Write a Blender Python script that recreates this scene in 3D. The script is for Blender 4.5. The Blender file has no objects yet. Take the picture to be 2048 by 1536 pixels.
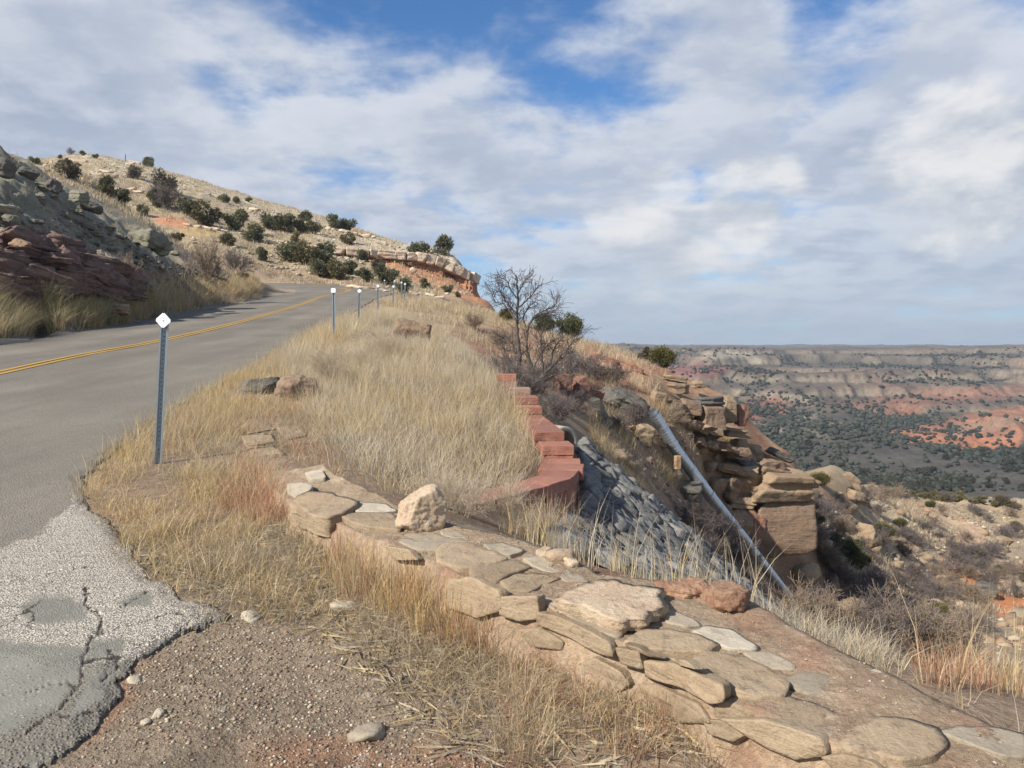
import bpy, bmesh, math, random
import numpy as np
from mathutils import Vector, Matrix, Euler

# ------------------------------------------------------------------ camera, sky, sun
scn = bpy.context.scene
col = scn.collection
F = 1547.0                      # focal length in pixels of the 2048 px wide photograph
CAMZ = 1.6
PITCH = math.radians(2.88)
cam = bpy.data.cameras.new('camera')
cam.sensor_width = 36.0
cam.lens = 36.0 * F / 2048.0
cam.clip_start = 0.05
cam.clip_end = 20000
camo = bpy.data.objects.new('camera', cam)
col.objects.link(camo)
camo.location = (0, 0, CAMZ)
camo.rotation_euler = (math.pi / 2 - PITCH, 0, 0)
scn.camera = camo

SUN = Vector((-0.64, -0.48, 0.62)).normalized()        # towards the sun
sun_el = math.asin(SUN.z)
sun_az = math.atan2(SUN.x, SUN.y)
sl = bpy.data.lights.new('sun', 'SUN')
sl.energy = 5.0
sl.angle = math.radians(0.6)
sl.color = (1.0, 0.945, 0.86)
so = bpy.data.objects.new('sun', sl)
col.objects.link(so)
so.rotation_euler = SUN.to_track_quat('Z', 'Y').to_euler()
so.location = (-30, -20, 40)

scn.view_settings.view_transform = 'Standard'
scn.view_settings.look = 'None'
scn.view_settings.exposure = 0.5
scn.view_settings.gamma = 1.0
scn.view_settings.use_curve_mapping = False
scn.cycles.max_bounces = 5
scn.cycles.diffuse_bounces = 3
scn.cycles.transparent_max_bounces = 8
scn.cycles.use_denoising = True
try:
    scn.cycles.denoiser = 'OPENIMAGEDENOISE'
    scn.cycles.denoising_input_passes = 'RGB_ALBEDO_NORMAL'
    scn.cycles.denoising_prefilter = 'ACCURATE'
except Exception:
    pass


class NT:
    """small helper for building node trees"""
    def __init__(self, tree):
        self.t = tree
        self.n = tree.nodes
        self.l = tree.links

    def new(self, typ, **kw):
        nd = self.n.new(typ)
        for k, v in kw.items():
            setattr(nd, k, v)
        return nd

    def put(self, sock, v):
        if v is None:
            return
        if hasattr(v, 'links') or isinstance(v, bpy.types.NodeSocket):
            self.l.new(v, sock)
        else:
            if isinstance(v, (tuple, list)) and len(v) == 3 and sock.type == 'RGBA':
                v = (*v, 1.0)
            sock.default_value = v

    def math(self, op, a, b=None, c=None, clamp=False):
        nd = self.new('ShaderNodeMath', operation=op, use_clamp=clamp)
        for i, v in enumerate((a, b, c)):
            self.put(nd.inputs[i], v)
        return nd.outputs[0]

    def vmath(self, op, a, b=None, scale=None):
        nd = self.new('ShaderNodeVectorMath', operation=op)
        self.put(nd.inputs[0], a)
        if b is not None:
            self.put(nd.inputs[1], b)
        if scale is not None:
            self.put(nd.inputs[3], scale)
        return nd.outputs['Value'] if op in ('LENGTH', 'DOT_PRODUCT', 'DISTANCE') else nd.outputs[0]

    def mix(self, f, a, b, blend='MIX'):
        nd = self.new('ShaderNodeMix', data_type='RGBA', blend_type=blend)
        self.put(nd.inputs[0], f)
        self.put(nd.inputs[6], a)
        self.put(nd.inputs[7], b)
        return nd.outputs[2]

    def noise(self, vec, scale, detail=4, rough=0.55, dist=0.0, out='Fac'):
        nd = self.new('ShaderNodeTexNoise')
        self.put(nd.inputs['Vector'], vec)
        nd.inputs['Scale'].default_value = scale
        nd.inputs['Detail'].default_value = detail
        nd.inputs['Roughness'].default_value = rough
        nd.inputs['Distortion'].default_value = dist
        return nd.outputs[out]

    def voro(self, vec, scale, feature='F1', out='Distance', rnd=1.0):
        nd = self.new('ShaderNodeTexVoronoi', feature=feature)
        self.put(nd.inputs['Vector'], vec)
        nd.inputs['Scale'].default_value = scale
        nd.inputs['Randomness'].default_value = rnd
        return nd.outputs[out]

    def ramp(self, f, a, b, c=0.0, d=1.0):
        nd = self.new('ShaderNodeMapRange', interpolation_type='SMOOTHSTEP')
        self.put(nd.inputs[0], f)
        for i, v in enumerate((a, b, c, d)):
            self.put(nd.inputs[i + 1], v)
        return nd.outputs[0]

    def bump(self, h, strength=0.5, dist=0.02, nrm=None):
        nd = self.new('ShaderNodeBump')
        nd.inputs['Strength'].default_value = strength
        nd.inputs['Distance'].default_value = dist
        self.put(nd.inputs['Height'], h)
        if nrm is not None:
            self.put(nd.inputs['Normal'], nrm)
        return nd.outputs[0]


def build_world():
    w = bpy.data.worlds.new('World')
    scn.world = w
    w.use_nodes = True
    T = NT(w.node_tree)
    T.n.clear()
    out = T.new('ShaderNodeOutputWorld')
    bg = T.new('ShaderNodeBackground')
    T.l.new(bg.outputs[0], out.inputs[0])
    sky = T.new('ShaderNodeTexSky', sky_type='NISHITA')
    sky.sun_disc = False
    sky.sun_elevation = sun_el
    sky.sun_rotation = sun_az
    sky.altitude = 900
    sky.air_density = 1.0
    sky.dust_density = 0.6
    sky.ozone_density = 2.2
    SK = 0.10
    tc = T.new('ShaderNodeTexCoord')
    d = tc.outputs['Generated']
    sep = T.new('ShaderNodeSeparateXYZ')
    T.l.new(d, sep.inputs[0])
    x, y, z = sep.outputs
    zz = T.math('MAXIMUM', z, 0.0)
    # broken cloud deck: the view ray meets a gently curved layer overhead
    inv = T.math('DIVIDE', 1.0, T.math('ADD', zz, 0.22))
    cmb = T.new('ShaderNodeCombineXYZ')
    T.put(cmb.inputs[0], T.math('ADD', T.math('MULTIPLY', x, inv), CLOUD_OFF[0]))
    T.put(cmb.inputs[1], T.math('ADD', T.math('MULTIPLY', y, inv), CLOUD_OFF[1]))
    T.put(cmb.inputs[2], CLOUD_OFF[2])
    p = cmb.outputs[0]

    def deck(vec):
        a = T.noise(vec, 1.7, 2, 0.5, 0.2)
        b = T.noise(vec, 5.0, 7, 0.56, 0.1)
        return T.math('ADD', T.math('MULTIPLY', a, 0.60), T.math('MULTIPLY', b, 0.50))
    n0 = deck(p)
    n1 = deck(T.vmath('ADD', p, (-0.07, -0.06, 0.05)))

    def patch(px, py, r, amp):
        v, e = ray(px, py)
        k = Vector((v, 1.0, e)).normalized()
        return T.ramp(T.vmath('DOT_PRODUCT', d, tuple(k)), math.cos(r), 1.0, 0.0, amp)
    cov = T.ramp(zz, 0.46, 0.22, 0.05, 0.20)
    for (px, py, r, amp) in SKY_PATCHES:
        cov = T.math('ADD', cov, patch(px, py, r, amp))
    dens = T.math('ADD', n0, cov)
    mask = T.ramp(dens, 0.54, 0.78)
    thick = T.ramp(dens, 0.62, 1.0)
    lit = T.ramp(T.math('SUBTRACT', n0, n1), -0.10, 0.10)      # brighter towards the sun
    shade = T.math('MULTIPLY_ADD', thick, -0.38, 0.46)
    shade = T.math('MULTIPLY_ADD', lit, 0.50, shade)
    big = T.noise(p, 0.8, 3, 0.5)
    shade = T.math('ADD', shade, T.math('MULTIPLY', T.math('SUBTRACT', big, 0.5), 0.7))
    shade = T.math('MINIMUM', T.math('MAXIMUM', shade, 0.0), 1.0)
    ccol = T.mix(shade, (0.265, 0.31, 0.395), (0.54, 0.56, 0.60))
    # heaped cloud lower down, with sharper sunlit tops
    lowv = T.new('ShaderNodeCombineXYZ')
    T.put(lowv.inputs[0], T.math('DIVIDE', x, T.math('ADD', T.math('ABSOLUTE', y), 0.3)))
    T.put(lowv.inputs[1], T.math('MULTIPLY', z, 1.6))
    T.put(lowv.inputs[2], 3.3)
    lo = lowv.outputs[0]
    hb = T.noise(lo, 5.0, 7, 0.56, 0.15)
    hu = T.noise(T.vmath('ADD', lo, (-0.03, 0.055, 0)), 5.0, 7, 0.56, 0.15)
    hm = None
    for (px, py, r, amp) in HEAPS:
        q = patch(px, py, r, amp)
        hm = q if hm is None else T.math('MAXIMUM', hm, q)
    hmask = T.ramp(T.math('ADD', hb, hm), 0.68, 0.84)
    hlit = T.ramp(T.math('SUBTRACT', hb, hu), -0.10, 0.12)
    hcol = T.mix(hlit, (0.35, 0.385, 0.435), (0.63, 0.625, 0.62))
    skyc = T.mix(1.0, sky.outputs[0], (SK * 0.50, SK * 0.78, SK * 1.02, 1), 'MULTIPLY')
    c = T.mix(T.math('MULTIPLY', mask, 0.94), skyc, ccol)
    c = T.mix(T.math('MULTIPLY', hmask, 0.75), c, hcol)
    haz = T.ramp(zz, 0.15, 0.0, 0.0, 0.72)                     # air near the horizon
    c = T.mix(haz, c, (0.315, 0.375, 0.445))
    T.l.new(c, bg.inputs['Color'])
    bg.inputs['Strength'].default_value = 1.0


def ray(px, py):
    """pixel of the photograph -> (x per metre of depth, rise per metre of depth)"""
    a = (px - 1024.0) / F
    b = (768.0 - py) / F
    Y = math.cos(PITCH) + b * math.sin(PITCH)
    return a / Y, (-math.sin(PITCH) + b * math.cos(PITCH)) / Y


def pix(x, y, z):
    """world -> pixel of the photograph (numpy)"""
    zc = z - CAMZ
    f = y * math.cos(PITCH) - zc * math.sin(PITCH)
    u = y * math.sin(PITCH) + zc * math.cos(PITCH)
    return 1024 + F * x / f, 768 - F * u / f


def P(px, py, Y):
    v, e = ray(px, py)
    return Vector((v * Y, Y, CAMZ + e * Y))


CLOUD_OFF = (12.9, 5.1, 2.3)
SKY_PATCHES = [(1690, 430, 0.12, 0.14), (1350, 330, 0.15, 0.06), (1130, 40, 0.20, -0.105), (760, 10, 0.14, -0.12), (1690, 40, 0.09, -0.16), (330, 200, 0.22, 0.10), (1950, 180, 0.20, 0.12), (60, 200, 0.20, 0.12)]
HEAPS = [(1500, 385, 0.10, 0.36), (1300, 465, 0.15, 0.30), (1900, 370, 0.16, 0.32), (1060, 450, 0.10, 0.24), (1560, 560, 0.10, 0.2)]
build_world()

# ------------------------------------------------------------------ noise
def _h(i, j, k, s):
    n = (i * 374761393 + j * 668265263 + k * 2147483647 * 0 + k * 1274126177 + s * 974711) & 0xFFFFFFFF
    n = ((n ^ (n >> 13)) * 1274126177) & 0xFFFFFFFF
    n = (n ^ (n >> 16)) & 0xFFFFFF
    return n.astype(np.float64) / 0xFFFFFF


def vnoise(x, y, z=0.0, s=0):
    x = np.asarray(x, float); y = np.asarray(y, float); z = np.asarray(z, float)
    x, y, z = np.broadcast_arrays(x, y, z)
    i = np.floor(x).astype(np.int64); j = np.floor(y).astype(np.int64); k = np.floor(z).astype(np.int64)
    fx = x - i; fy = y - j; fz = z - k
    fx = fx * fx * (3 - 2 * fx); fy = fy * fy * (3 - 2 * fy); fz = fz * fz * (3 - 2 * fz)
    def L(a, b, t): return a + (b - a) * t
    if not np.any(fz):
        return L(L(_h(i, j, k, s), _h(i + 1, j, k, s), fx), L(_h(i, j + 1, k, s), _h(i + 1, j + 1, k, s), fx), fy) * 2 - 1
    a = L(L(_h(i, j, k, s), _h(i + 1, j, k, s), fx), L(_h(i, j + 1, k, s), _h(i + 1, j + 1, k, s), fx), fy)
    b = L(L(_h(i, j, k + 1, s), _h(i + 1, j, k + 1, s), fx), L(_h(i, j + 1, k + 1, s), _h(i + 1, j + 1, k + 1, s), fx), fy)
    return L(a, b, fz) * 2 - 1


def fbm(x, y, z=0.0, s=0, o=4, g=0.5):
    t = 0; a = 1.0; w = 0; f = 1.0
    for q in range(o):
        t = t + a * vnoise(np.asarray(x) * f + q * 17.3, np.asarray(y) * f - q * 9.1, np.asarray(z) * f, s + q)
        w += a; a *= g; f *= 2.03
    return t / w


def ridged(x, y, s=0, o=4):
    t = 0; a = 1.0; w = 0; f = 1.0
    for q in range(o):
        t = t + a * (1 - 2 * np.abs(vnoise(np.asarray(x) * f + q * 31.7, np.asarray(y) * f + q * 5.3, 0.0, s + q)))
        w += a; a *= 0.5; f *= 2.07
    return t / w


def sstep(a, b, t):
    t = np.clip((t - a) / (b - a), 0, 1)
    return t * t * (3 - 2 * t)


def in_poly(x, y, poly):
    x = np.asarray(x, float); y = np.asarray(y, float)
    r = np.zeros(x.shape, bool)
    n = len(poly)
    for i in range(n):
        x1, y1 = poly[i]; x2, y2 = poly[(i + 1) % n]
        if y1 == y2:
            continue
        c = (y1 > y) != (y2 > y)
        r ^= c & (x < (x2 - x1) * (y - y1) / (y2 - y1) + x1)
    return r


def poly_dist(x, y, poly, closed=True):
    """distance to a polyline"""
    d = np.full(np.shape(x), 1e9)
    n = len(poly)
    for i in range(n if closed else n - 1):
        x1, y1 = poly[i]; x2, y2 = poly[(i + 1) % n]
        dx, dy = x2 - x1, y2 - y1
        q = dx * dx + dy * dy + 1e-12
        t = np.clip(((x - x1) * dx + (y - y1) * dy) / q, 0, 1)
        d = np.minimum(d, np.hypot(x - (x1 + t * dx), y - (y1 + t * dy)))
    return d


def sdist(x, y, poly):
    """signed distance, positive inside"""
    d = poly_dist(x, y, poly)
    return np.where(in_poly(x, y, poly), d, -d)

# ------------------------------------------------------------------ mesh + object helpers
def mesh(name, V, faces, mat=None, smooth=True, colr=None, attrs=None):
    """V (n,3) array, faces: (m,3)/(m,4) int array or list of tuples"""
    me = bpy.data.meshes.new(name)
    V = np.asarray(V, np.float32)
    if isinstance(faces, np.ndarray):
        m, k = faces.shape
        me.vertices.add(len(V)); me.vertices.foreach_set('co', V.ravel())
        me.loops.add(m * k); me.loops.foreach_set('vertex_index', faces.astype(np.int32).ravel())
        me.polygons.add(m)
        me.polygons.foreach_set('loop_start', np.arange(0, m * k, k, dtype=np.int32))
        me.polygons.foreach_set('loop_total', np.full(m, k, np.int32))
        me.update(calc_edges=True)
    else:
        me.from_pydata([tuple(map(float, v)) for v in V], [], [tuple(f) for f in faces])
    if smooth:
        me.polygons.foreach_set('use_smooth', np.ones(len(me.polygons), bool))
    if colr is not None:
        a = me.color_attributes.new('Col', 'FLOAT_COLOR', 'POINT')
        c = np.ones((len(V), 4), np.float32); c[:, :3] = colr
        a.data.foreach_set('color', c.ravel())
    for k, val in (attrs or {}).items():
        a = me.attributes.new(k, 'FLOAT', 'POINT')
        a.data.foreach_set('value', np.asarray(val, np.float32))
    if mat is not None:
        me.materials.append(mat)
    me.update()
    return me


def obj(name, me, parent=None, loc=None, rot=None, scale=None):
    o = bpy.data.objects.new(name, me)
    col.objects.link(o)
    if parent is not None:
        o.parent = parent
    if loc is not None:
        o.location = loc
    if rot is not None:
        o.rotation_euler = rot
    if scale is not None:
        o.scale = scale if hasattr(scale, '__len__') else (scale,) * 3
    return o


def tag(o, label=None, cat=None, group=None, kind=None):
    if label: o['label'] = label
    if cat: o['category'] = cat
    if group: o['group'] = group
    if kind: o['kind'] = kind
    return o


def thing(name, label, cat, loc=(0, 0, 0), rot=(0, 0, 0), group=None):
    o = bpy.data.objects.new(name, None)
    o.empty_display_size = 0.2
    col.objects.link(o)
    o.location = loc; o.rotation_euler = rot
    return tag(o, label, cat, group)

# ------------------------------------------------------------------ materials
def material(name):
    m = bpy.data.materials.new(name)
    m.use_nodes = True
    T = NT(m.node_tree)
    T.n.clear()
    out = T.new('ShaderNodeOutputMaterial')
    b = T.new('ShaderNodeBsdfPrincipled')
    T.l.new(b.outputs[0], out.inputs[0])
    b.inputs['Roughness'].default_value = 0.9
    b.inputs['Specular IOR Level'].default_value = 0.2
    T.b = b
    T.out = out
    return m, T


def attr(T, name, out='Color'):
    a = T.new('ShaderNodeAttribute', attribute_name=name)
    return a.outputs[out]


def m_terrain(name, fine=14.0, bumpd=0.05, speck=True):
    m, T = material(name)
    geo = T.new('ShaderNodeNewGeometry').outputs['Position']
    c = attr(T, 'Col')
    n1 = T.noise(geo, fine * 0.12, 5, 0.62)
    n2 = T.noise(geo, fine, 6, 0.68)
    n3 = T.noise(geo, fine * 4.7, 3, 0.6)
    f = T.math('ADD', T.math('MULTIPLY', T.math('SUBTRACT', n1, 0.5), 0.9), T.math('MULTIPLY', T.math('SUBTRACT', n2, 0.5), 1.5))
    f = T.math('ADD', f, T.math('MULTIPLY', T.math('SUBTRACT', n3, 0.5), 0.8))
    f = T.math('ADD', f, 1.0)
    c2 = T.mix(1.0, c, T.vmath('SCALE', (1, 1, 1), scale=f), 'MULTIPLY')
    if speck:
        v = T.voro(geo, fine * 1.1, 'F1', 'Color')
        vd = T.voro(geo, fine * 1.1, 'F1', 'Distance')
        sp = T.new('ShaderNodeSeparateColor'); T.l.new(v, sp.inputs[0])
        k = T.math('MULTIPLY', T.ramp(sp.outputs[0], 0.72, 0.80), T.ramp(vd, 0.42, 0.25))
        c2 = T.mix(T.math('MULTIPLY', k, 0.55), c2, T.mix(sp.outputs[1], (0.16, 0.12, 0.09), (0.50, 0.42, 0.32)))
    T.put(T.b.inputs['Base Color'], c2)
    h = T.math('ADD', T.math('MULTIPLY', n2, 1.0), T.math('MULTIPLY', n3, 0.4))
    h = T.math('ADD', h, T.math('MULTIPLY', n1, 1.5))
    T.put(T.b.inputs['Normal'], T.bump(h, 0.8, bumpd))
    T.b.inputs['Roughness'].default_value = 0.95
    return m


def m_rock(name, base, alt, dark, scale=3.0, strata=0.0, lichen=None, lich_amt=0.0, bumpd=0.03, varia=0.25):
    m, T = material(name)
    tc = T.new('ShaderNodeTexCoord').outputs['Object']
    info = T.new('ShaderNodeObjectInfo')
    off = T.vmath('SCALE', (7.3, 3.1, 5.7), scale=T.math('MULTIPLY', info.outputs['Random'], 20.0))
    p = T.vmath('ADD', tc, off)
    n1 = T.noise(p, scale, 5, 0.6, 0.4)
    n2 = T.noise(p, scale * 5, 6, 0.68)
    n3 = T.noise(p, scale * 26, 4, 0.65)
    c = T.mix(T.ramp(n1, 0.3, 0.7), base, alt)
    c = T.mix(T.ramp(n2, 0.52, 0.70, 0.0, 0.8), c, dark)
    h = T.math('ADD', T.math('MULTIPLY', n1, 0.6), n2)
    if strata > 0:
        mp = T.new('ShaderNodeMapping'); mp.inputs['Scale'].default_value = (0.35, 0.35, 3.2)
        T.l.new(p, mp.inputs['Vector'])
        s = T.noise(mp.outputs[0], scale * 2.4, 5, 0.6, 0.3)
        c = T.mix(T.ramp(s, 0.52, 0.66, 0.0, strata), c, dark)
        h = T.math('ADD', h, T.math('MULTIPLY', s, 1.8 * strata + 0.4))
    if lichen is not None:
        lz = T.noise(p, scale * 1.7, 6, 0.75)
        c = T.mix(T.ramp(lz, 0.60 - lich_amt, 0.70 - lich_amt, 0.0, 0.75), c, lichen)
    g = T.math('MULTIPLY_ADD', n3, 0.7, 0.65)
    rv = T.math('MULTIPLY_ADD', info.outputs['Random'], varia, 1.0 - varia * 0.5)
    c = T.mix(1.0, c, T.vmath('SCALE', (1, 1, 1), scale=T.math('MULTIPLY', g, rv)), 'MULTIPLY')
    T.put(T.b.inputs['Base Color'], c)
    h = T.math('ADD', h, T.math('MULTIPLY', n3, 0.35))
    T.put(T.b.inputs['Normal'], T.bump(h, 0.75, bumpd))
    T.b.inputs['Roughness'].default_value = 0.92
    return m


def m_attr_leaf(name, trans=0.25, var=0.25, rough=0.8):
    m, T = material(name)
    c = attr(T, 'Col')
    info = T.new('ShaderNodeObjectInfo')
    rv = T.math('MULTIPLY_ADD', info.outputs['Random'], var, 1.0 - var / 2)
    c = T.mix(1.0, c, T.vmath('SCALE', (1, 1, 1), scale=rv), 'MULTIPLY')
    T.put(T.b.inputs['Base Color'], c)
    T.b.inputs['Roughness'].default_value = rough
    if trans > 0:
        tr = T.new('ShaderNodeBsdfTranslucent'); T.put(tr.inputs[0], c)
        mx = T.new('ShaderNodeMixShader'); mx.inputs[0].default_value = trans
        T.l.new(T.b.outputs[0], mx.inputs[1]); T.l.new(tr.outputs[0], mx.inputs[2])
        T.l.new(mx.outputs[0], T.out.inputs[0])
    return m


def m_plain(name, c, c2=None, scale=20, rough=0.7, metal=0.0, bumpd=0.003, spec=0.3, mottle=0.5, var=0.0):
    m, T = material(name)
    tc = T.new('ShaderNodeTexCoord').outputs['Object']
    n = T.noise(tc, scale, 5, 0.65)
    n2 = T.noise(tc, scale * 7, 3, 0.6)
    cc = T.mix(T.ramp(n, 0.5 - mottle / 2, 0.5 + mottle / 2), c, c2 or c)
    cc = T.mix(1.0, cc, T.vmath('SCALE', (1, 1, 1), scale=T.math('MULTIPLY_ADD', n2, 0.3, 0.85)), 'MULTIPLY')
    if var:
        rv = T.math('MULTIPLY_ADD', T.new('ShaderNodeObjectInfo').outputs['Random'], var, 1.0 - var / 2)
        st = T.ramp(T.noise(tc, scale * 0.9, 6, 0.7), 0.55, 0.75, 0.0, 0.45)
        cc = T.mix(st, T.mix(1.0, cc, T.vmath('SCALE', (1, 1, 1), scale=rv), 'MULTIPLY'), (0.36, 0.24, 0.19))
    T.put(T.b.inputs['Base Color'], cc)
    T.b.inputs['Roughness'].default_value = rough
    T.b.inputs['Metallic'].default_value = metal
    T.b.inputs['Specular IOR Level'].default_value = spec
    T.put(T.b.inputs['Normal'], T.bump(T.math('ADD', n, T.math('MULTIPLY', n2, 0.4)), 0.6, bumpd))
    return m


MT = {}
MT['ground'] = m_terrain('dry ground', 14.0, 0.04)
MT['canyon'] = m_terrain('canyon ground', 0.30, 1.2, False)
MT['sandstone'] = m_rock('buff sandstone', (0.33, 0.255, 0.165), (0.27, 0.18, 0.11), (0.17, 0.13, 0.09), 1.3, 0.5, (0.30, 0.285, 0.24), 0.02, 0.05)
MT['sandstone_brown'] = m_rock('brown sandstone', (0.28, 0.19, 0.12), (0.23, 0.16, 0.11), (0.13, 0.10, 0.08), 1.3, 0.45, (0.28, 0.26, 0.22), -0.02, 0.05)
MT['darkrock'] = m_rock('dark weathered rock', (0.12, 0.11, 0.095), (0.16, 0.14, 0.11), (0.055, 0.052, 0.048), 1.6, 0.3, (0.26, 0.25, 0.22), 0.0, 0.05)
MT['redrock'] = m_rock('red mudstone', (0.27, 0.14, 0.09), (0.22, 0.12, 0.085), (0.13, 0.075, 0.06), 1.6, 0.4, None, 0, 0.05)
MT['maroon'] = m_rock('maroon mudstone', (0.165, 0.100, 0.082), (0.22, 0.150, 0.120), (0.075, 0.050, 0.043), 0.9, 0.8, (0.30, 0.23, 0.18), -0.02, 0.10)
MT['shale'] = m_rock('grey green shale', (0.27, 0.25, 0.185), (0.22, 0.205, 0.155), (0.12, 0.112, 0.09), 0.9, 0.4, (0.28, 0.25, 0.19), -0.02, 0.10)
MT['limestone'] = m_rock('pale caprock', (0.62, 0.52, 0.39), (0.56, 0.42, 0.30), (0.36, 0.25, 0.17), 0.35, 0.4, None, 0, 0.15)
MT['flag'] = m_rock('wall flagstone', (0.34, 0.26, 0.17), (0.28, 0.205, 0.13), (0.18, 0.13, 0.085), 3.5, 0.3, (0.40, 0.345, 0.26), -0.01, 0.016, 0.35)
MT['flag_pale'] = m_rock('pale grey flagstone', (0.45, 0.39, 0.30), (0.40, 0.34, 0.25), (0.26, 0.22, 0.17), 3.5, 0.1, None, 0, 0.010)
MT['flag_grey'] = m_rock('grey flagstone', (0.34, 0.285, 0.21), (0.30, 0.245, 0.175), (0.20, 0.165, 0.12), 3.5, 0.1, None, 0, 0.010)
MT['gabstone'] = m_rock('grey bank stone', (0.205, 0.195, 0.175), (0.155, 0.148, 0.134), (0.07, 0.067, 0.06), 4, 0.3, (0.27, 0.265, 0.245), -0.03, 0.03, 0.6)
MT['conglom'] = m_rock('pale pebbly concrete', (0.52, 0.41, 0.28), (0.47, 0.34, 0.23), (0.27, 0.19, 0.13), 6, 0.0, (0.55, 0.47, 0.36), 0.02, 0.02)
MT['conglom_red'] = m_rock('rusty crumbling mortar', (0.40, 0.25, 0.16), (0.33, 0.18, 0.11), (0.20, 0.11, 0.07), 8, 0.0, (0.45, 0.33, 0.23), 0.0, 0.03)
MT['mortar'] = m_terrain('wall mortar', 42.0, 0.02)
MT['redblock'] = m_plain('red wall block', (0.32, 0.145, 0.10), (0.24, 0.105, 0.072), 6, 0.9, 0, 0.010, var=0.35)
MT['greyblock'] = m_plain('brown grey wall block', (0.30, 0.195, 0.15), (0.27, 0.17, 0.13), 14, 0.9, 0, 0.006)
MT['concrete'] = m_plain('old concrete', (0.42, 0.37, 0.29), (0.34, 0.30, 0.23), 9, 0.9, 0, 0.006)
MT['galv'] = m_plain('galvanised steel', (0.55, 0.58, 0.60), (0.42, 0.45, 0.47), 30, 0.42, 0.85, 0.001, 0.5)
MT['galv_dull'] = m_plain('galvanised post steel', (0.36, 0.40, 0.41), (0.30, 0.33, 0.34), 40, 0.55, 0.35, 0.001, 0.5)
MT['hole'] = m_plain('bolt hole', (0.05, 0.055, 0.06), None, 40, 0.9)
MT['sign'] = m_plain('white reflective sheet', (0.80, 0.81, 0.80), (0.76, 0.77, 0.77), 30, 0.5, 0, 0.0003)
MT['yellow'] = m_plain('yellow road paint', (0.46, 0.26, 0.035), (0.40, 0.235, 0.06), 18, 0.8, 0, 0.003, mottle=0.3)
MT['grass'] = m_attr_leaf('dry grass blades', 0.38, 0.0)
MT['twig'] = m_attr_leaf('bare twigs', 0.0, 0.25)
MT['leaf'] = m_attr_leaf('juniper foliage', 0.22, 0.35)
MT['bark'] = m_plain('grey bark', (0.13, 0.11, 0.095), (0.09, 0.075, 0.065), 18, 0.95, 0, 0.02)
MT['wire'] = m_plain('zinc wire', (0.30, 0.31, 0.32), (0.25, 0.26, 0.27), 30, 0.5, 0.5, 0.0005)
MT['wood'] = m_plain('weathered timber', (0.42, 0.27, 0.15), (0.36, 0.23, 0.13), 18, 0.9, 0, 0.004)
MT['pebble'] = m_attr_leaf('pebbles', 0.0, 0.0, 0.85)

# ------------------------------------------------------------------ terrain
def zr(y):
    """height of the road and its verges, climbing away from the camera"""
    y = np.asarray(y, float)
    return np.where(y > 0, 0.075 * y + 0.0003 * y * y, 0.075 * y)


def road_hit(px, py, lift=0.0):
    v, e = ray(px, py)
    # CAMZ + e d = .075 d + .0003 d^2 + lift
    a, b, c = 0.0003, 0.075 - e, -(CAMZ - lift)
    d = (-b + math.sqrt(b * b - 4 * a * c)) / (2 * a)
    return (v * d, d)


def hit_list(pts):
    return [road_hit(*p) for p in pts]


RIGHT_PX = [(50, 1536), (150, 1480), (250, 1405), (248, 1335), (330, 1290), (440, 1236), (350, 1180), (270, 1120), (205, 1055), (165, 1000),
            (205, 925), (300, 850), (430, 775), (560, 708), (655, 655), (720, 618), (752, 598)]
RIGHT_FAR = [(742, 586), (690, 574), (646, 571), (600, 568)]
LEFT_PX = [(0, 692), (44, 683), (103, 675), (239, 651), (393, 623), (513, 603), (556, 590)]
YEL_PX = [(-260, 812), (-120, 776), (0, 749), (160, 713), (325, 684), (480, 646), (560, 623), (610, 608), (640, 598)]
road_right = hit_list(RIGHT_PX)
road_left = hit_list(LEFT_PX)
yel = hit_list(YEL_PX)
# the bend: a left hand curve round the foot of the hill, past the inner verge and out of sight
bend_out = [(-8.9, 58), (-9.6, 64), (-11.2, 70), (-14.5, 75.5), (-19, 79), (-26, 81), (-40, 82), (-60, 82)]
bend_in = [(-60, 71.5), (-40, 71.5), (-27, 70.5), (-21.5, 68.5), (-18.2, 65), (-17.0, 60)]
bend_mid = [(-13.35, 54), (-13.15, 59), (-13.3, 64), (-14.6, 68.5), (-17.4, 72.3), (-21.5, 74.6), (-28, 76), (-40, 76.8), (-60, 77)]
ROAD = ([(-9.0, -2.0), (-2.2, -2.0), (-2.1, 1.4)] + road_right + bend_out + bend_in + road_left[::-1] +
        [(-15.6, 14), (-15.8, 8), (-16, -2)])
print('ROAD', [(round(a, 1), round(b, 1)) for a, b in ROAD])

H0 = 0.26                    # top of the old stone wall above the verge


def wall_h(px):
    return float(np.interp(px, [470, 640, 1100, 1700], [0.05, H0, H0, H0 - 0.02]))


def wall_top(px, py, lift=0.0):
    v, e = ray(px, py)
    h = wall_h(px) + lift
    d = (CAMZ - h) / (0.075 - e)
    return Vector((v * d, d, 0.075 * d + h))


WALL_FRONT = [(478, 848), (484, 895), (522, 945), (560, 985), (600, 1012), (740, 1072), (880, 1125), (1000, 1186), (1110, 1215), (1250, 1285),
              (1340, 1312), (1440, 1388), (1560, 1438), (1670, 1482), (1800, 1527), (2000, 1600)]
WALL_BACK = [(608, 846), (630, 895), (648, 930), (665, 945), (700, 962), (800, 1010), (930, 1060), (1040, 1078), (1130, 1108), (1200, 1146),
             (1300, 1160), (1420, 1176), (1510, 1205), (1620, 1275), (1740, 1330), (1870, 1395), (1990, 1455), (2250, 1570)]

CTRL = []                    # (v, u, e)


def K(px, py, Y):
    v, e = ray(px, py)
    CTRL.append((v, math.log(Y), e))


def KW(x, y, z):
    CTRL.append((x / y, math.log(y), (z - CAMZ) / y))


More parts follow.
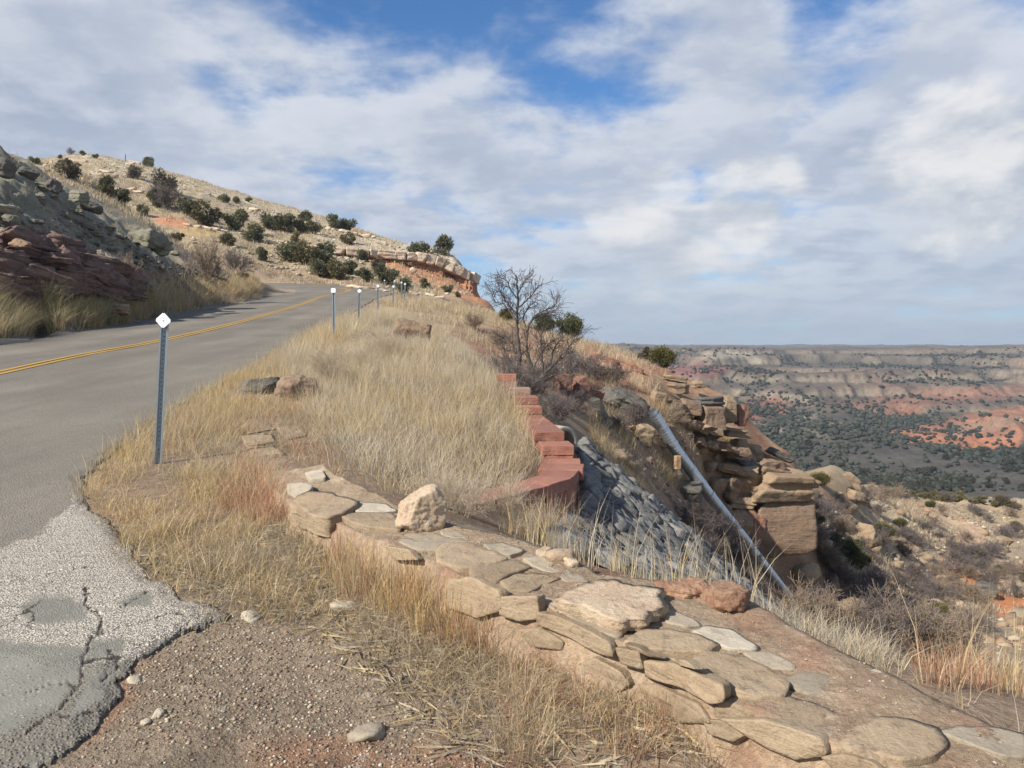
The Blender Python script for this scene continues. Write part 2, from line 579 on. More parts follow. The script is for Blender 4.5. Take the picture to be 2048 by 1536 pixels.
for Y in (1.0, 1.6, 2.3, 3.2):
    for x in (-0.9, -0.45, 0.0, 0.4):
        KW(x * Y, Y, 0.075 * Y)
for Y in (4.3, 6, 8.5, 12, 17, 24, 33, 45, 58):
    xr = float(np.interp(Y, [4, 9, 13, 25, 54], [-2.6, -3.5, -4.2, -5.6, -9.0]))
    for x in (xr + 0.5, xr - 3, xr - 6.2, xr - 9.2):
        if x / Y > -1.1:
            KW(x, Y, float(zr(Y)))
for (x, y) in [(-10, 66), (-13, 75), (-18, 74), (-25, 76), (-40, 77), (-20, 70)]:
    KW(x, y, float(zr(y)))
# ground in front of and behind the stone wall
for (x, y, z) in [(-1.6, 4.2, 0.30), (-0.7, 3.4, 0.24), (0.15, 2.6, 0.19), (0.7, 2.0, 0.13), (1.4, 1.6, 0.06), (-2.2, 6, 0.46), (-1.2, 3, 0.22), (0.3, 1.9, .14)]:
    KW(x, y, z)
for pb in WALL_BACK[4:9]:
    w = wall_top(*pb); KW(w.x * 1.03, w.y * 1.05, w.z - 0.10)
for pb in WALL_BACK[9:]:
    w = wall_top(*pb); KW(w.x * 1.02, w.y * 1.04, w.z - 0.08)
for a in [
    # grassy fill between the road, the stone wall and the red wall
    (700, 945, 6.3), (780, 975, 6.0), (850, 950, 6.6), (850, 850, 9.3), (850, 760, 12.6), (800, 672, 20), (700, 880, 8.0), (650, 810, 10.5),
    (700, 712, 15.5), (900, 705, 16), (950, 765, 13.2), (1000, 790, 12.2), (1030, 850, 10.2), (1060, 905, 8.7), (960, 1000, 6.8),
    (760, 635, 27), (700, 668, 20), (790, 616, 38), (600, 735, 14),
    # embankment under the red wall
    (1175, 905, 10.4), (1160, 985, 8.4), (1160, 1100, 6.4), (1250, 1130, 7.0), (1300, 1010, 10.2), (1400, 1100, 9.6), (1490, 1200, 8.2), (1060, 1085, 5.6),
    (1230, 1150, 4.6), (1400, 1215, 5.0),
    # gully and the slope across it
    (1215, 985, 12.6), (1330, 1110, 13.0), (1470, 1260, 13.5), (1640, 1400, 14.5),
    (1195, 905, 15.5), (1300, 990, 18.0), (1400, 1090, 19.5), (1500, 1190, 20.5), (1605, 1235, 23.0), (1640, 1180, 29),
    (1100, 800, 18.5), (1180, 835, 19.5), (1250, 880, 20.5), (1300, 860, 22.5), (1350, 935, 22.8), (1420, 1030, 25.8), (1440, 960, 27.5), (1480, 1125, 26.6), (1550, 1150, 27.6), (1400, 920, 25.4),
    (1430, 880, 26.9), (1480, 925, 27.6), (1540, 968, 29.2), (1390, 850, 27.8), (1350, 806, 27.6), (1290, 765, 28.5), (1230, 735, 30), (1150, 715, 31),
    (1050, 700, 31), (1100, 745, 24), (1190, 775, 24), (1000, 718, 25), (950, 680, 29), (900, 645, 35), (850, 640, 32), (1020, 770, 17),
    # ridge line
    (850, 603, 52), (900, 609, 51), (960, 618, 50), (1000, 634, 48), (1100, 668, 43), (1180, 687, 40), (1260, 711, 37), (1340, 745, 34.5),
    (1400, 772, 33), (1470, 812, 32), (1505, 862, 31.5), (1585, 930, 31), (1608, 985, 31),
    # falling away behind the ridge
    (900, 660, 62), (1000, 700, 62), (1100, 730, 56), (1180, 760, 52), (1260, 790, 48), (1340, 830, 45), (1400, 860, 44), (1500, 960, 41), (1600, 1040, 38),
    (1100, 850, 90), (1300, 950, 80), (1500, 1050, 60), (1000, 800, 130), (1200, 1000, 130), (1400, 1050, 120),
    (1000, 1100, 300), (1200, 1150, 300), (1500, 1200, 300), (1800, 1250, 300), (2100, 1250, 300), (2400, 1250, 300), (1350, 1100, 200),
    # drop beyond the stone wall, foot of the far slope
    (1600, 1275, 6.4), (1720, 1290, 6.0), (1850, 1370, 5.0), (2000, 1390, 4.4), (2200, 1420, 4.4), (1760, 1310, 9.5), (1900, 1370, 9.0), (2050, 1370, 8.0), (2300, 1370, 8),
    (1760, 1300, 14), (1900, 1340, 15), (2060, 1350, 15), (2350, 1350, 15), (1700, 1230, 22), (1820, 1260, 23), (1950, 1290, 25), (2080, 1290, 26), (2400, 1290, 26),
    # the spur across the ravine
    (1640, 1120, 34), (1700, 1190, 31), (1700, 1100, 44), (1640, 1020, 41), (1650, 985, 45), (1685, 958, 50), (1760, 1010, 62), (1790, 1120, 54), (1900, 1180, 52),
    (1960, 1230, 44), (2060, 1190, 54), (2300, 1200, 54), (1740, 985, 75), (1800, 988, 100), (1900, 1003, 108), (2048, 1018, 112), (2300, 1040, 112), (1900, 1060, 82),
    (2048, 1090, 82), (2300, 1100, 82),
    (1690, 1010, 70), (1640, 1030, 60), (1740, 1080, 140), (1900, 1100, 160), (2048, 1110, 165), (2300, 1110, 165), (1650, 1060, 90),
    # road cut on the left
    (0, 640, 21.6), (0, 590, 23.5), (-300, 580, 20), (-300, 660, 18), (120, 620, 24.5), (240, 606, 29.5), (330, 597, 34), (450, 578, 44), (505, 572, 53), (525, 566, 62),
    (0, 490, 25.0), (0, 415, 26.6), (0, 345, 28.0), (-300, 300, 26), (-300, 450, 22), (60, 358, 29.2), (90, 445, 28.0), (130, 400, 31.2), (200, 442, 34.2), (250, 472, 36.8),
    (100, 520, 26.5), (180, 540, 29), (180, 480, 31), (260, 530, 33), (330, 500, 41), (330, 560, 36), (400, 535, 46), (400, 570, 41), (460, 550, 56),
    (150, 600, 26.2), (230, 570, 30.5),
    # hill above it
    (0, 330, 45), (60, 345, 60), (130, 360, 75), (200, 400, 75), (270, 440, 70), (340, 480, 68), (420, 530, 68), (480, 550, 74),
    (0, 325, 130), (60, 328, 150), (100, 318, 165), (150, 311, 172), (220, 318, 170), (300, 338, 165), (400, 368, 160), (500, 402, 152), (600, 432, 143),
    (700, 462, 133), (790, 482, 126), (870, 500, 120), (915, 520, 116), (-300, 290, 130),
    (200, 350, 130), (300, 390, 125), (400, 420, 120), (500, 445, 118), (600, 468, 115), (700, 490, 113), (300, 440, 100), (400, 465, 98), (500, 485, 98),
    (600, 492, 104), (350, 505, 82), (450, 505, 88), (550, 512, 96), (550, 545, 86), (480, 530, 82), (620, 560, 87), (640, 515, 97), (700, 530, 96), (700, 560, 88),
    (780, 530, 100), (780, 560, 90), (850, 548, 102), (850, 575, 90), (900, 575, 98), (930, 590, 98), (900, 597, 80), (960, 598, 98), (985, 612, 92), (800, 585, 84),
    (760, 575, 84), (940, 605, 75), (840, 520, 112), (780, 505, 112), (905, 545, 111), (940, 562, 112),
    # behind the skyline
    (0, 380, 260), (150, 360, 260), (300, 385, 260), (500, 440, 240), (700, 490, 210), (850, 540, 180), (940, 610, 140), (980, 680, 150), (900, 640, 220), (-300, 380, 260),
    (0, 420, 330), (300, 420, 330), (600, 500, 330), (900, 800, 330),
]:
    K(*a)
CT = np.array(CTRL)
US = 0.62
_pts = np.stack([CT[:, 0], CT[:, 1] * US], 1)
_n = len(_pts)
_d = np.sqrt(((_pts[:, None] - _pts[None]) ** 2).sum(-1) + 1e-4)
_A = np.zeros((_n + 3, _n + 3))
_A[:_n, :_n] = _d + np.eye(_n) * -1e-4
_A[:_n, _n] = 1; _A[:_n, _n + 1:] = _pts
_A[_n, :_n] = 1; _A[_n + 1:, :_n] = _pts.T
_b = np.zeros(_n + 3); _b[:_n] = CT[:, 2]
_W = np.linalg.lstsq(_A, _b, rcond=None)[0]


def e_rbf(v, u):
    v = np.asarray(v, float); u = np.asarray(u, float) * US
    sh = v.shape
    v = v.ravel(); u = u.ravel()
    out = np.empty(len(v))
    for i in range(0, len(v), 40000):
        a = v[i:i + 40000, None]; b = u[i:i + 40000, None]
        d = np.sqrt((a - _pts[:, 0]) ** 2 + (b - _pts[:, 1]) ** 2 + 1e-4)
        out[i:i + 40000] = d @ _W[:_n] + _W[_n] + _W[_n + 1] * a[:, 0] + _W[_n + 2] * b[:, 0]
    return out.reshape(sh)


HOLES = []                   # dug-outs: nothing so far


def zt(x, y):
    """ground height"""
    x = np.asarray(x, float); y = np.asarray(y, float)
    z = CAMZ + e_rbf(x / y, np.log(y)) * y
    px, py = pix(x, y, z)
    rd = sdist(x, y, ROAD)
    soft = np.clip(0.06 * y, 0.5, 2.5)
    k = sstep(0, 1, (rd + soft) / soft)
    # relief: small near the wall, rough in the ravine and on the cut
    amp = 0.02 + 0.06 * sstep(9, 16, y) + 0.16 * sstep(18, 50, y) + 0.5 * sstep(60, 110, y)
    ravine = sstep(1100, 1400, px) * sstep(9, 20, y)
    amp = amp * (1 + 1.1 * ravine)
    n = fbm(x / 1.7, y / 1.7, 0, 3, 5) * 0.55 + fbm(x / (0.12 * y + 2), y / (0.12 * y + 2), 0, 9, 3)
    z = z + amp * n
    # gullied shale on the road cut, ledges lower down
    cut = ((px < 480) * sstep(480, 330, px)) * sstep(20, 24, y) * sstep(60, 48, y) * sstep(0.5, 2.0, -rd)
    s = x * 0.35 + y * 0.94
    rid = ridged(s / 3.4 + 0.25 * (z - 3) , z / 9.0, 21, 4)
    z = z - cut * 0.55 + cut * (rid * 0.6 + fbm(x / 1.1, y / 1.1, 0, 27, 5, 0.62) * 0.55)
    led = np.abs(((z * 1.1 + fbm(x / 4, y / 4, 0, 5, 2) * 0.8) % 1.0) - 0.5) * 2
    z = z + cut * sstep(7, 3, z) * (led - 0.5) * 0.45
    spur = sstep(1600, 1700, px) * sstep(28, 38, y) * sstep(170, 120, y)
    z = z + spur * (ridged(x / 14, y / 14, 41, 5) * 1.0 + fbm(x / 2.2, y / 2.2, 0, 47, 3) * 0.35)
    hill = sstep(62, 80, y) * sstep(1000, 930, px)
    z = z + hill * (fbm(x / 6, y / 6, 0, 51, 4) * 0.35)
    return z * (1 - k) + zr(y) * k


# colours (linear base colours)
SOIL = np.array((0.27, 0.20, 0.135)); TAN = np.array((0.36, 0.285, 0.18)); RED = np.array((0.29, 0.145, 0.085))
ORANGE = np.array((0.46, 0.20, 0.10)); GRAVEL = np.array((0.225, 0.175, 0.122)); SHALE = np.array((0.27, 0.25, 0.185))
MAROON = np.array((0.15, 0.09, 0.073)); PALE = np.array((0.50, 0.44, 0.34)); DUST = np.array((0.21, 0.18, 0.145))
BROWN = np.array((0.25, 0.18, 0.12)); STRAW = np.array((0.36, 0.28, 0.165))


def blend(c, m, k):
    return c * (1 - m[..., None]) + np.asarray(k) * m[..., None]


def pmask(px, py, poly, soft, x, y, amp=1.0, f=1.0, s=70):
    """soft edged, noise-ragged region of the ground"""
    w = fbm(x * f, y * f, 0, s, 4) * amp
    return sstep(-soft, soft, sdist(px, py, poly) + w * soft * 1.5)


def ground_color(x, y, z):
    px, py = pix(x, y, z)
    c = np.zeros(x.shape + (3,)) + BROWN
    nz = fbm(x / 3, y / 3, 0, 61, 4)
    nl = fbm(x / 14, y / 14, 0, 63, 4)
    nf = fbm(x / 0.5, y / 0.5, 0, 65, 4)
    near = sstep(9, 6, y)
    # verge and fill: matted straw over soil
    c = blend(c, sstep(-0.2, 0.5, nz) * 0.7, STRAW * 0.8)
    # foreground gravel and red patches
    g = near * sstep(5.8, 4.6, y + 0.5 * nz) * (px < 1300)
    c = blend(c, g * 0.85, GRAVEL)
    c = blend(c, g * sstep(-0.05, 0.35, fbm(x / 0.6, y / 0.6, 0, 67, 3) + 0.25 * sstep(3.4, 2.4, y) * (px < 750)) * 0.85, (0.27, 0.15, 0.09))
    c = blend(c, g * sstep(0.1, 0.5, fbm(x / 0.35 + 9, y / 0.35, 0, 68, 3)) * 0.6, GRAVEL * 0.45)
    # dirt behind the wall
    rb = (px > 1250) * sstep(8.5, 5.5, y) * sstep(2.2, 3.0, y)
    c = blend(c, rb * 0.85, (0.30, 0.215, 0.145))
    # gully slope
    gs = sstep(1150, 1230, px) * sstep(8, 12, y) * sstep(48, 36, y)
    c = blend(c, gs * 0.8, (0.31, 0.20, 0.125))
    c = blend(c, gs * sstep(0.0, 0.4, nz) * 0.8, RED)
    c = blend(c, gs * sstep(0.1, 0.5, nf) * 0.5, STRAW)
    rg = sstep(840, 900, px) * sstep(1330, 1230, px) * sstep(17, 24, y) * sstep(60, 50, y) * (py < 800)
    c = blend(c, rg * 0.75, (0.29, 0.155, 0.10))
    c = blend(c, rg * sstep(0.05, 0.45, nz + 0.3 * nf) * 0.8, (0.33, 0.25, 0.16))
    rr = pmask(px, py, [(1180, 700), (1260, 705), (1310, 750), (1290, 790), (1190, 770), (1160, 730)], 18, x, y) * (y > 20) * (y < 45)
    c = blend(c, rr, (0.40, 0.20, 0.12))
    # top of the ridge
    tp = sstep(30, 36, y) * sstep(60, 50, y) * (px > 760) * sstep(665, 640, py + 0.0 * px) * (px < 1000)
    c = blend(c, tp * 0.7, STRAW)
    # spur across the ravine
    sp = sstep(1590, 1650, px + nz * 20) * sstep(12, 22, y)
    c = blend(c, sp, (0.33, 0.255, 0.165))
    c = blend(c, sp * sstep(0.0, 0.5, nl) * 0.7, (0.36, 0.22, 0.13))
    c = blend(c, sp * sstep(0.1, 0.5, nz) * 0.5, (0.22, 0.17, 0.12))
    c = blend(c, sp * sstep(0.15, 0.45, fbm(x / 5, y / 5, 0, 77, 4)) * 0.7, (0.44, 0.36, 0.25))
    for poly, k in [([(1870, 1100), (1905, 1125), (1960, 1160), (2048, 1225), (2048, 1260), (1950, 1200), (1890, 1160)], (0.50, 0.17, 0.065)),
                    ([(1990, 1180), (2048, 1190), (2048, 1250), (2010, 1240)], (0.47, 0.19, 0.08)),
                    ([(1800, 1000), (1860, 1010), (1880, 1050), (1830, 1040)], (0.46, 0.24, 0.13)),
                    ([(1880, 1040), (1960, 1050), (1990, 1110), (1930, 1100)], (0.50, 0.33, 0.22)),
                    ([(1580, 1110), (1640, 1120), (1660, 1180), (1610, 1170)], (0.32, 0.17, 0.10))]:
        m = pmask(px, py, poly, 12, x, y, 1.2, 0.4) * (y > 20)
        c = blend(c, m * 0.9, k)
    # left verge + dust along the road
    rd = sdist(x, y, ROAD)
    lv = (px < 560) * sstep(15, 19, y) * sstep(64, 58, y)
    c = blend(c, lv * 0.8, (0.25, 0.185, 0.12))
    c = blend(c, lv * sstep(-1.6, -0.6, rd + 0.5 * nz), DUST)
    # cut
    cut = (px < 470) * sstep(480, 400, px) * sstep(20, 23, y) * sstep(62, 50, y) * sstep(-1.6, -2.6, rd)
    zz = z + 1.0 * nl + 0.5 * nz
    zsplit = np.interp(y, [22, 28, 36, 45], [5.6, 5.2, 5.0, 5.6])
    c = blend(c, cut, SHALE * 0.82)
    c = blend(c, cut * sstep(0.1, 0.5, nz) * 0.6, (0.27, 0.235, 0.17))
    c = blend(c, cut * sstep(0.05, 0.4, fbm(x / 1.1, y / 1.1, z / 3, 71, 3)) * 0.5, SHALE * 0.62)
    mz = cut * sstep(zsplit + 0.4, zsplit - 0.5, zz)
    c = blend(c, mz, (0.19, 0.12, 0.095))
    c = blend(c, mz * sstep(-0.1, 0.5, np.sin(zz * 9.0) * 0.5 + nz), MAROON)
    c = blend(c, mz * sstep(0.25, 0.6, nf + nz * 0.4) * 0.6, (0.27, 0.19, 0.15))
    fo = cut * sstep(310, 390, px)
    c = blend(c, fo * 0.7, (0.27, 0.20, 0.14))
    # hill
    hl = sstep(58, 68, y) * (px < 1020)
    c = blend(c, hl, TAN)
    c = blend(c, hl * sstep(-0.1, 0.45, nl) * 0.6, (0.30, 0.225, 0.145))
    c = blend(c, hl * sstep(0.12, 0.45, nf + 0.5 * nz) * 0.45, (0.21, 0.17, 0.11))
    top = np.interp(px, [0, 150, 300, 500, 700, 870], [325, 311, 338, 402, 462, 500])
    wt = hl * sstep(46, 8, py - top - 22 * nz) * sstep(90, 110, y)
    c = blend(c, wt * 0.75, PALE)
    c = blend(c, hl * sstep(0.25, 0.5, fbm(x / 4, y / 4, 0, 73, 4)) * 0.5, PALE * 0.85)
    oc = pmask(px, py, [(740, 520), (800, 522), (870, 525), (930, 545), (960, 580), (1000, 620), (960, 615), (900, 588), (850, 575), (800, 548), (770, 530)], 9, x, y, 0.8, 0.25) * hl
    c = blend(c, oc, (0.47, 0.225, 0.115))
    oc2 = pmask(px, py, [(302, 432), (350, 432), (382, 448), (372, 458), (320, 446)], 5, x, y, 0.8, 0.25) * hl
    c = blend(c, oc2, (0.50, 0.22, 0.12))
    oc3 = pmask(px, py, [(360, 455), (430, 458), (440, 475), (370, 474)], 5, x, y, 0.8, 0.25) * hl
    c = blend(c, oc3 * 0.8, (0.40, 0.28, 0.13))
    tl = pmask(px, py, [(380, 520), (520, 530), (760, 565), (800, 590), (500, 570), (380, 560)], 12, x, y, 0.8, 0.25) * hl
    c = blend(c, tl * 0.6, (0.29, 0.20, 0.13))
    c = c * (1 + 0.16 * nf[..., None] + 0.10 * nz[..., None])
    return np.clip(c, 0.02, 0.9)


def grid_faces(nr, nc):
    i = np.arange(nr - 1)[:, None]; j = np.arange(nc - 1)[None]
    a = (i * nc + j).ravel()
    return np.stack([a, a + 1, a + nc + 1, a + nc], 1)


# radial spacing: even in log depth, closer where the slopes stand up towards the viewer
def spaced(y0, y1, dense, n):
    u = np.linspace(math.log(y0), math.log(y1), 4000)
    w = np.ones_like(u)
    for a, b, k in dense:
        w += k * sstep(math.log(a) - .15, math.log(a), u) * sstep(math.log(b) + .15, math.log(b), u)
    cs = np.cumsum(w); cs = (cs - cs[0]) / (cs[-1] - cs[0])
    return np.exp(np.interp(np.linspace(0, 1, n), cs, u))


ROWS = spaced(0.7, 330, [(20, 40, 1.6), (85, 135, 0.8)], 760)
COLS = np.linspace(-0.95, 0.95, 540)
vv, yy = np.meshgrid(COLS, ROWS)
xx = vv * yy
zz_ = zt(xx, yy)
ZG = zz_
TV = np.stack([xx, yy, zz_], -1)


def zi(x, y):
    """ground height read off the finished ground sheet"""
    x = np.asarray(x, float); y = np.asarray(y, float)
    r = np.interp(y, ROWS, np.arange(len(ROWS)))
    c = np.clip((x / y - COLS[0]) / (COLS[1] - COLS[0]), 0, len(COLS) - 1.001)
    r = np.clip(r, 0, len(ROWS) - 1.001)
    i = r.astype(int); j = c.astype(int); fr = r - i; fc_ = c - j
    Z = ZG
    return (Z[i, j] * (1 - fr) + Z[i + 1, j] * fr) * (1 - fc_) + (Z[i, j + 1] * (1 - fr) + Z[i + 1, j + 1] * fr) * fc_


def hit(px, py, y0=1.5, y1=290):
    """first point of the ground seen through a pixel, between two depths"""
    v, e = ray(px, py)
    m = (ROWS >= y0) & (ROWS <= y1)
    ys = ROWS[m]
    z = zi(v * ys, ys)
    d = z - (CAMZ + e * ys)
    i = np.argmax(d >= 0)
    if d[i] < 0:
        i = int(np.argmax(d / ys))
    Y = ys[i]
    return Vector((v * Y, Y, float(z[i])))


def zt1(x, y):
    return float(zi(x, y))

tcol = ground_color(xx, yy, zz_)
terrain = obj('ground', mesh('ground', TV.reshape(-1, 3), grid_faces(*vv.shape), MT['ground'], True, tcol.reshape(-1, 3)))
tag(terrain, 'dry grassy hillside and ravine slopes beside the road', None, None, 'structure')

# ------------------------------------------------------------------ canyon beyond
CC = []


def KC(px, py, Y):
    v, e = ray(px, py)
    CC.append((v, math.log(Y), e))


for a in [
    (900, 1100, 180), (1300, 1150, 180), (1700, 1170, 180), (2048, 1180, 180), (2400, 1200, 180), (900, 1000, 300), (1300, 1010, 300), (1700, 1010, 290), (2048, 1005, 290), (2400, 1010, 290),
    (1300, 930, 400), (1600, 935, 400), (1750, 950, 380), (1900, 955, 370), (2048, 960, 360), (2400, 960, 360),
    (1300, 880, 500), (1560, 870, 520), (1700, 895, 470), (1850, 905, 450), (2000, 915, 440), (2200, 920, 430),
    (1500, 850, 560), (1620, 845, 580), (1740, 858, 545), (1800, 862, 535), (1900, 838, 555), (2000, 822, 575), (2100, 815, 580), (1950, 880, 500), (2300, 830, 560),
    (1980, 850, 620), (1850, 835, 640), (1700, 825, 640), (1560, 818, 660), (1500, 800, 700), (1450, 790, 740), (1300, 790, 740), (1500, 835, 600),
    (1900, 800, 690), (2048, 790, 700), (1780, 802, 690), (1650, 800, 700), (1720, 782, 735), (1600, 780, 745), (1850, 780, 735), (2000, 774, 745), (1450, 770, 760),
    (1560, 757, 910), (1700, 759, 915), (1850, 759, 915), (2048, 754, 915), (2300, 754, 915), (1350, 752, 905), (1400, 742, 925), (1720, 768, 800), (1900, 768, 800), (2100, 764, 800),
    (1300, 716, 985), (1370, 726, 965), (1440, 703, 1000), (1500, 724, 980), (1560, 738, 960), (1650, 738, 965), (1750, 738, 970), (1850, 736, 970), (1950, 732, 960), (2048, 724, 950), (2300, 718, 950),
    (1500, 716, 1025), (1600, 716, 1025), (1720, 716, 1025), (1830, 714, 1020), (1950, 711, 1000), (2048, 707, 990), (2300, 702, 990),
    (1250, 692, 1060), (1350, 695, 1060), (1450, 700, 1075), (1550, 702, 1080), (1650, 701, 1075), (1750, 700, 1070), (1850, 699, 1060), (1950, 700, 1040), (2048, 701, 1030), (2300, 698, 1030),
    (1100, 694, 1060), (900, 694, 1060), (700, 694, 1060), (1250, 694, 1400), (1650, 700, 1400), (2048, 700, 1400),
    (900, 698, 2600), (1300, 698, 2600), (1700, 702, 2600), (2100, 702, 2600), (2400, 702, 2600), (900, 860, 600), (1000, 740, 900),
]:
    KC(*a)
CC = np.array(CC)
_cp = np.stack([CC[:, 0], CC[:, 1] * 0.9], 1)
_m = len(_cp)
_A = np.zeros((_m + 3, _m + 3))
_A[:_m, :_m] = np.sqrt(((_cp[:, None] - _cp[None]) ** 2).sum(-1) + 1e-4)
_A[:_m, _m] = 1; _A[:_m, _m + 1:] = _cp; _A[_m, :_m] = 1; _A[_m + 1:, :_m] = _cp.T
_b = np.zeros(_m + 3); _b[:_m] = CC[:, 2]
_CW = np.linalg.lstsq(_A, _b, rcond=None)[0]


def zc(x, y):
    v = np.asarray(x, float) / y; u = np.log(y) * 0.9
    sh = v.shape; v = v.ravel(); u = u.ravel()
    o = np.empty(len(v))
    for i in range(0, len(v), 40000):
        a = v[i:i + 40000, None]; b = u[i:i + 40000, None]
        d = np.sqrt((a - _cp[:, 0]) ** 2 + (b - _cp[:, 1]) ** 2 + 1e-4)
        o[i:i + 40000] = d @ _CW[:_m] + _CW[_m] + _CW[_m + 1] * a[:, 0] + _CW[_m + 2] * b[:, 0]
    z = CAMZ + o.reshape(sh) * y
    k = sstep(220, 450, y)
    up = sstep(-75, -20, z)                       # slopes are gullied, floor is gentle
    wx = x + 40 * fbm(x / 160, y / 160, 0, 86, 3); wy = y + 40 * fbm(x / 160 + 7, y / 160, 0, 88, 3)
    z = z + k * (ridged(wx / 105, wy / 210, 81, 5) * (7 + 24 * up) - 6 * up + fbm(x / 300, y / 300, 0, 83, 3) * 5)
    # benches of harder rock: steep risers between gentle steps
    hb = 13.0
    q = z / hb + fbm(x / 240, y / 240, 0, 85, 3) * 0.5
    fl = np.floor(q); fr = q - fl
    st = sstep(0.58, 0.95, fr)
    z = z + k * up * ((st - fr) * hb * 0.75)
    rim = sstep(1180, 1300, y)
    cap = -5.0 + fbm(x / 210, y / 210, 0, 87, 4) * 6.5
    return np.where(z > cap, cap + (z - cap) * (0.25), z)


crow = spaced(150, 3200, [(560, 1090, 2.2)], 460)
ccol_ = np.linspace(-0.15, 0.95, 420)
vv, yy = np.meshgrid(ccol_, crow)
xx = vv * yy
zz_ = zc(xx, yy)


def canyon_color(x, y, z):
    px, py = pix(x, y, z)
    nl = fbm(x / 120, y / 120, 0, 91, 4); nz = fbm(x / 30, y / 30, 0, 93, 4); nf = fbm(x / 8, y / 8, 0, 95, 3)
    c = np.zeros(x.shape + (3,)) + np.array((0.19, 0.155, 0.115))
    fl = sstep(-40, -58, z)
    c = blend(c, fl * 0.9, (0.125, 0.112, 0.088))  # floor tone: scrub-covered soil, darkened further as painted cloud shade
    wx = x + 40 * fbm(x / 160, y / 160, 0, 86, 3); wy = y + 40 * fbm(x / 160 + 7, y / 160, 0, 88, 3)
    rg = ridged(wx / 105, wy / 210, 81, 5)
    # steepness from the sheet itself: risers show bare banded rock, benches carry scrub
    gy_ = np.gradient(z, axis=0) / np.maximum(np.gradient(y, axis=0), 1e-6)
    steep = sstep(0.18, 0.55, np.abs(gy_))
    st = z + 3 * nl + 1.2 * nz
    band = np.sin(st / 1.9) * 0.5 + 0.5
    c = blend(c, steep * 0.6, (0.30, 0.24, 0.17))
    c = blend(c, steep * sstep(0.55, 0.8, band + 0.3 * nz) * 0.55, (0.42, 0.35, 0.25))
    c = blend(c, steep * sstep(0.35, 0.1, band) * 0.45, (0.28, 0.165, 0.12))
    c = blend(c, sstep(0.1, 0.45, fbm(x / 90, y / 140, 0, 97, 3)) * sstep(-50, -40, z) * sstep(-10, -24, z) * 0.45, (0.30, 0.165, 0.115))
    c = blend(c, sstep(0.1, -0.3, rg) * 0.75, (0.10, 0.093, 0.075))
    c = blend(c, sstep(-26, -12, z) * sstep(-0.1, 0.35, nz) * 0.5, (0.38, 0.305, 0.22))
    for poly, k in [([(1760, 862), (1840, 850), (1900, 838), (2000, 822), (2048, 815), (2048, 900), (1940, 920), (1880, 900), (1800, 880)], (0.62, 0.26, 0.135)),
                    ([(1480, 797), (1560, 800), (1580, 835), (1490, 842)], (0.38, 0.16, 0.105)),
                    ([(1330, 735), (1400, 722), (1450, 735), (1430, 755), (1340, 760)], (0.33, 0.15, 0.12)),
                    ([(1640, 812), (1760, 800), (1850, 790), (2048, 770), (2048, 790), (1860, 812), (1750, 835)], (0.36, 0.19, 0.125)),
                    ([(1750, 840), (1830, 815), (1850, 835), (1760, 850)], (0.40, 0.20, 0.12))]:
        m = pmask(px, py, poly, 10, x, y, 1.0, 0.02)
        c = blend(c, m * 0.9, k)
    lt = pmask(px, py, [(1900, 850), (2048, 830), (2048, 850), (1900, 868)], 8, x, y, 1.0, 0.02)
    c = blend(c, lt * 0.6, (0.44, 0.32, 0.22))
    wl = pmask(px, py, [(1380, 715), (1440, 698), (1500, 708), (1530, 725), (1450, 722)], 6, x, y, 1.0, 0.02)
    c = blend(c, wl * 0.8, (0.52, 0.45, 0.33))
    c = blend(c, sstep(0.05, 0.4, nz + 0.5 * nf) * 0.35, (0.12, 0.11, 0.085))
    return np.clip(0.62 * c * (1 + 0.25 * nf[..., None]), 0.02, 0.8)  # all canyon soil darkened in colour, standing in for cloud shadow


CV = np.stack([xx, yy, zz_], -1)
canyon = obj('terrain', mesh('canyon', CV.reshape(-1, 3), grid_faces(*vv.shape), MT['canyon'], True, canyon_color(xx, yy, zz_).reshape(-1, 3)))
tag(canyon, 'far canyon floor, banded red slopes and opposite rim', None, None, 'structure')

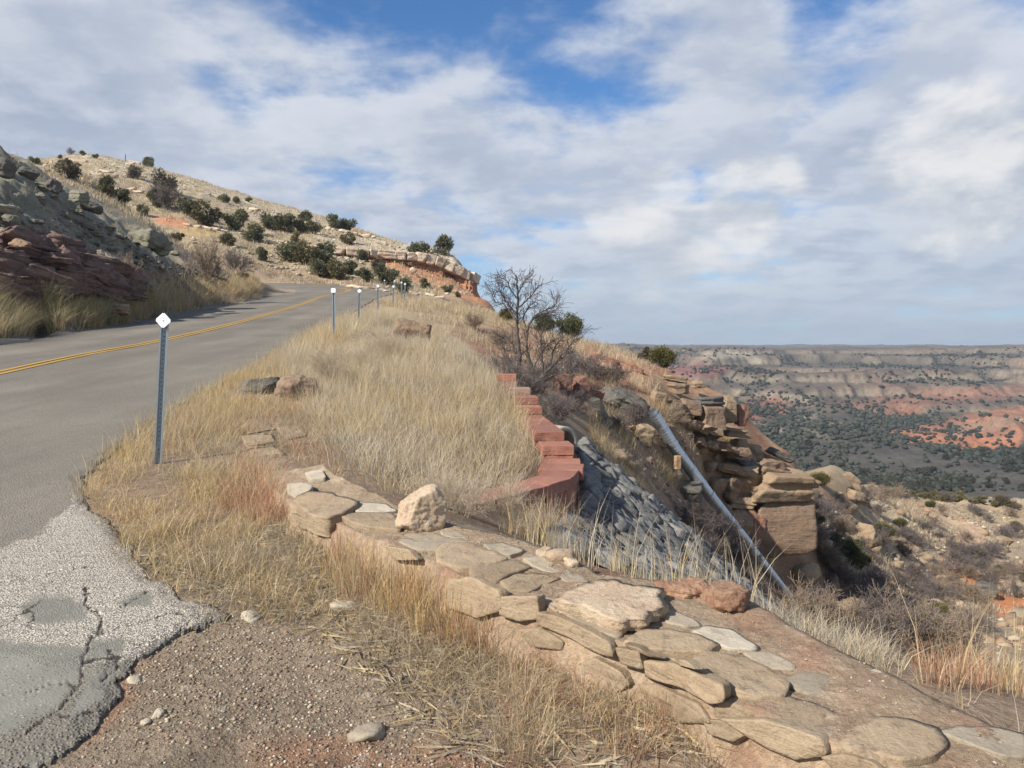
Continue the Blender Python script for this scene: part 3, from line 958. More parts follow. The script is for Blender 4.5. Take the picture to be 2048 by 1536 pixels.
# ------------------------------------------------------------------ road
def m_asphalt():
    m, T = material('worn chip seal asphalt')
    p = T.new('ShaderNodeNewGeometry').outputs['Position']
    chip = attr(T, 'chip', 'Fac'); crack = attr(T, 'crack', 'Fac'); patch = attr(T, 'patch', 'Fac')
    n0 = T.noise(p, 0.45, 4, 0.6)
    n1 = T.noise(p, 5, 5, 0.6)
    st = T.new('ShaderNodeMapping'); st.inputs['Scale'].default_value = (1.2, 0.12, 1)
    T.l.new(p, st.inputs['Vector'])
    ns = T.noise(st.outputs[0], 1.6, 4, 0.6)
    vc = T.voro(p, 75, 'F1', 'Color'); vd = T.voro(p, 75, 'F1', 'Distance')
    s = T.new('ShaderNodeSeparateColor'); T.l.new(vc, s.inputs[0])
    c = T.mix(T.ramp(n0, 0.3, 0.7), (0.160, 0.142, 0.112), (0.205, 0.181, 0.143))
    c = T.mix(T.ramp(ns, 0.35, 0.65, 0.0, 0.5), c, (0.132, 0.119, 0.097))
    c = T.mix(T.ramp(n1, 0.55, 0.75, 0, 0.35), c, (0.108, 0.098, 0.082))
    stone = T.mix(s.outputs[1], (0.085, 0.077, 0.065), (0.40, 0.345, 0.27))
    c = T.mix(T.math('MULTIPLY', T.ramp(vd, 0.55, 0.3), 0.50), c, stone)
    # pale stripped aggregate along the broken edge
    v2 = T.voro(p, 130, 'F1', 'Color'); d2 = T.voro(p, 130, 'F1', 'Distance')
    s2 = T.new('ShaderNodeSeparateColor'); T.l.new(v2, s2.inputs[0])
    nb = T.noise(p, 9, 5, 0.7)
    k = T.ramp(T.math('ADD', T.math('MULTIPLY', chip, 1.25), T.math('ADD', T.math('MULTIPLY', s2.outputs[0], 0.5), T.math('MULTIPLY', nb, 1.5))), 1.50, 1.72)
    k = T.math('MULTIPLY', k, T.ramp(d2, 0.62, 0.40))
    c = T.mix(T.math('MULTIPLY', chip, 0.8), c, (0.20, 0.18, 0.15))
    c = T.mix(k, c, T.mix(s2.outputs[2], (0.48, 0.415, 0.325), (0.74, 0.66, 0.54)))
    pc = T.mix(T.ramp(n1, 0.3, 0.7), (0.20, 0.19, 0.155), (0.24, 0.225, 0.185))
    pc = T.mix(T.math('MULTIPLY', T.ramp(s.outputs[0], 0.86, 0.93), T.ramp(vd, 0.4, 0.2)), pc, (0.42, 0.39, 0.33))
    pc = T.mix(T.math('MULTIPLY', T.ramp(s.outputs[0], 0.12, 0.06), T.ramp(vd, 0.4, 0.2)), pc, (0.07, 0.065, 0.055))
    c = T.mix(patch, c, pc)
    wv = T.vmath('ADD', p, T.vmath('SCALE', T.noise(p, 3.0, 5, 0.65, 0, 'Color'), scale=0.25))
    ce = T.voro(wv, 2.1, 'DISTANCE_TO_EDGE', 'Distance')
    gate = T.ramp(T.noise(p, 1.1, 3, 0.5), 0.50, 0.62)
    hair = T.math('MULTIPLY', T.ramp(ce, 0.012, 0.003), T.math('MULTIPLY', gate, T.math('ADD', T.math('MULTIPLY', chip, 0.8), T.math('MULTIPLY', patch, 0.8))))
    c = T.mix(T.math('MINIMUM', hair, 1.0), c, (0.06, 0.052, 0.043))
    ck = T.ramp(T.math('ADD', crack, T.math('MULTIPLY', T.math('SUBTRACT', T.noise(p, 28, 5, 0.7), 0.5), 0.60)), 0.84, 0.97)
    c = T.mix(ck, c, (0.058, 0.050, 0.041))
    wr = attr(T, 'wear', 'Fac')
    c = T.mix(1.0, c, T.vmath('SCALE', (1, 1, 1), scale=T.math('ADD', wr, 1.0)), 'MULTIPLY')
    T.put(T.b.inputs['Base Color'], c)
    h = T.math('MULTIPLY', T.ramp(vd, 0.6, 0.1), T.math('MULTIPLY_ADD', patch, -0.7, 1.0))
    h = T.math('ADD', h, T.math('MULTIPLY', k, 1.0))
    T.put(T.b.inputs['Normal'], T.bump(h, 0.7, 0.006))
    T.b.inputs['Roughness'].default_value = 0.85
    T.b.inputs['Specular IOR Level'].default_value = 0.25
    return m


MT['asphalt'] = m_asphalt()
rrows = np.concatenate([np.exp(np.arange(math.log(0.9), math.log(9), 0.0058)), np.exp(np.arange(math.log(9), math.log(86), 0.014))])
rcols = np.linspace(-0.98, -0.08, 460)
vv, yy = np.meshgrid(rcols, rrows)
xx = vv * yy
rag = 0.09 * fbm(xx * 6, yy * 6, 0, 101, 5, 0.65) * sstep(9, 6, yy) + 0.10 * fbm(xx, yy, 0, 103, 3)
sd = sdist(xx, yy, ROAD) + rag
pxg, pyg = pix(xx, yy, zr(yy))
CRACKS = [[(0, 1176), (60, 1165), (130, 1150), (185, 1143)], [(235, 1225), (280, 1200), (300, 1190)],
          [(20, 1500), (100, 1448), (150, 1395), (165, 1340), (185, 1290), (205, 1240), (180, 1215), (170, 1180)],
          [(150, 1395), (110, 1380), (60, 1400)], [(165, 1340), (210, 1330), (245, 1330)], [(175, 1290), (230, 1270), (330, 1240), (440, 1236)],
          [(100, 1448), (160, 1440), (215, 1420)], [(205, 1370), (240, 1345), (225, 1310)],
          [(500, 690), (420, 712), (330, 725)], [(360, 760), (430, 745), (520, 705)]]
cr = np.zeros(xx.shape)
for q, c in enumerate(CRACKS):
    w = [road_hit(*p) for p in c]
    wid = (0.0075 if q in (2, 5) else 0.006) * (1 + 1.2 * np.abs(fbm(xx * 5, yy * 5, 0, 105 + q, 3)))
    d = poly_dist(xx + 0.05 * fbm(xx * 8, yy * 8, 0, 107, 5, 0.65), yy + 0.05 * fbm(xx * 8 + 5, yy * 8, 0, 109, 5, 0.65), w, False)
    cr = np.maximum(cr, np.clip(1 - d / (0.06 + wid), 0, 1))
edge = sstep(0.10, 0.0, sd) * sstep(6, 5, yy)
cr = np.maximum(cr, 0.72 * edge * sstep(-0.1, 0.3, fbm(xx * 7, yy * 7, 0, 111, 3)))
CHIP = [(150, 1000), (240, 1090), (360, 1185), (445, 1236), (250, 1330), (100, 1360), (-120, 1290), (-200, 1190), (0, 1115), (90, 1070), (130, 1030)]
wn = 26 * fbm(xx * 3.3, yy * 3.3, 0, 113, 4)
chip = sstep(-22, 26, sdist(pxg, pyg, CHIP) + wn)
PATCH = [[(-50, 1300), (60, 1290), (130, 1300), (170, 1330), (150, 1400), (90, 1450), (0, 1500), (-100, 1540)],
         [(45, 1225), (80, 1207), (140, 1205), (175, 1235), (185, 1255), (100, 1265), (60, 1255)], [(170, 1330), (235, 1320), (240, 1300), (190, 1300)],
         [(235, 1215), (290, 1203), (300, 1220), (250, 1228)], [(60, 1536), (150, 1460), (205, 1420), (235, 1350), (180, 1350), (130, 1450)]]
pat = np.zeros(xx.shape)
for pl in PATCH:
    pat = np.maximum(pat, sstep(-7, 7, sdist(pxg, pyg, pl) + 0.9 * wn + 9 * fbm(xx * 14, yy * 14, 0, 117, 3)))
zq = zr(yy) + 0.030 + 0.006 * fbm(xx * 1.5, yy * 1.5, 0, 115, 3) - 0.008 * sstep(0.85, 1.0, cr) * (yy < 9) - 0.018 * sstep(0.12, 0.0, sd) * (yy < 9)
fc = grid_faces(*vv.shape)
ins = (sd > 0).ravel()
keep = ins[fc].all(1)
fc = fc[keep]
Vr = np.stack([xx, yy, zq], -1).reshape(-1, 3)
used = np.unique(fc)
remap = np.full(len(Vr), -1); remap[used] = np.arange(len(used))
fc = remap[fc]
Vk = Vr[used]
# wheel tracks: each lane polished in two bands, oil-dark between them
ctr = [(-10.6, 2.0), (-10.9, 8.0)] + yel[2:-1] + bend_mid
dl = poly_dist(xx, yy, ctr, False)
wear = -0.07 * np.exp(-((dl - 1.0) / 0.45) ** 2) - 0.07 * np.exp(-((dl - 2.7) / 0.45) ** 2) + 0.07 * np.exp(-((dl - 1.85) / 0.5) ** 2) + 0.10 * sstep(3.6, 4.6, dl) * sstep(9, 14, yy)
wear = wear * (0.6 + 0.8 * (fbm(xx / 2, yy / 5, 0, 119, 3) + 0.5)) + 0.16 * fbm(xx / 1.2, yy / 2.2, 0, 121, 4)
at = {'chip': chip.ravel()[used], 'crack': cr.ravel()[used], 'patch': pat.ravel()[used], 'wear': wear.ravel()[used]}
# skirt round the slab's edge
ed = np.concatenate([fc[:, [0, 1]], fc[:, [1, 2]], fc[:, [2, 3]], fc[:, [3, 0]]])
key = np.sort(ed, 1); code = key[:, 0].astype(np.int64) * 10_000_000 + key[:, 1]
uq, idx, cnt = np.unique(code, return_index=True, return_counts=True)
be = ed[idx[cnt == 1]]
bv = np.unique(be)


def road_f(x, y):
    return sdist(x, y, ROAD) + 0.09 * fbm(x * 6, y * 6, 0, 101, 5, 0.65) * sstep(9, 6, y) + 0.10 * fbm(x, y, 0, 103, 3)


# draw the rim vertices out to the true ragged edge, so the slab's outline is not stepped
bx_, by_ = Vk[bv, 0].copy(), Vk[bv, 1].copy()
f0 = road_f(bx_, by_); e_ = 0.004
gx_ = (road_f(bx_ + e_, by_) - f0) / e_; gy_ = (road_f(bx_, by_ + e_) - f0) / e_
g2_ = np.maximum(gx_ ** 2 + gy_ ** 2, 0.3)
mv = np.clip(f0, 0, 0.05)
Vk[bv, 0] = bx_ - mv * gx_ / g2_; Vk[bv, 1] = by_ - mv * gy_ / g2_
low = Vk[bv].copy(); low[:, 2] -= 0.045
m2 = np.full(len(Vk), -1); m2[bv] = np.arange(len(bv)) + len(Vk)
sk = np.stack([be[:, 1], be[:, 0], m2[be[:, 0]], m2[be[:, 1]]], 1)
for k in at:
    at[k] = np.concatenate([at[k], at[k][bv]])
road = obj('road', mesh('road', np.concatenate([Vk, low]), np.concatenate([fc, sk]), MT['asphalt'], True, None, at))
tag(road, 'worn grey asphalt road climbing and bending left', None, None, 'structure')


def smooth_line(pts, n=300):
    p = np.array(pts, float)
    for _ in range(4):
        q = np.empty((len(p) * 2 - 2, 2))
        q[0::2] = p[:-1] * 0.75 + p[1:] * 0.25
        q[1::2] = p[:-1] * 0.25 + p[1:] * 0.75
        p = np.concatenate([p[:1], q, p[-1:]])
    s = np.concatenate([[0], np.cumsum(np.hypot(*np.diff(p, axis=0).T))])
    t = np.linspace(0, s[-1], n)
    return np.stack([np.interp(t, s, p[:, 0]), np.interp(t, s, p[:, 1])], 1)


def ribbon(name, line, off, width, lift, mat, parent, nx=1):
    d = np.gradient(line, axis=0); d /= np.linalg.norm(d, axis=1)[:, None]
    nrm = np.stack([d[:, 1], -d[:, 0]], 1)
    V = []
    for k in (-0.5, 0.5):
        q = line + nrm * (off + k * width)
        V.append(np.stack([q[:, 0], q[:, 1], zr(q[:, 1]) + 0.030 + lift], 1))
    n = len(line)
    V = np.concatenate(V)
    i = np.arange(n - 1)
    f = np.stack([i, i + 1, i + 1 + n, i + n], 1)
    return obj(name, mesh(name, V, f[:, ::-1], mat, True), parent)


yl = smooth_line(yel[:-1] + bend_mid, 420)
ribbon('yellow_line', yl, -0.11, 0.11, 0.010, MT['yellow'], road)
ribbon('yellow_line', yl, 0.11, 0.11, 0.010, MT['yellow'], road)

# ------------------------------------------------------------------ rocks
_ICO = {}


def ico(level):
    if level not in _ICO:
        bm = bmesh.new()
        bmesh.ops.create_icosphere(bm, subdivisions=level, radius=1.0)
        V = np.array([v.co[:] for v in bm.verts])
        Fc = np.array([[v.index for v in f.verts] for f in bm.faces])
        bm.free()
        _ICO[level] = (V, Fc)
    return _ICO[level]


def cubesphere(n):
    key = ('c', n)
    if key not in _ICO:
        t = np.tan(np.linspace(-1, 1, n + 1) * math.pi / 4)
        A_, B_ = np.meshgrid(t, t, indexing='ij')
        Vs = []; Fs = []; off = 0
        one = np.ones_like(A_)
        for (X, Y_, Z) in ((one, A_, B_), (-one, B_, A_), (B_, one, A_), (A_, -one, B_), (A_, B_, one), (B_, A_, -one)):
            Vs.append(np.stack([X, Y_, Z], -1).reshape(-1, 3)); Fs.append(grid_faces(n + 1, n + 1) + off); off += (n + 1) ** 2
        V = np.concatenate(Vs); Fc = np.concatenate(Fs)
        V /= np.linalg.norm(V, axis=1)[:, None]
        _, first, inv = np.unique(np.round(V, 6), axis=0, return_index=True, return_inverse=True)
        V = V[first]; Fc = inv.reshape(-1)[Fc]
        # outward winding
        a, b, cc_ = V[Fc[:, 0]], V[Fc[:, 1]], V[Fc[:, 2]]
        fl = (np.cross(b - a, cc_ - a) * a).sum(1) < 0
        Fc[fl] = Fc[fl][:, ::-1]
        _ICO[key] = (V, Fc)
    return _ICO[key]


def rock(name, dims, seed, mat, level=4, cuts=9, soft=60.0, rough=0.06, layers=0.0, cube=1.0, jit=0.12):
    """a broken block: a box with tilted faces, knocked-off corners, rough skin and bedding"""
    V, Fc = ico(level) if level < 4 else cubesphere(20 if level == 4 else 34)
    rs = np.random.RandomState(seed)
    N = []; D = []
    for ax in range(3):
        for s in (-1, 1):
            n = np.zeros(3); n[ax] = s
            n += rs.normal(0, jit, 3); n /= np.linalg.norm(n)
            N.append(n); D.append(rs.uniform(0.86, 1.0) * cube + (1 - cube) * 0.9)
    for k in range(cuts):
        n = rs.normal(0, 1, 3); n /= np.linalg.norm(n)
        N.append(n); D.append(np.abs(n).sum() * rs.uniform(0.60, 0.82))
    N = np.array(N); D = np.array(D)
    q = np.maximum(V @ N.T, 1e-3) / D                 # 1/r for each face
    r = 1.0 / ((q ** soft).sum(1) ** (1 / soft))
    p = V * r[:, None]
    dm = np.asarray(dims, float) / 2
    w = p * dm
    m = dm.min() * 2
    f = 2.2 / m
    n1 = fbm(w[:, 0] * f * 0.5, w[:, 1] * f * 0.5, w[:, 2] * f * 0.5, seed, 2)
    n2 = fbm(w[:, 0] * f * 1.8, w[:, 1] * f * 1.8, w[:, 2] * f * 1.8, seed + 7, 4, 0.62)
    w = w + V * ((n1 * 1.0 + n2 * 1.3) * rough * m)[:, None]
    if layers > 0:
        t = w[:, 2] / dm[2]
        lay = vnoise(t * 2.6 + seed, n1 * 1.2, 0.0, seed + 3)
        w[:, :2] *= (1 + layers * np.sign(lay) * np.abs(lay) ** 0.6)[:, None]
    return mesh(name, w, Fc, mat, True)


def put_rock(name, label, cat, px, py, Y, size_px, mat, seed, depth=None, rot=(0, 0, 0), group=None, level=4, layers=0.05, sink=0.0, parent=None, **kw):
    """a rock whose middle stands at a pixel and depth, its width and height read off the photograph"""
    c = P(px, py, Y)
    w = size_px[0] * Y / F; h = size_px[1] * Y / F
    d = depth if depth else (w + h) * 0.55
    me = rock(name, (w * 1.06, d, h * 1.06), seed, mat, level, layers=layers, **kw)
    o = obj(name, me, parent, (c.x, c.y + d * 0.12, c.z - sink), rot)
    if label:
        tag(o, label, cat, group)
    return o


random.seed(4)
RS = np.random.RandomState(11)
SS = 'sandstone outcrop across the ravine'
B = put_rock
# --- big sandstone outcrop beyond the gully
B('sandstone_block', 'largest smooth brown sandstone block at the foot of the ravine outcrop', 'rock', 1556, 1048, 27.2, (118, 118), MT['sandstone_brown'], 3, 2.2, (0.05, 0.0, 0.25), SS, 5, cuts=5, rough=0.02, jit=0.10, layers=0.015)
B('sandstone_block', 'long buff sandstone ledge directly on top of the largest brown block', 'rock', 1560, 966, 27.3, (112, 54), MT['sandstone'], 5, 2.4, (0, 0.05, 0.15), SS, 5, cuts=5, layers=0.06, rough=0.03)
B('sandstone_block', 'buff sandstone block left of the long ledge, behind the pipe', 'rock', 1472, 968, 27.4, (76, 62), MT['sandstone'], 8, 2.0, (0, 0.10, 0.1), SS, 5, cuts=7, layers=0.06, rough=0.03)
B('sandstone_block', 'thin overhanging buff slab between upper and lower blocks behind the pipe', 'rock', 1476, 1000, 27.0, (60, 24), MT['sandstone'], 9, 1.5, (0, 0.12, 0.0), SS, 4, cuts=5, layers=0.05)
B('sandstone_block', 'reddish brown block behind the middle of the steel pipe', 'rock', 1468, 1035, 27.6, (72, 74), MT['redrock'], 12, 1.8, (0, 0.05, 0.1), SS, 4, cuts=6, layers=0.03)
B('sandstone_block', 'rusty red block at the gully edge left of the pipe', 'rock', 1358, 1040, 21.6, (70, 92), MT['redrock'], 14, 1.2, (0, 0.08, -0.2), SS, 5, cuts=6, rough=0.03, layers=0.03)
B('sandstone_block', 'dark crumbling cap layer on the rusty red block left of the pipe', 'rock', 1366, 984, 21.9, (80, 32), MT['darkrock'], 15, 1.3, (0, 0.03, -0.1), SS, 4, cuts=6, layers=0.10)
B('sandstone_block', 'dark jagged slab resting on the upper ledge near its middle', 'rock', 1496, 934, 27.2, (48, 24), MT['darkrock'], 17, 0.9, (0, 0.15, 0.2), SS, 4, layers=0.09)
B('sandstone_block', 'grey layered slab right of the dark jagged slab on the ledge', 'rock', 1542, 930, 27.6, (50, 24), MT['sandstone_brown'], 18, 1.0, (0, 0.05, 0.1), SS, 4, layers=0.10)
B('sandstone_block', 'thin pointed slab jutting from the outcrop edge against the valley', 'rock', 1563, 911, 29.5, (52, 14), MT['darkrock'], 20, 0.8, (0, 0.42, 0.1), SS, 4, layers=0.05)
B('sandstone_block', 'cubic brown block with pale lichened top near the cliff edge', 'rock', 1418, 836, 26.5, (52, 52), MT['sandstone_brown'], 21, 0.95, (0, 0.05, 0.35), SS, 5, cuts=5, layers=0.03)
B('sandstone_block', 'pale lichened cap stone lying on the cubic brown block', 'rock', 1418, 806, 27.0, (58, 22), MT['gabstone'], 23, 1.0, (0, -0.02, 0.2), SS, 4, layers=0.12)
B('sandstone_block', 'brown tilted block just left of the cubic brown block', 'rock', 1377, 817, 26.2, (38, 28), MT['sandstone_brown'], 25, 0.7, (0, 0.25, 0.3), SS, 4, cuts=4, layers=0.03)
B('sandstone_block', 'pair-split buff block above the top end of the pipe', 'rock', 1319, 798, 25.6, (36, 28), MT['sandstone'], 27, 0.6, (0, 0.15, 0.2), SS, 4, cuts=4, layers=0.03)
B('sandstone_block', 'rounded orange-brown block between the split block and tilted block', 'rock', 1346, 815, 25.8, (26, 30), MT['sandstone_brown'], 28, 0.6, (0, 0, 0.5), SS, 4)
B('sandstone_block', 'tall narrow grey column standing at the cliff edge', 'rock', 1457, 816, 28.0, (26, 54), MT['sandstone'], 29, 0.5, (0.03, 0.02, 0.1), SS, 4, cuts=4, layers=0.05)
B('sandstone_block', 'slim red-brown pillar right of the grey column against the valley', 'rock', 1483, 832, 28.3, (22, 42), MT['redrock'], 30, 0.45, (0, 0.03, 0.3), SS, 4, cuts=4, layers=0.04)
B('sandstone_block', 'low layered ledge below the red-brown pillar', 'rock', 1474, 868, 27.6, (44, 18), MT['sandstone'], 31, 0.9, (0, 0.1, 0), SS, 4, layers=0.12)
B('sandstone_block', 'flat brown ledge below the cubic block', 'rock', 1414, 877, 26.6, (40, 22), MT['sandstone_brown'], 32, 0.8, (0, 0.08, 0), SS, 4, layers=0.10)
B('sandstone_slab', 'flat grey slab topping the small stack on the ridge shoulder', 'rock', 1350, 758, 29.0, (54, 12), MT['sandstone'], 33, 0.9, (0, 0.14, 0.1), SS, 4, layers=0.05)
B('sandstone_block', 'dark brown block under the flat grey slab on the ridge shoulder', 'rock', 1360, 776, 28.6, (36, 20), MT['sandstone_brown'], 34, 0.8, (0, 0.03, 0.1), SS, 4, cuts=4)
B('sandstone_slab', 'small lens-shaped slab right of the stack on the ridge shoulder', 'rock', 1398, 769, 30.5, (24, 14), MT['sandstone'], 35, 0.6, (0, 0.05, 0), SS, 4)
B('tan_boulder', 'rounded tan boulder left of the pipe mouth', 'rock', 1287, 867, 21.4, (34, 40), MT['sandstone'], 36, 0.5, (0.2, 0.1, 0.2), SS, 4, cuts=12, layers=0.05)
B('brown_boulder', 'dark-edged boulder under the pipe mouth', 'rock', 1322, 872, 22.4, (36, 40), MT['sandstone_brown'], 37, 0.55, (0, 0.35, 0.2), SS, 4)
B('dark_slab', 'big dark weathered slab tilted over the top of the pipe', 'rock', 1258, 806, 22.8, (92, 34), MT['darkrock'], 38, 1.3, (0.3, 0.44, 0.1), SS, 5, cuts=18, layers=0.08, rough=0.12, jit=0.25)
B('dark_slab', 'thin dark slab leaning below the red earth bank', 'rock', 1200, 826, 20.0, (24, 70), MT['darkrock'], 39, 0.5, (0.1, -0.5, 0.3), SS, 4)
for i, (px, py, w, h, lab) in enumerate([(1098, 772, 40, 40, 'dull red block behind the dead tree trunk'), (1130, 768, 34, 36, 'dull red block in the bank right of the dead tree'),
                                         (1158, 772, 24, 34, 'upright brown block at the end of the red bank row'), (1185, 792, 34, 26, 'low brown block sunk in the red earth above the gully')]):
    B('bank_rock', lab, 'rock', px, py, 20.5 + i * 0.5, (w, h), MT['redrock'], 50 + i, 0.5, (0, 0.04, 0.2 * i), 'rocks in the red bank', 4, cuts=5)
B('red_ledge', 'crumbling red rock ledge on the ridge crest right of the dead tree', 'rock', 1215, 728, 31, (70, 26), MT['redrock'], 57, 1.2, (0, 0.28, 0), 'rocks in the red bank', 4, layers=0.08, rough=0.08)
B('red_ledge', 'smaller red rock lump on the ridge crest above the stack', 'rock', 1262, 742, 30.5, (44, 30), MT['redrock'], 58, 0.9, (0, 0.4, 0), 'rocks in the red bank', 4, layers=0.08, rough=0.08)
def course(pts, h_px, wide, mats, seed, depth, labels):
    """a broken bed of rock: blocks of uneven width laid end to end"""
    rs = np.random.RandomState(seed)
    q = [P(*p) for p in pts]
    i = 0
    L = [0]
    for k in range(len(q) - 1): L.append(L[-1] + (q[k + 1] - q[k]).length)
    s = 0.0
    while s < L[-1] - 0.1 and i < len(labels):
        w = rs.uniform(*wide)
        m = min(s + w / 2, L[-1])
        k = max(0, min(len(q) - 2, int(np.searchsorted(L, m)) - 1))
        t = (m - L[k]) / max(L[k + 1] - L[k], 1e-6)
        cpos = q[k].lerp(q[k + 1], t)
        d = (q[k + 1] - q[k]).normalized()
        hh = h_px * cpos.y / F * rs.uniform(0.85, 1.2)
        o = obj('sandstone_block', rock('sandstone_block', (w * 1.12, depth * rs.uniform(0.8, 1.2), hh), seed * 10 + i, MT[mats[rs.randint(len(mats))]], 4, cuts=8, layers=0.05, rough=0.08, jit=0.16), None,
                (cpos.x, cpos.y + rs.uniform(-.15, .15), cpos.z), (rs.normal(0, .04), -math.asin(d.z) + rs.normal(0, .03), math.atan2(d.y, d.x) + rs.normal(0, .08)))
        tag(o, labels[i], 'rock', SS)
        s += w; i += 1


course([(1408, 926, 27.0), (1470, 938, 27.2), (1600, 962, 27.6)], 22, (0.5, 1.1), ['sandstone', 'sandstone_brown', 'sandstone'], 61, 1.5,
       ['thin bed slab %s in the layered cap of the outcrop' % k for k in ('first from the pipe', 'second from the pipe', 'third from the pipe', 'fourth from the pipe', 'fifth from the pipe', 'sixth from the pipe')])
course([(1402, 966, 26.6), (1445, 978, 26.9)], 52, (0.5, 0.8), ['sandstone'], 63, 1.6, ['buff bed block touching the right side of the pipe', 'buff bed block second right of the pipe', 'buff bed block third right of the pipe'])
course([(1405, 1022, 26.4), (1455, 1040, 26.8), (1500, 1050, 27.0)], 66, (0.6, 0.9), ['sandstone_brown', 'redrock'], 64, 1.6, ['lower brown bed block touching the pipe', 'lower brown bed block next to the largest block', 'lower brown bed block half hidden by the largest block'])
course([(1330, 838, 25.2), (1385, 852, 25.8), (1450, 872, 26.6)], 24, (0.5, 0.9), ['sandstone_brown', 'sandstone'], 65, 1.1, ['middle bed block right of the pipe mouth', 'middle bed block below the tilted block', 'middle bed block under the cubic block', 'middle bed block at the cliff edge'])
course([(1375, 880, 25.8), (1440, 895, 26.4), (1520, 915, 27.4)], 20, (0.45, 0.8), ['sandstone', 'sandstone_brown'], 66, 1.1, ['slim ledge block %s on the lower shoulder' % k for k in ('nearest the pipe', 'second along', 'third along', 'fourth along', 'fifth along')])
course([(1210, 712, 35.5), (1270, 728, 34.5), (1330, 752, 33.0)], 16, (0.6, 1.1), ['redrock'], 67, 1.0, ['red ledge block %s along the ridge crest' % k for k in ('first', 'second', 'third', 'fourth')])
sm = [(1438, 902), (1463, 908), (1509, 906), (1476, 893), (1430, 922), (1545, 1108), (1562, 1112), (1582, 1110), (1530, 1100), (1590, 1098), (1460, 925), (1380, 850), (1400, 905), (1340, 905), (1300, 925), (1262, 940), (1235, 925), (1350, 955), (1415, 950)]
for i, (px, py) in enumerate(sm):
    h_ = hit(px, py, 15, 36)
    s = RS.uniform(0.22, 0.5)
    o = obj('rubble_stone', rock('rubble_stone', (s * 1.3, s, s * 0.8), 200 + i, MT['sandstone'], 3), None, (h_.x, h_.y, h_.z + s * 0.15), (RS.uniform(-.3, .3), RS.uniform(-.3, .3), RS.uniform(0, 6)))
    tag(o, 'small loose sandstone lump among the ledges of the ravine outcrop', 'rock', 'loose lumps on the ravine outcrop')
# --- spur across the ravine
SPR = 'boulders on the spur across the ravine'
for i, (px, py, Y, w, h, mt, r, lab) in enumerate([
        (1684, 966, 49, 78, 46, 'sandstone', 0.25, 'broad pale layered boulder cresting the spur'),
        (1712, 990, 47, 40, 24, 'sandstone', 0.3, 'smaller pale rock below the right end of the cresting boulder'),
        (1738, 1072, 45, 36, 44, 'sandstone', -0.6, 'leaning pale slab among green shrubs on the spur'),
        (1706, 1088, 44, 48, 24, 'sandstone', 0.1, 'flat pale rock left of the leaning slab on the spur'),
        (1700, 1108, 43, 34, 20, 'sandstone', 0.2, 'low pale rock below the flat pale rock on the spur'),
        (1755, 1104, 46, 28, 18, 'sandstone_brown', 0.3, 'brown rock below the leaning slab on the spur'),
        (1650, 1150, 36, 40, 54, 'sandstone', 0.7, 'long tilted grey-buff slab in the brush below the big block'),
        (1622, 1132, 33, 30, 24, 'redrock', 0.3, 'small red rock beside the tilted slab in the brush'),
        (1938, 1180, 47, 40, 20, 'darkrock', 0.2, 'flattest of three dark boulders on the orange scar'),
        (1974, 1178, 47, 36, 28, 'darkrock', 0.0, 'roundest of three dark boulders on the orange scar'),
        (1966, 1200, 46, 26, 34, 'darkrock', 0.4, 'lowest of three dark boulders on the orange scar'),
        (1660, 1250, 16, 70, 44, 'sandstone', 0.45, 'grey boulder in the brush just right of the pipe end'),
        (1712, 1222, 22, 60, 54, 'sandstone', 0.3, 'pale grey boulder in the brush farther right of the pipe end'),
        (1640, 1080, 38, 26, 16, 'sandstone', 0.1, 'small pale rock right of the big brown block'),
        (1790, 1150, 46, 24, 14, 'sandstone', 0.1, 'isolated small pale rock mid-slope on the spur'),
        (1830, 1060, 66, 22, 14, 'sandstone', 0.2, 'small pale rock high on the spur slope'),
        (1860, 1200, 44, 26, 18, 'sandstone_brown', 0.2, 'brown rock in the grass left of the orange scar'),
        (2010, 1080, 70, 24, 14, 'sandstone', 0.2, 'small pale rock above the orange scar near the frame edge')]):
    B('spur_boulder', lab, 'rock', px, py, Y, (w, h), MT[mt], 80 + i, None, (0, r, 0.3 * i), SPR, 4, sink=0.1, layers=0.07)
fld = 0
for k in range(400):
    px = RS.uniform(1600, 2060); py = RS.uniform(1000, 1330)
    if fld >= 110: break
    h_ = hit(px, py, 26, 120)
    if h_.y > 118: continue
    s = RS.uniform(0.25, 0.75) * (0.7 + h_.y / 100)
    o = obj('field_stone', rock('field_stone', (s * 1.4, s, s * 0.75), 300 + fld % 9, MT['sandstone'], 2) if fld < 9 else FST[fld % 9], None, (h_.x, h_.y, h_.z + s * 0.1),
            (RS.uniform(-.4, .4), RS.uniform(-.4, .4), RS.uniform(0, 6)), RS.uniform(0.7, 1.3))
    if fld == 0: FST = []
    if fld < 9: FST.append(o.data)
    tag(o, 'small pale stone scattered on the spur slope across the ravine', 'rock', 'small stones scattered on the spur')
    fld += 1

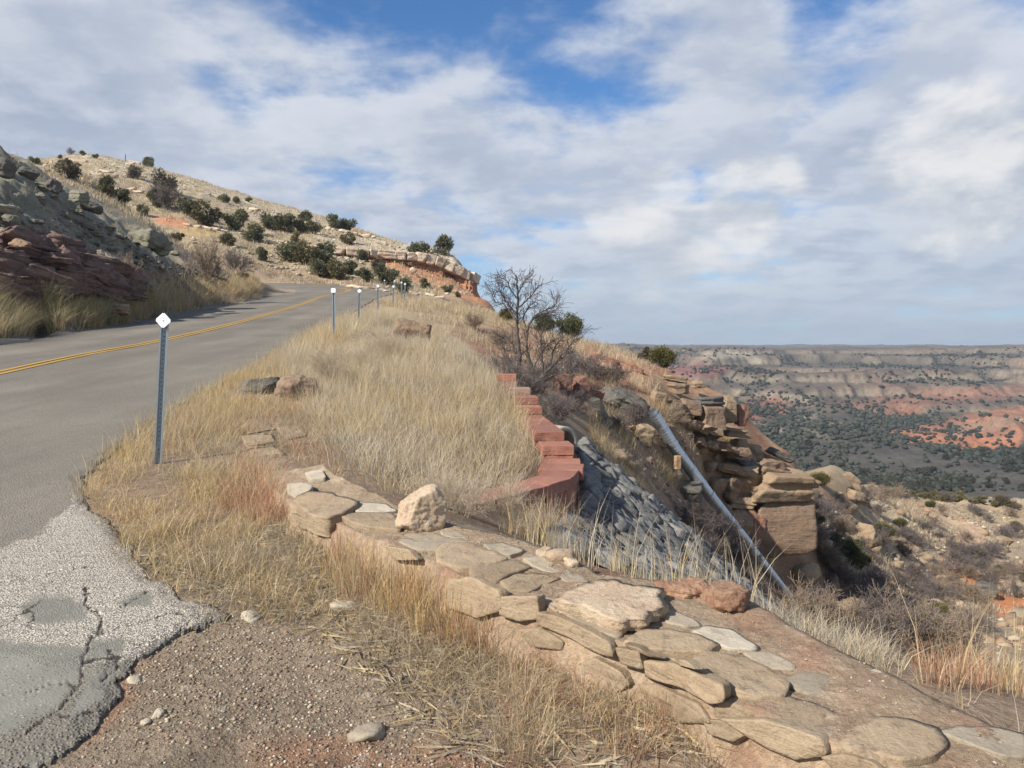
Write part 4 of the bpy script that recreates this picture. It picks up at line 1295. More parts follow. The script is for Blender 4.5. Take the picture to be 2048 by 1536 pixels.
# --- road cut
CUTG = 'rocks in the road cut'
for i, (px, py, Y, w, h, mt, r, lab) in enumerate([
        (296, 472, 36.6, 58, 34, 'shale', 0.15, 'rounded grey-green boulder capping the lower end of the road cut'),
        (322, 488, 37.2, 34, 30, 'shale', 0.3, 'smaller grey boulder below the rounded capping boulder'),
        (10, 330, 27.6, 32, 36, 'darkrock', 0.1, 'dark knob of rock at the top left corner of the cut'),
        (56, 340, 29.0, 36, 16, 'darkrock', 0.2, 'dark ledge right of the knob on top of the cut'),
        (158, 388, 31.6, 36, 20, 'shale', 0.15, 'stacked grey slabs on the shoulder of the cut'),
        (105, 365, 30.4, 28, 24, 'darkrock', 0.5, 'dark rock in the gullied top of the cut'),
        (178, 408, 33.2, 40, 20, 'darkrock', 0.4, 'dark overhanging ledge below the stacked slabs'),
        (12, 412, 26.4, 40, 18, 'shale', 0.1, 'pale grey slab at the frame edge halfway up the cut'),
        (20, 430, 26.2, 28, 14, 'shale', 0.2, 'lower pale grey slab at the frame edge of the cut'),
        (240, 612, 27.2, 26, 22, 'sandstone', 0.1, 'tan boulder at the road edge below the cut'),
        (222, 520, 30.2, 30, 20, 'shale', 0.6, 'tilted grey slab low on the cut'),
        (212, 508, 30.4, 36, 14, 'shale', 0.6, 'thin tilted slab above the low tilted slab'),
        (210, 545, 29.6, 24, 18, 'sandstone_brown', 0.7, 'brown wedge of rock low on the cut'),
        (40, 480, 25.2, 30, 18, 'sandstone_brown', 0.3, 'brown lump above the maroon ledges')]):
    B('cut_boulder', lab, 'rock', px, py, Y, (w, h), MT[mt], 120 + i, None, (0.1 * (i % 3), r, -0.5 + 0.4 * (i % 4)), CUTG, 4, sink=0.1, layers=0.10, cuts=20, rough=0.12, jit=0.3)
MAR = [rock('mudstone_ledge', (1.5, 1.1, 0.30 + 0.07 * k), 140 + k, MT['maroon'], 4, cuts=9, layers=0.16, rough=0.12, jit=0.22) for k in range(8)]
for i in range(75):
    px = RS.uniform(-60, 260); lo = 596 - 0.02 * px; hi = 470 + 0.32 * max(px, 0)
    py = RS.uniform(hi, lo)
    h_ = hit(px, py, 20, 34)
    sc = RS.uniform(0.45, 1.15)
    o = obj('mudstone_ledge', MAR[i % 8], None, (h_.x + 0.15, h_.y + 0.2, h_.z), (RS.uniform(-.12, .12), RS.uniform(-0.05, .22), 1.25 + RS.uniform(-.5, .5)), (sc * RS.uniform(0.6, 1.5), sc, sc * RS.uniform(0.6, 1.6)))
    tag(o, 'dark maroon mudstone ledge in the lower road cut', 'rock', 'maroon ledges of the road cut')
SHL = [rock('shale_lump', (0.8, 0.6, 0.35), 160 + k, MT['shale'], 4, layers=0.14, rough=0.12, jit=0.25) for k in range(6)]
for i in range(60):
    px = RS.uniform(-40, 400); hi = np.interp(px, [0, 60, 130, 250, 330, 400], [350, 350, 395, 470, 500, 545]); lo = np.interp(px, [0, 200, 330, 400], [490, 545, 590, 590])
    h_ = hit(px, RS.uniform(hi, lo), 20, 52)
    sc = RS.uniform(0.25, 0.85)
    o = obj('shale_lump', SHL[i % 6], None, (h_.x, h_.y, h_.z), (RS.uniform(-.3, .3), RS.uniform(-.1, .6), RS.uniform(0, 6)), sc)
    tag(o, 'loose grey shale lump on the road cut slope', 'rock', 'loose shale on the road cut')

# --- caprock ledge and prow cliff on the far hill
led = thing('caprock_ledge', 'pale jointed caprock ledge running across the hillside to the cliff', 'cliff', tuple(P(720, 510, 105)))
lp = [(614, 500, 103), (641, 499, 103.5), (658, 500, 104), (690, 503, 104.5), (714, 506, 105), (736, 508, 105.5), (751, 509, 106), (788, 512, 107), (811, 514, 107.5), (830, 515, 108),
      (850, 518, 108.5), (868, 523, 109), (884, 529, 109.5), (902, 537, 110), (920, 545, 110.5), (936, 553, 111), (949, 561, 112.0)]
LF = 1.6
for i in range(len(lp) - 1):
    a = P(lp[i][0], lp[i][1], lp[i][2] - LF); b = P(lp[i + 1][0], lp[i + 1][1], lp[i + 1][2] - LF)
    c = (a + b) / 2
    L = (b - a).length
    hgt = 1.15 if i < 9 else 1.5
    me = rock('block', (L * 1.10, 2.6, hgt), 400 + i, MT['limestone'], 4, cuts=3, rough=0.04, jit=0.05, layers=0.03)
    o = obj('block', me, led, c - led.location, (0, -math.atan2(b.z - a.z, math.hypot(b.x - a.x, b.y - a.y)), math.atan2(b.y - a.y, b.x - a.x)))
def m_cliff():
    m, T = material('red banded cliff clay')
    p = T.new('ShaderNodeNewGeometry').outputs['Position']
    c = attr(T, 'Col')
    n = T.noise(p, 1.2, 6, 0.65); n2 = T.noise(p, 7, 4, 0.65)
    c = T.mix(1.0, c, T.vmath('SCALE', (1, 1, 1), scale=T.math('MULTIPLY_ADD', n, 0.8, T.math('MULTIPLY_ADD', n2, 0.4, 0.4))), 'MULTIPLY')
    T.put(T.b.inputs['Base Color'], c)
    T.put(T.b.inputs['Normal'], T.bump(T.math('ADD', n, n2), 0.8, 0.25))
    return m


MT['cliff'] = m_cliff()
# the red face under the caprock: fluted and undercut
cl = [(822, 522, 546, 108.6), (850, 525, 556, 109.2), (868, 530, 566, 109.6), (884, 536, 572, 110), (896, 541, 576, 111.5), (904, 544, 582, 112.2), (912, 547, 588, 111.2), (926, 552, 592, 111), (942, 556, 594, 111.3), (953, 560, 596, 113),
      (955, 562, 598, 117), (950, 562, 600, 123)]
t = np.linspace(0, len(cl) - 1, 150)
ca = np.array(cl, float)
pxs, tys, bys, Ys = [np.interp(t, np.arange(len(cl)), ca[:, k]) for k in range(4)]
rows = np.linspace(0, 1, 46)
CVv = np.zeros((len(rows), len(t), 3))
for j in range(len(t)):
    T0 = P(pxs[j], tys[j], Ys[j] - 3.0); B0 = P(pxs[j], bys[j] + 6, Ys[j] - 4.2)
    CVv[:, j] = np.array(T0)[None] * (1 - rows[:, None]) + np.array(B0)[None] * rows[:, None]
hh = rows[:, None] * np.ones_like(t)[None]
fl = fbm(t[None] * 2.2 + 0 * hh, hh * 1.2, 0, 131, 4) * 0.7 + fbm(t[None] * 7, hh * 6, 0, 133, 3) * 0.25
bd = (np.abs(((hh * 5) % 1.0) - 0.5) - 0.25) * 0.7
CVv[..., 1] += -fl * 0.9 - bd * 0.5 + 0.5 - 0.9 * hh ** 2
CVv[..., 0] += fl * 0.25
cc = np.zeros(CVv.shape) + np.array((0.44, 0.215, 0.125))
cc = blend(cc, sstep(0.35, 0.0, hh + 0.1 * fl), (0.50, 0.32, 0.20))
cc = blend(cc, sstep(0.55, 0.8, hh + 0.12 * fl), (0.37, 0.13, 0.075))
cc = blend(cc, (np.sin((hh + 0.03 * fl) * 40) > 0.5) * 0.25, (0.32, 0.15, 0.10))
obj('cliff_face', mesh('cliff_face', (CVv - np.array(led.location)).reshape(-1, 3), grid_faces(len(rows), len(t)), MT['cliff'], True, cc.reshape(-1, 3)), led)
o = B('fallen_block', 'pale fallen block on the orange slope under the caprock', 'rock', 826, 541, 99, (14, 10), MT['limestone'], 451, 1.0, (0, 0.7, 0.3), None, 3)
HL = [rock('ledge_stone', (2.4, 1.2, 0.55), 460 + k, MT['limestone'], 3, cuts=5, layers=0.06) for k in range(5)]
hl_px = [(548, 488), (562, 486), (578, 489), (596, 492), (606, 495), (250, 384), (262, 382), (274, 386), (288, 384), (300, 388), (240, 386), (232, 383), (690, 466), (704, 468), (716, 470), (728, 474), (742, 476), (556, 438), (570, 442), (584, 444), (598, 446), (612, 450), (540, 440), (626, 453), (640, 456), (656, 460), (672, 462),
         (508, 420), (520, 424), (494, 424), (270, 325), (260, 330), (210, 345), (196, 352), (222, 352), (160, 325), (345, 400), (360, 405), (376, 452), (395, 455), (412, 457), (430, 460), (448, 464), (730, 578), (745, 580), (760, 582), (715, 577), (775, 584), (705, 575), (690, 573), (820, 588), (835, 590), (860, 592), (880, 598)]
for i, (px, py) in enumerate(hl_px):
    h_ = hit(px, py, 60, 175)
    o = obj('ledge_stone', HL[i % 5], None, (h_.x, h_.y, h_.z + 0.1), (0, RS.uniform(-.1, .25), RS.uniform(-.4, .4)), RS.uniform(0.5, 1.0) * h_.y / 120)
    if 570 <= py <= 600 and px > 600:
        tag(o, 'low dark ledge stone at the foot of the hill beyond the bend', 'rock', 'ledge stones beyond the bend')
    else:
        tag(o, 'pale ledge stone cropping out of the grassy hillside', 'rock', 'pale ledge stones on the hill')

# ------------------------------------------------------------------ old stone wall
ZP = {'6': (500, 850, 2.56), '7': (1000, 936, 2.56), '8': (1400, 1050, 3.1605), '2': (400, 400, 2.926)}


def zpts(z, pts):
    a, b, s = ZP[z]
    return [(a + x / s, b + y / s) for x, y in pts]


wall = thing('stone_wall', 'low old wall of buff flagstones and pink mortar crossing the foreground', 'wall', tuple(wall_top(1100, 1200)))
wl = np.array(wall.location)


def resample(pts, n):
    p = np.array(pts, float)
    s = np.concatenate([[0], np.cumsum(np.linalg.norm(np.diff(p, axis=0), axis=1))])
    t = np.linspace(0, s[-1], n)
    return np.stack([np.interp(t, s, p[:, k]) for k in range(p.shape[1])], 1)


wf = resample([tuple(wall_top(*p, lift=-0.005)) for p in WALL_FRONT[2:]], 170)
wb = resample([tuple(wall_top(*p, lift=-0.005)) for p in WALL_BACK[2:]], 170)
nf = np.zeros((170, 2))
tg = np.gradient(wf[:, :2], axis=0); tg /= np.linalg.norm(tg, axis=1)[:, None]
nf[:, 0] = tg[:, 1]; nf[:, 1] = -tg[:, 0]
rowsV = []
for k in np.linspace(1, 0, 9):                              # front face, foot to top
    q = wf.copy()
    q[:, :2] += nf * (0.02 + 0.07 * k)
    foot = zt(q[:, 0], q[:, 1]) - 0.10
    q[:, 2] = wf[:, 2] * (1 - k) + np.minimum(foot, wf[:, 2] - 0.05) * k
    rowsV.append(q)
for k in np.linspace(0, 1, 26):
    q = wf * (1 - k) + wb * k
    rowsV.append(q)
tb = np.gradient(wb[:, :2], axis=0); tb /= np.linalg.norm(tb, axis=1)[:, None]
for k in (0.3, 0.7, 1.0):
    q = wb.copy(); q[:, 0] += -tb[:, 1] * 0.10 * k; q[:, 1] += tb[:, 0] * 0.10 * k; q[:, 2] -= 0.45 * k
    rowsV.append(q)
WV = np.array(rowsV)
sz = WV.shape[:2]
n1 = fbm(WV[..., 0] * 5, WV[..., 1] * 5, WV[..., 2] * 5, 151, 4)
n2 = fbm(WV[..., 0] * 22, WV[..., 1] * 22, WV[..., 2] * 22, 153, 3)
WV[..., 2] += (n1 * 0.022 + n2 * 0.010)
fr = np.zeros(sz); fr[:9] = 1
WV[..., :2] += (nf[None] * (fr * (n1 * 0.03 + n2 * 0.015))[..., None])
wc = np.zeros(sz + (3,)) + np.array((0.31, 0.232, 0.152))
wc = blend(wc, fr * 0.8, (0.36, 0.255, 0.165))
wc = blend(wc, (1 - fr) * sstep(-0.1, 0.4, n1) * 0.7, (0.30, 0.205, 0.135))
wc = blend(wc, sstep(0.15, 0.5, fbm(WV[..., 0] * 3, WV[..., 1] * 3, 0, 155, 3)) * 0.6, (0.27, 0.15, 0.095))
wc = blend(wc, sstep(0.2, 0.5, n2) * 0.4, (0.50, 0.40, 0.29))
obj('mortar', mesh('mortar', (WV - wl).reshape(-1, 3), grid_faces(*sz), MT['mortar'], True, wc.reshape(-1, 3)), wall)


def slab(name, pts3, up, thick, seed, mat, parent, origin, dome=0.10, n=44, ragged=0.03):
    """a worn stone from its outline: rounded edge, slightly domed rough face"""
    p = np.array([tuple(q) for q in pts3])
    p = np.concatenate([p, p[:1]])
    s = np.concatenate([[0], np.cumsum(np.linalg.norm(np.diff(p, axis=0), axis=1))])
    # soften the corners, then add ragged chips
    t = np.linspace(0, s[-1], 3 * n, endpoint=False)
    q = np.stack([np.interp(t, s, p[:, k]) for k in range(3)], 1)
    for _ in range(2):
        q = 0.25 * np.roll(q, 1, 0) + 0.5 * q + 0.25 * np.roll(q, -1, 0)
    q = q[::3]
    c = q.mean(0)
    up = np.asarray(up, float); up /= np.linalg.norm(up)
    size = np.linalg.norm(q - c, axis=1).mean()
    q = c + (q - c) * 1.07
    rs = fbm(q[:, 0] * 12 + seed, q[:, 1] * 12, q[:, 2] * 12, seed, 4, 0.6)
    q = c + (q - c) * (1 + rs * 2.4 * ragged / 0.03 * 0.05)[:, None]
    rings = []
    for (sc, dz) in ((0.95, -1.0), (1.0, -0.7), (1.01, -0.35), (1.0, -0.05), (0.985, 0.0), (0.82, 0.005), (0.55, 0.008), (0.28, 0.008)):
        r = c + (q - c) * sc
        nn = fbm(r[:, 0] * 7, r[:, 1] * 7, r[:, 2] * 7 + seed, seed + 5, 3)
        n3 = fbm(r[:, 0] * 26, r[:, 1] * 26, r[:, 2] * 26, seed + 6, 2)
        lay = 1 + (0.035 * math.sin(dz * 9 + seed) if dz < 0 else 0)
        r = c + (r - c) * lay
        zoff = dz * thick if dz < 0 else dz * size * dome * 6
        r = r + up * (zoff + nn * 0.010 * min(1, size / 0.1) * (1 if dz > -0.2 else 0.4) + n3 * 0.004)[:, None]
        rings.append(r)
    V = np.concatenate(rings + [(c + up * size * dome * 0.05)[None]])
    f = []
    R = len(rings)
    for a in range(R - 1):
        for j in range(n):
            f.append((a * n + j, a * n + (j + 1) % n, (a + 1) * n + (j + 1) % n, (a + 1) * n + j))
    for j in range(n):
        f.append(((R - 1) * n + j, (R - 1) * n + (j + 1) % n, R * n))
    o = obj(name, mesh(name, V - c, f, mat, True), parent, c - origin)
    # keep the faces outward
    bm = bmesh.new(); bm.from_mesh(o.data); bmesh.ops.recalc_face_normals(bm, faces=bm.faces); bm.to_mesh(o.data); bm.free()
    return o


TOPS = [
    ('6', [(190, 300), (270, 292), (322, 310), (290, 345), (235, 372), (200, 345)], .06, 0, 'flag_pale'),
    ('6', [(225, 385), (300, 342), (420, 350), (560, 395), (500, 440), (400, 478), (300, 455)], .11, .02, 'flag'),
    ('6', [(560, 392), (690, 402), (752, 442), (640, 450), (540, 440)], .05, .0, 'flag_pale'),
    ('6', [(470, 462), (560, 448), (720, 452), (775, 500), (760, 538), (640, 522), (520, 498)], .10, .01, 'flag'),
    ('6', [(750, 590), (800, 555), (960, 562), (1050, 580), (1130, 600), (965, 640), (860, 635)], .05, -.02, 'flag_grey'),
    ('6', [(960, 640), (1010, 608), (1120, 603), (1260, 648), (1300, 680), (1190, 718), (1080, 722), (965, 690)], .10, .02, 'flag'),
    ('6', [(1130, 735), (1230, 690), (1380, 700), (1445, 725), (1335, 757), (1262, 798), (1150, 778)], .09, .01, 'flag'),
    ('6', [(1280, 795), (1380, 755), (1480, 765), (1590, 785), (1505, 812), (1432, 852), (1305, 848)], .08, .0, 'flag'),
    ('6', [(1200, 612), (1290, 600), (1410, 640), (1335, 668), (1240, 652)], .05, -.01, 'flag_grey'),
    ('6', [(1400, 682), (1480, 670), (1590, 710), (1650, 758), (1540, 757), (1445, 720)], .05, -.02, 'flag_grey'),
    ('6', [(980, 545), (1060, 548), (1110, 575), (1040, 575), (985, 562)], .04, -.02, 'flag_grey'),
    ('6', [(1560, 765), (1680, 762), (1730, 800), (1620, 800)], .04, -.02, 'flag_grey'),
    ('6', [(1470, 892), (1560, 888), (1720, 958), (1910, 1058), (1870, 1085), (1760, 1042), (1600, 962)], .07, -.01, 'flag_grey'),
    ('7', [(640, 885), (720, 832), (860, 822), (1020, 850), (1115, 900), (1060, 942), (880, 932), (760, 916)], .06, .02, 'flag'),
    ('7', [(990, 828), (1060, 803), (1190, 825), (1315, 908), (1300, 928), (1170, 922), (1080, 882)], .05, .01, 'flag_pale'),
    ('7', [(800, 745), (880, 725), (1000, 778), (1030, 808), (960, 815), (860, 792)], .04, -.01, 'flag_grey'),
    ('7', [(1250, 945), (1370, 938), (1500, 998), (1505, 1022), (1400, 1022), (1300, 988)], .05, 0, 'flag_grey'),
    ('7', [(1460, 1082), (1540, 1045), (1640, 1048), (1735, 1090), (1700, 1142), (1580, 1152), (1490, 1112)], .05, 0, 'flag_grey'),
    ('7', [(1000, 975), (1060, 940), (1250, 968), (1390, 1038), (1475, 1090), (1440, 1142), (1330, 1162), (1200, 1132), (1060, 1062), (1008, 1012)], .10, .03, 'flag'),
    ('7', [(1130, 1185), (1250, 1165), (1450, 1168), (1600, 1200), (1785, 1290), (1740, 1335), (1600, 1332), (1450, 1292), (1280, 1235)], .13, .0, 'flag'),
    ('8', [(880, 1365), (980, 1280), (1150, 1218), (1330, 1218), (1500, 1280), (1562, 1380), (1480, 1452), (1280, 1492), (1100, 1432), (930, 1412)], .13, .02, 'flag'),
    ('8', [(1500, 1288), (1680, 1268), (1880, 1272), (2060, 1330), (2060, 1455), (1900, 1455), (1720, 1382)], .06, .01, 'flag_grey'),
    ('8', [(1050, 920), (1110, 912), (1150, 930), (1130, 948), (1075, 942)], .04, -.01, 'flag_pale'),
    ('2', [(240, 1322), (380, 1300), (425, 1350), (285, 1372)], .05, 0, 'flag'), ('2', [(440, 1322), (560, 1308), (605, 1380), (500, 1402)], .05, .0, 'flag'),
    ('2', [(250, 1392), (370, 1380), (405, 1432), (270, 1452)], .05, 0, 'flag'), ('2', [(285, 1462), (420, 1450), (500, 1500), (300, 1505)], .05, .0, 'flag'),
    ('6', [(10, 60), (110, 58), (132, 100), (20, 112)], .05, 0, 'flag'), ('6', [(140, 15), (260, 0), (292, 60), (190, 78)], .05, 0, 'flag'),
    ('6', [(285, 242), (370, 228), (385, 262), (310, 275)], .05, 0, 'flag_pale'),
]
for i, (z, pts, th, dz, mt) in enumerate(TOPS):
    w = [wall_top(*p, lift=max(dz, 0.0) * 0.7) for p in zpts(z, pts)]
    if z == '2' or (z == '6' and max(p[1] for p in pts) < 130):      # the far end lies flush in the ground
        w = [hit(*p, 4, 14) + Vector((0, 0, 0.015)) for p in zpts(z, pts)]
    slab('stone', w, (0, -0.075, 1), th, 500 + i, MT[mt], wall, wl, 0.05)
FRONTS = [
    ('6', [(1030, 795), (1130, 790), (1262, 852), (1272, 950), (1150, 982), (1010, 932)], .07), ('6', [(1275, 882), (1458, 882), (1470, 990), (1380, 1002), (1280, 972)], .08),
    ('6', [(1380, 1052), (1480, 1040), (1592, 1110), (1592, 1152), (1440, 1132)], .07), ('6', [(1472, 962), (1560, 978), (1700, 1038), (1832, 1110), (1842, 1182), (1780, 1172), (1640, 1092), (1480, 1022)], .09),
    ('6', [(1680, 1230), (1760, 1192), (1900, 1262), (1950, 1332), (1870, 1372), (1720, 1342)], .07), ('6', [(1872, 1142), (1990, 1162), (2012, 1252), (1900, 1222)], .08),
    ('7', [(640, 900), (720, 925), (740, 945), (840, 975), (760, 965), (660, 925)], .05), ('7', [(742, 992), (900, 1012), (1120, 1112), (1132, 1190), (1060, 1200), (930, 1122), (752, 1072)], .09),
    ('7', [(720, 1122), (800, 1112), (1000, 1212), (1062, 1300), (900, 1300), (780, 1222)], .08), ('7', [(1150, 1292), (1350, 1292), (1622, 1382), (1652, 1470), (1500, 1492), (1300, 1402)], .09),
    ('7', [(870, 975), (950, 985), (1000, 1030), (920, 1010)], .05), ('7', [(150, 1095), (250, 1100), (330, 1150), (230, 1160)], .05),
    ('8', [(20, 1230), (130, 1240), (260, 1330), (200, 1370), (60, 1320)], .07), ('8', [(770, 1470), (900, 1450), (1080, 1500), (1200, 1600), (900, 1600)], .08),
    ('6', [(690, 620), (800, 640), (850, 690), (740, 690)], .05), ('6', [(220, 455), (310, 500), (380, 545), (260, 530)], .06),
]
wfl = [(q[0], q[1]) for q in wf]


def front_hit(px, py, off):
    v, e = ray(px, py)
    best = None
    for i in range(len(wfl) - 1):
        (x1, y1), (x2, y2) = wfl[i], wfl[i + 1]
        x1 += nf[i, 0] * off; y1 += nf[i, 1] * off; x2 += nf[i + 1, 0] * off; y2 += nf[i + 1, 1] * off
        # x = v y on the segment
        den = (x2 - x1) - v * (y2 - y1)
        if abs(den) < 1e-9: continue
        t = (v * y1 - x1) / den
        if -0.02 <= t <= 1.02:
            y = y1 + t * (y2 - y1)
            if best is None or y < best[1]:
                best = (v * y, y, CAMZ + e * y, i)
    return best


for i, (z, pts, th) in enumerate(FRONTS):
    w = [front_hit(*p, 0.07) for p in zpts(z, pts)]
    w = [q for q in w if q]
    if len(w) < 4: continue
    k = w[0][3]
    nn = (nf[k, 0], nf[k, 1], 0.15)
    slab('stone', [q[:3] for q in w], nn, th, 560 + i, MT['flag'], wall, wl, 0.07)

# loose pieces lying on the wall
a = zpts('6', [(755, 415), (800, 350), (870, 335), (895, 370), (960, 470), (960, 545), (900, 560), (800, 535), (760, 500)])
cpt = wall_top(836, 1062)
o = obj('loose_rock', rock('loose_rock', (0.23, 0.19, 0.25), 613, MT['conglom'], 5, cuts=14, rough=0.07, layers=0), None, (cpt.x + 0.01, cpt.y + 0.09, cpt.z + 0.09), (0.1, -0.18, 0.5))
tag(o, 'upright cream lump of concrete sitting on the stone wall', 'rock')
sp = [wall_top(*p, lift=0.05) for p in zpts('7', [(280, 675), (400, 592), (600, 580), (790, 612), (820, 690), (800, 728), (720, 770), (640, 785), (560, 770), (420, 722)])]
o = slab('loose_slab', sp, (0.05, -0.15, 1), 0.05, 615, MT['conglom'], None, np.zeros(3), 0.03, 90, 0.10)
tag(o, 'broad cream slab of broken concrete lying on the stone wall', 'rock')
cpt = wall_top(1462, 1216)
o = obj('mortar_lump', rock('mortar_lump', (0.17, 0.17, 0.11), 617, MT['conglom_red'], 4, cuts=10, rough=0.12), None, (cpt.x, cpt.y + 0.04, cpt.z + 0.03), (0, 0.1, 0.2))
tag(o, 'rusty crumbling mortar lump at the back edge of the stone wall', 'rock')
for i, (px, py, s, lab) in enumerate([(1345, 1182, 0.09, 'crumbled mortar lump just right of the broad cream slab'), (1385, 1186, 0.11, 'crumbled mortar lump midway between cream slab and rusty lump'), (1425, 1192, 0.10, 'crumbled mortar lump touching the rusty lump')]):
    cpt = wall_top(px, py)
    o = obj('mortar_lump', rock('mortar_lump', (s * 1.7, s * 1.1, s * 0.6), 640 + i, MT['conglom_red'], 4, cuts=6, rough=0.16), None, (cpt.x, cpt.y + 0.03, cpt.z), (0, 0.05 * i, i * 0.8))
    tag(o, lab, 'rock')
for i, (px, py, s, lab) in enumerate([(1120, 1118, 0.10, 'tan mortar chunk at the wall edge above the grey bank'), (1090, 1108, 0.07, 'small tan mortar chunk left of the larger edge chunk'), (1142, 1128, 0.06, 'small tan mortar crumb right of the larger edge chunk')]):
    cpt = wall_top(px, py)
    o = obj('mortar_lump', rock('mortar_lump', (s * 1.4, s, s * .8), 620 + i, MT['conglom'], 3, rough=0.1), None, (cpt.x, cpt.y, cpt.z + s * .1), (0, 0, i))
    tag(o, lab, 'rock')

# ------------------------------------------------------------------ boulders in the grass
o = B('grass_boulder', 'dark grey boulder half sunk in yellow grass by the road', 'boulder', 524, 764, 11.4, (86, 50), MT['darkrock'], 701, 0.5, (0, 0, 0.3), None, 5, layers=0.02, sink=0.10, cuts=30, rough=0.07, jit=0.3)
o = B('grass_boulder', 'brown squarish boulder beside the dark grey boulder in the grass', 'boulder', 590, 780, 10.9, (80, 76), MT['sandstone_brown'], 703, 0.55, (0.1, 0.1, 0.5), None, 5, layers=0.03, sink=0.06, cuts=30, rough=0.07, jit=0.3)
o = B('grass_boulder', 'low brown boulder on the crest of the grassy mound', 'boulder', 822, 664, 19.5, (78, 50), MT['sandstone_brown'], 706, 0.9, (0, 0.25, 0.1), None, 5, layers=0.05, sink=0.05)
o = B('grass_boulder', 'flat brown boulder left of the crest boulder on the mound', 'boulder', 760, 668, 20.2, (70, 22), MT['sandstone_brown'], 707, 0.9, (0, -0.05, 0.1), None, 4, layers=0.05, sink=0.12)
for i, (px, py, w, h, lab) in enumerate([(690, 1218, 40, 22, 'small cream stone in the gravel before the wall'), (505, 1240, 36, 16, 'flat cream stone in the gravel near the asphalt corner'), (740, 1470, 60, 22, 'flat grey stone in the gravel at the bottom'),
                                         (318, 1432, 22, 14, 'pale pebble by the broken asphalt edge'), (292, 1448, 18, 9, 'pale pebble left of its twin by the broken asphalt'), (268, 1368, 24, 10, 'cream pebble at the asphalt crack'), (1015, 1285, 30, 14, 'small stone at the wall foot')]):
    cpt = hit(px, py, 1.5, 8)
    o = obj('gravel_stone', rock('gravel_stone', (w * cpt.y / F * 1.1, w * cpt.y / F, h * cpt.y / F), 720 + i, MT['flag_pale' if i != 2 else 'flag_grey'], 3, cuts=5, rough=0.16, jit=0.35), None, (cpt.x, cpt.y, cpt.z + 0.004), (0, 0, i * 0.7))
    tag(o, lab, 'stone')

# ------------------------------------------------------------------ red block wall
rw = thing('block_wall', 'stepped retaining wall of red concrete blocks curving round the grassy fill', 'retaining wall', (0.5, 8.2, 0.0))
rl = np.array(rw.location)


def block(name, c, L, W, H, ang, mat, seed, bev=0.012, split=0.0, parent=None, origin=None):
    """a concrete wall block, chamfered, with a rough split face along its -Y side"""
    nx, ny, nz = 7, 5, 4
    bm = bmesh.new()
    bmesh.ops.create_cube(bm, size=1.0)
    bmesh.ops.scale(bm, vec=(L, W, H), verts=bm.verts)
    bmesh.ops.bevel(bm, geom=bm.edges[:], offset=bev * 0.6, segments=1, affect='EDGES')
    bmesh.ops.subdivide_edges(bm, edges=[e for e in bm.edges if e.calc_length() > 0.06], cuts=3, use_grid_fill=True)
    me = bpy.data.meshes.new(name)
    bm.to_mesh(me); bm.free()
    co = np.empty(len(me.vertices) * 3, np.float32); me.vertices.foreach_get('co', co); co = co.reshape(-1, 3)
    nn = fbm(co[:, 0] * 14 + seed, co[:, 1] * 14, co[:, 2] * 14, seed, 3)
    co = co + np.array((0.26, 0.86, 0.43))[None] * (nn * np.where(co[:, 1] < -W * 0.42, 0.004 + split, 0.004))[:, None]
    me.vertices.foreach_set('co', co.astype(np.float32).ravel()); me.update()
    me.materials.append(mat)
    return obj(name, me, parent, Vector(c) - Vector(origin), (0, 0, ang))


# the curved low end: cap stones on courses of blocks; outer edge traced at cap height
zcap = 0.33
outer = []
for p in [(900, 1022), (950, 1008), (1000, 996), (1050, 983), (1100, 970), (1140, 958), (1157, 944), (1160, 928)]:
    v, e = ray(*p); d = (zcap - CAMZ) / e
    outer.append((v * d, d))
outer = resample(outer, 7)
for i in range(6):
    a = outer[i]; b = outer[i + 1]
    t = b - a; L = np.linalg.norm(t); ang = math.atan2(t[1], t[0]); n_in = np.array((-t[1], t[0])) / L
    W = 0.34
    c = (a + b) / 2 + n_in * W / 2
    block('cap_stone', (c[0], c[1], zcap - 0.055), L * 0.985, W, 0.11, ang, MT['redblock'], 800 + i, 0.008, 0.012, rw, rl)
    for k in range(4):
        c = (a + b) / 2 + n_in * (W / 2 + 0.02 - 0.006 * k) + (0.15 if k % 2 else 0.0) * t / L * 0.6
        block('wall_block', (c[0], c[1], zcap - 0.11 - 0.10 - 0.203 * k), L * 0.955, W * 0.9, 0.195, ang, MT['redblock'], 820 + i * 5 + k, 0.010, 0.03, rw, rl)
# flat landing behind the curve
for i, (x, y, L, W, ang) in enumerate([(0.52, 8.05, 0.42, 0.46, 1.45), (0.54, 8.45, 0.42, 0.42, 1.5)]):
    block('cap_stone', (x, y, zcap - 0.052), L, W, 0.105, ang, MT['redblock'], 860 + i, 0.008, 0.01, rw, rl)
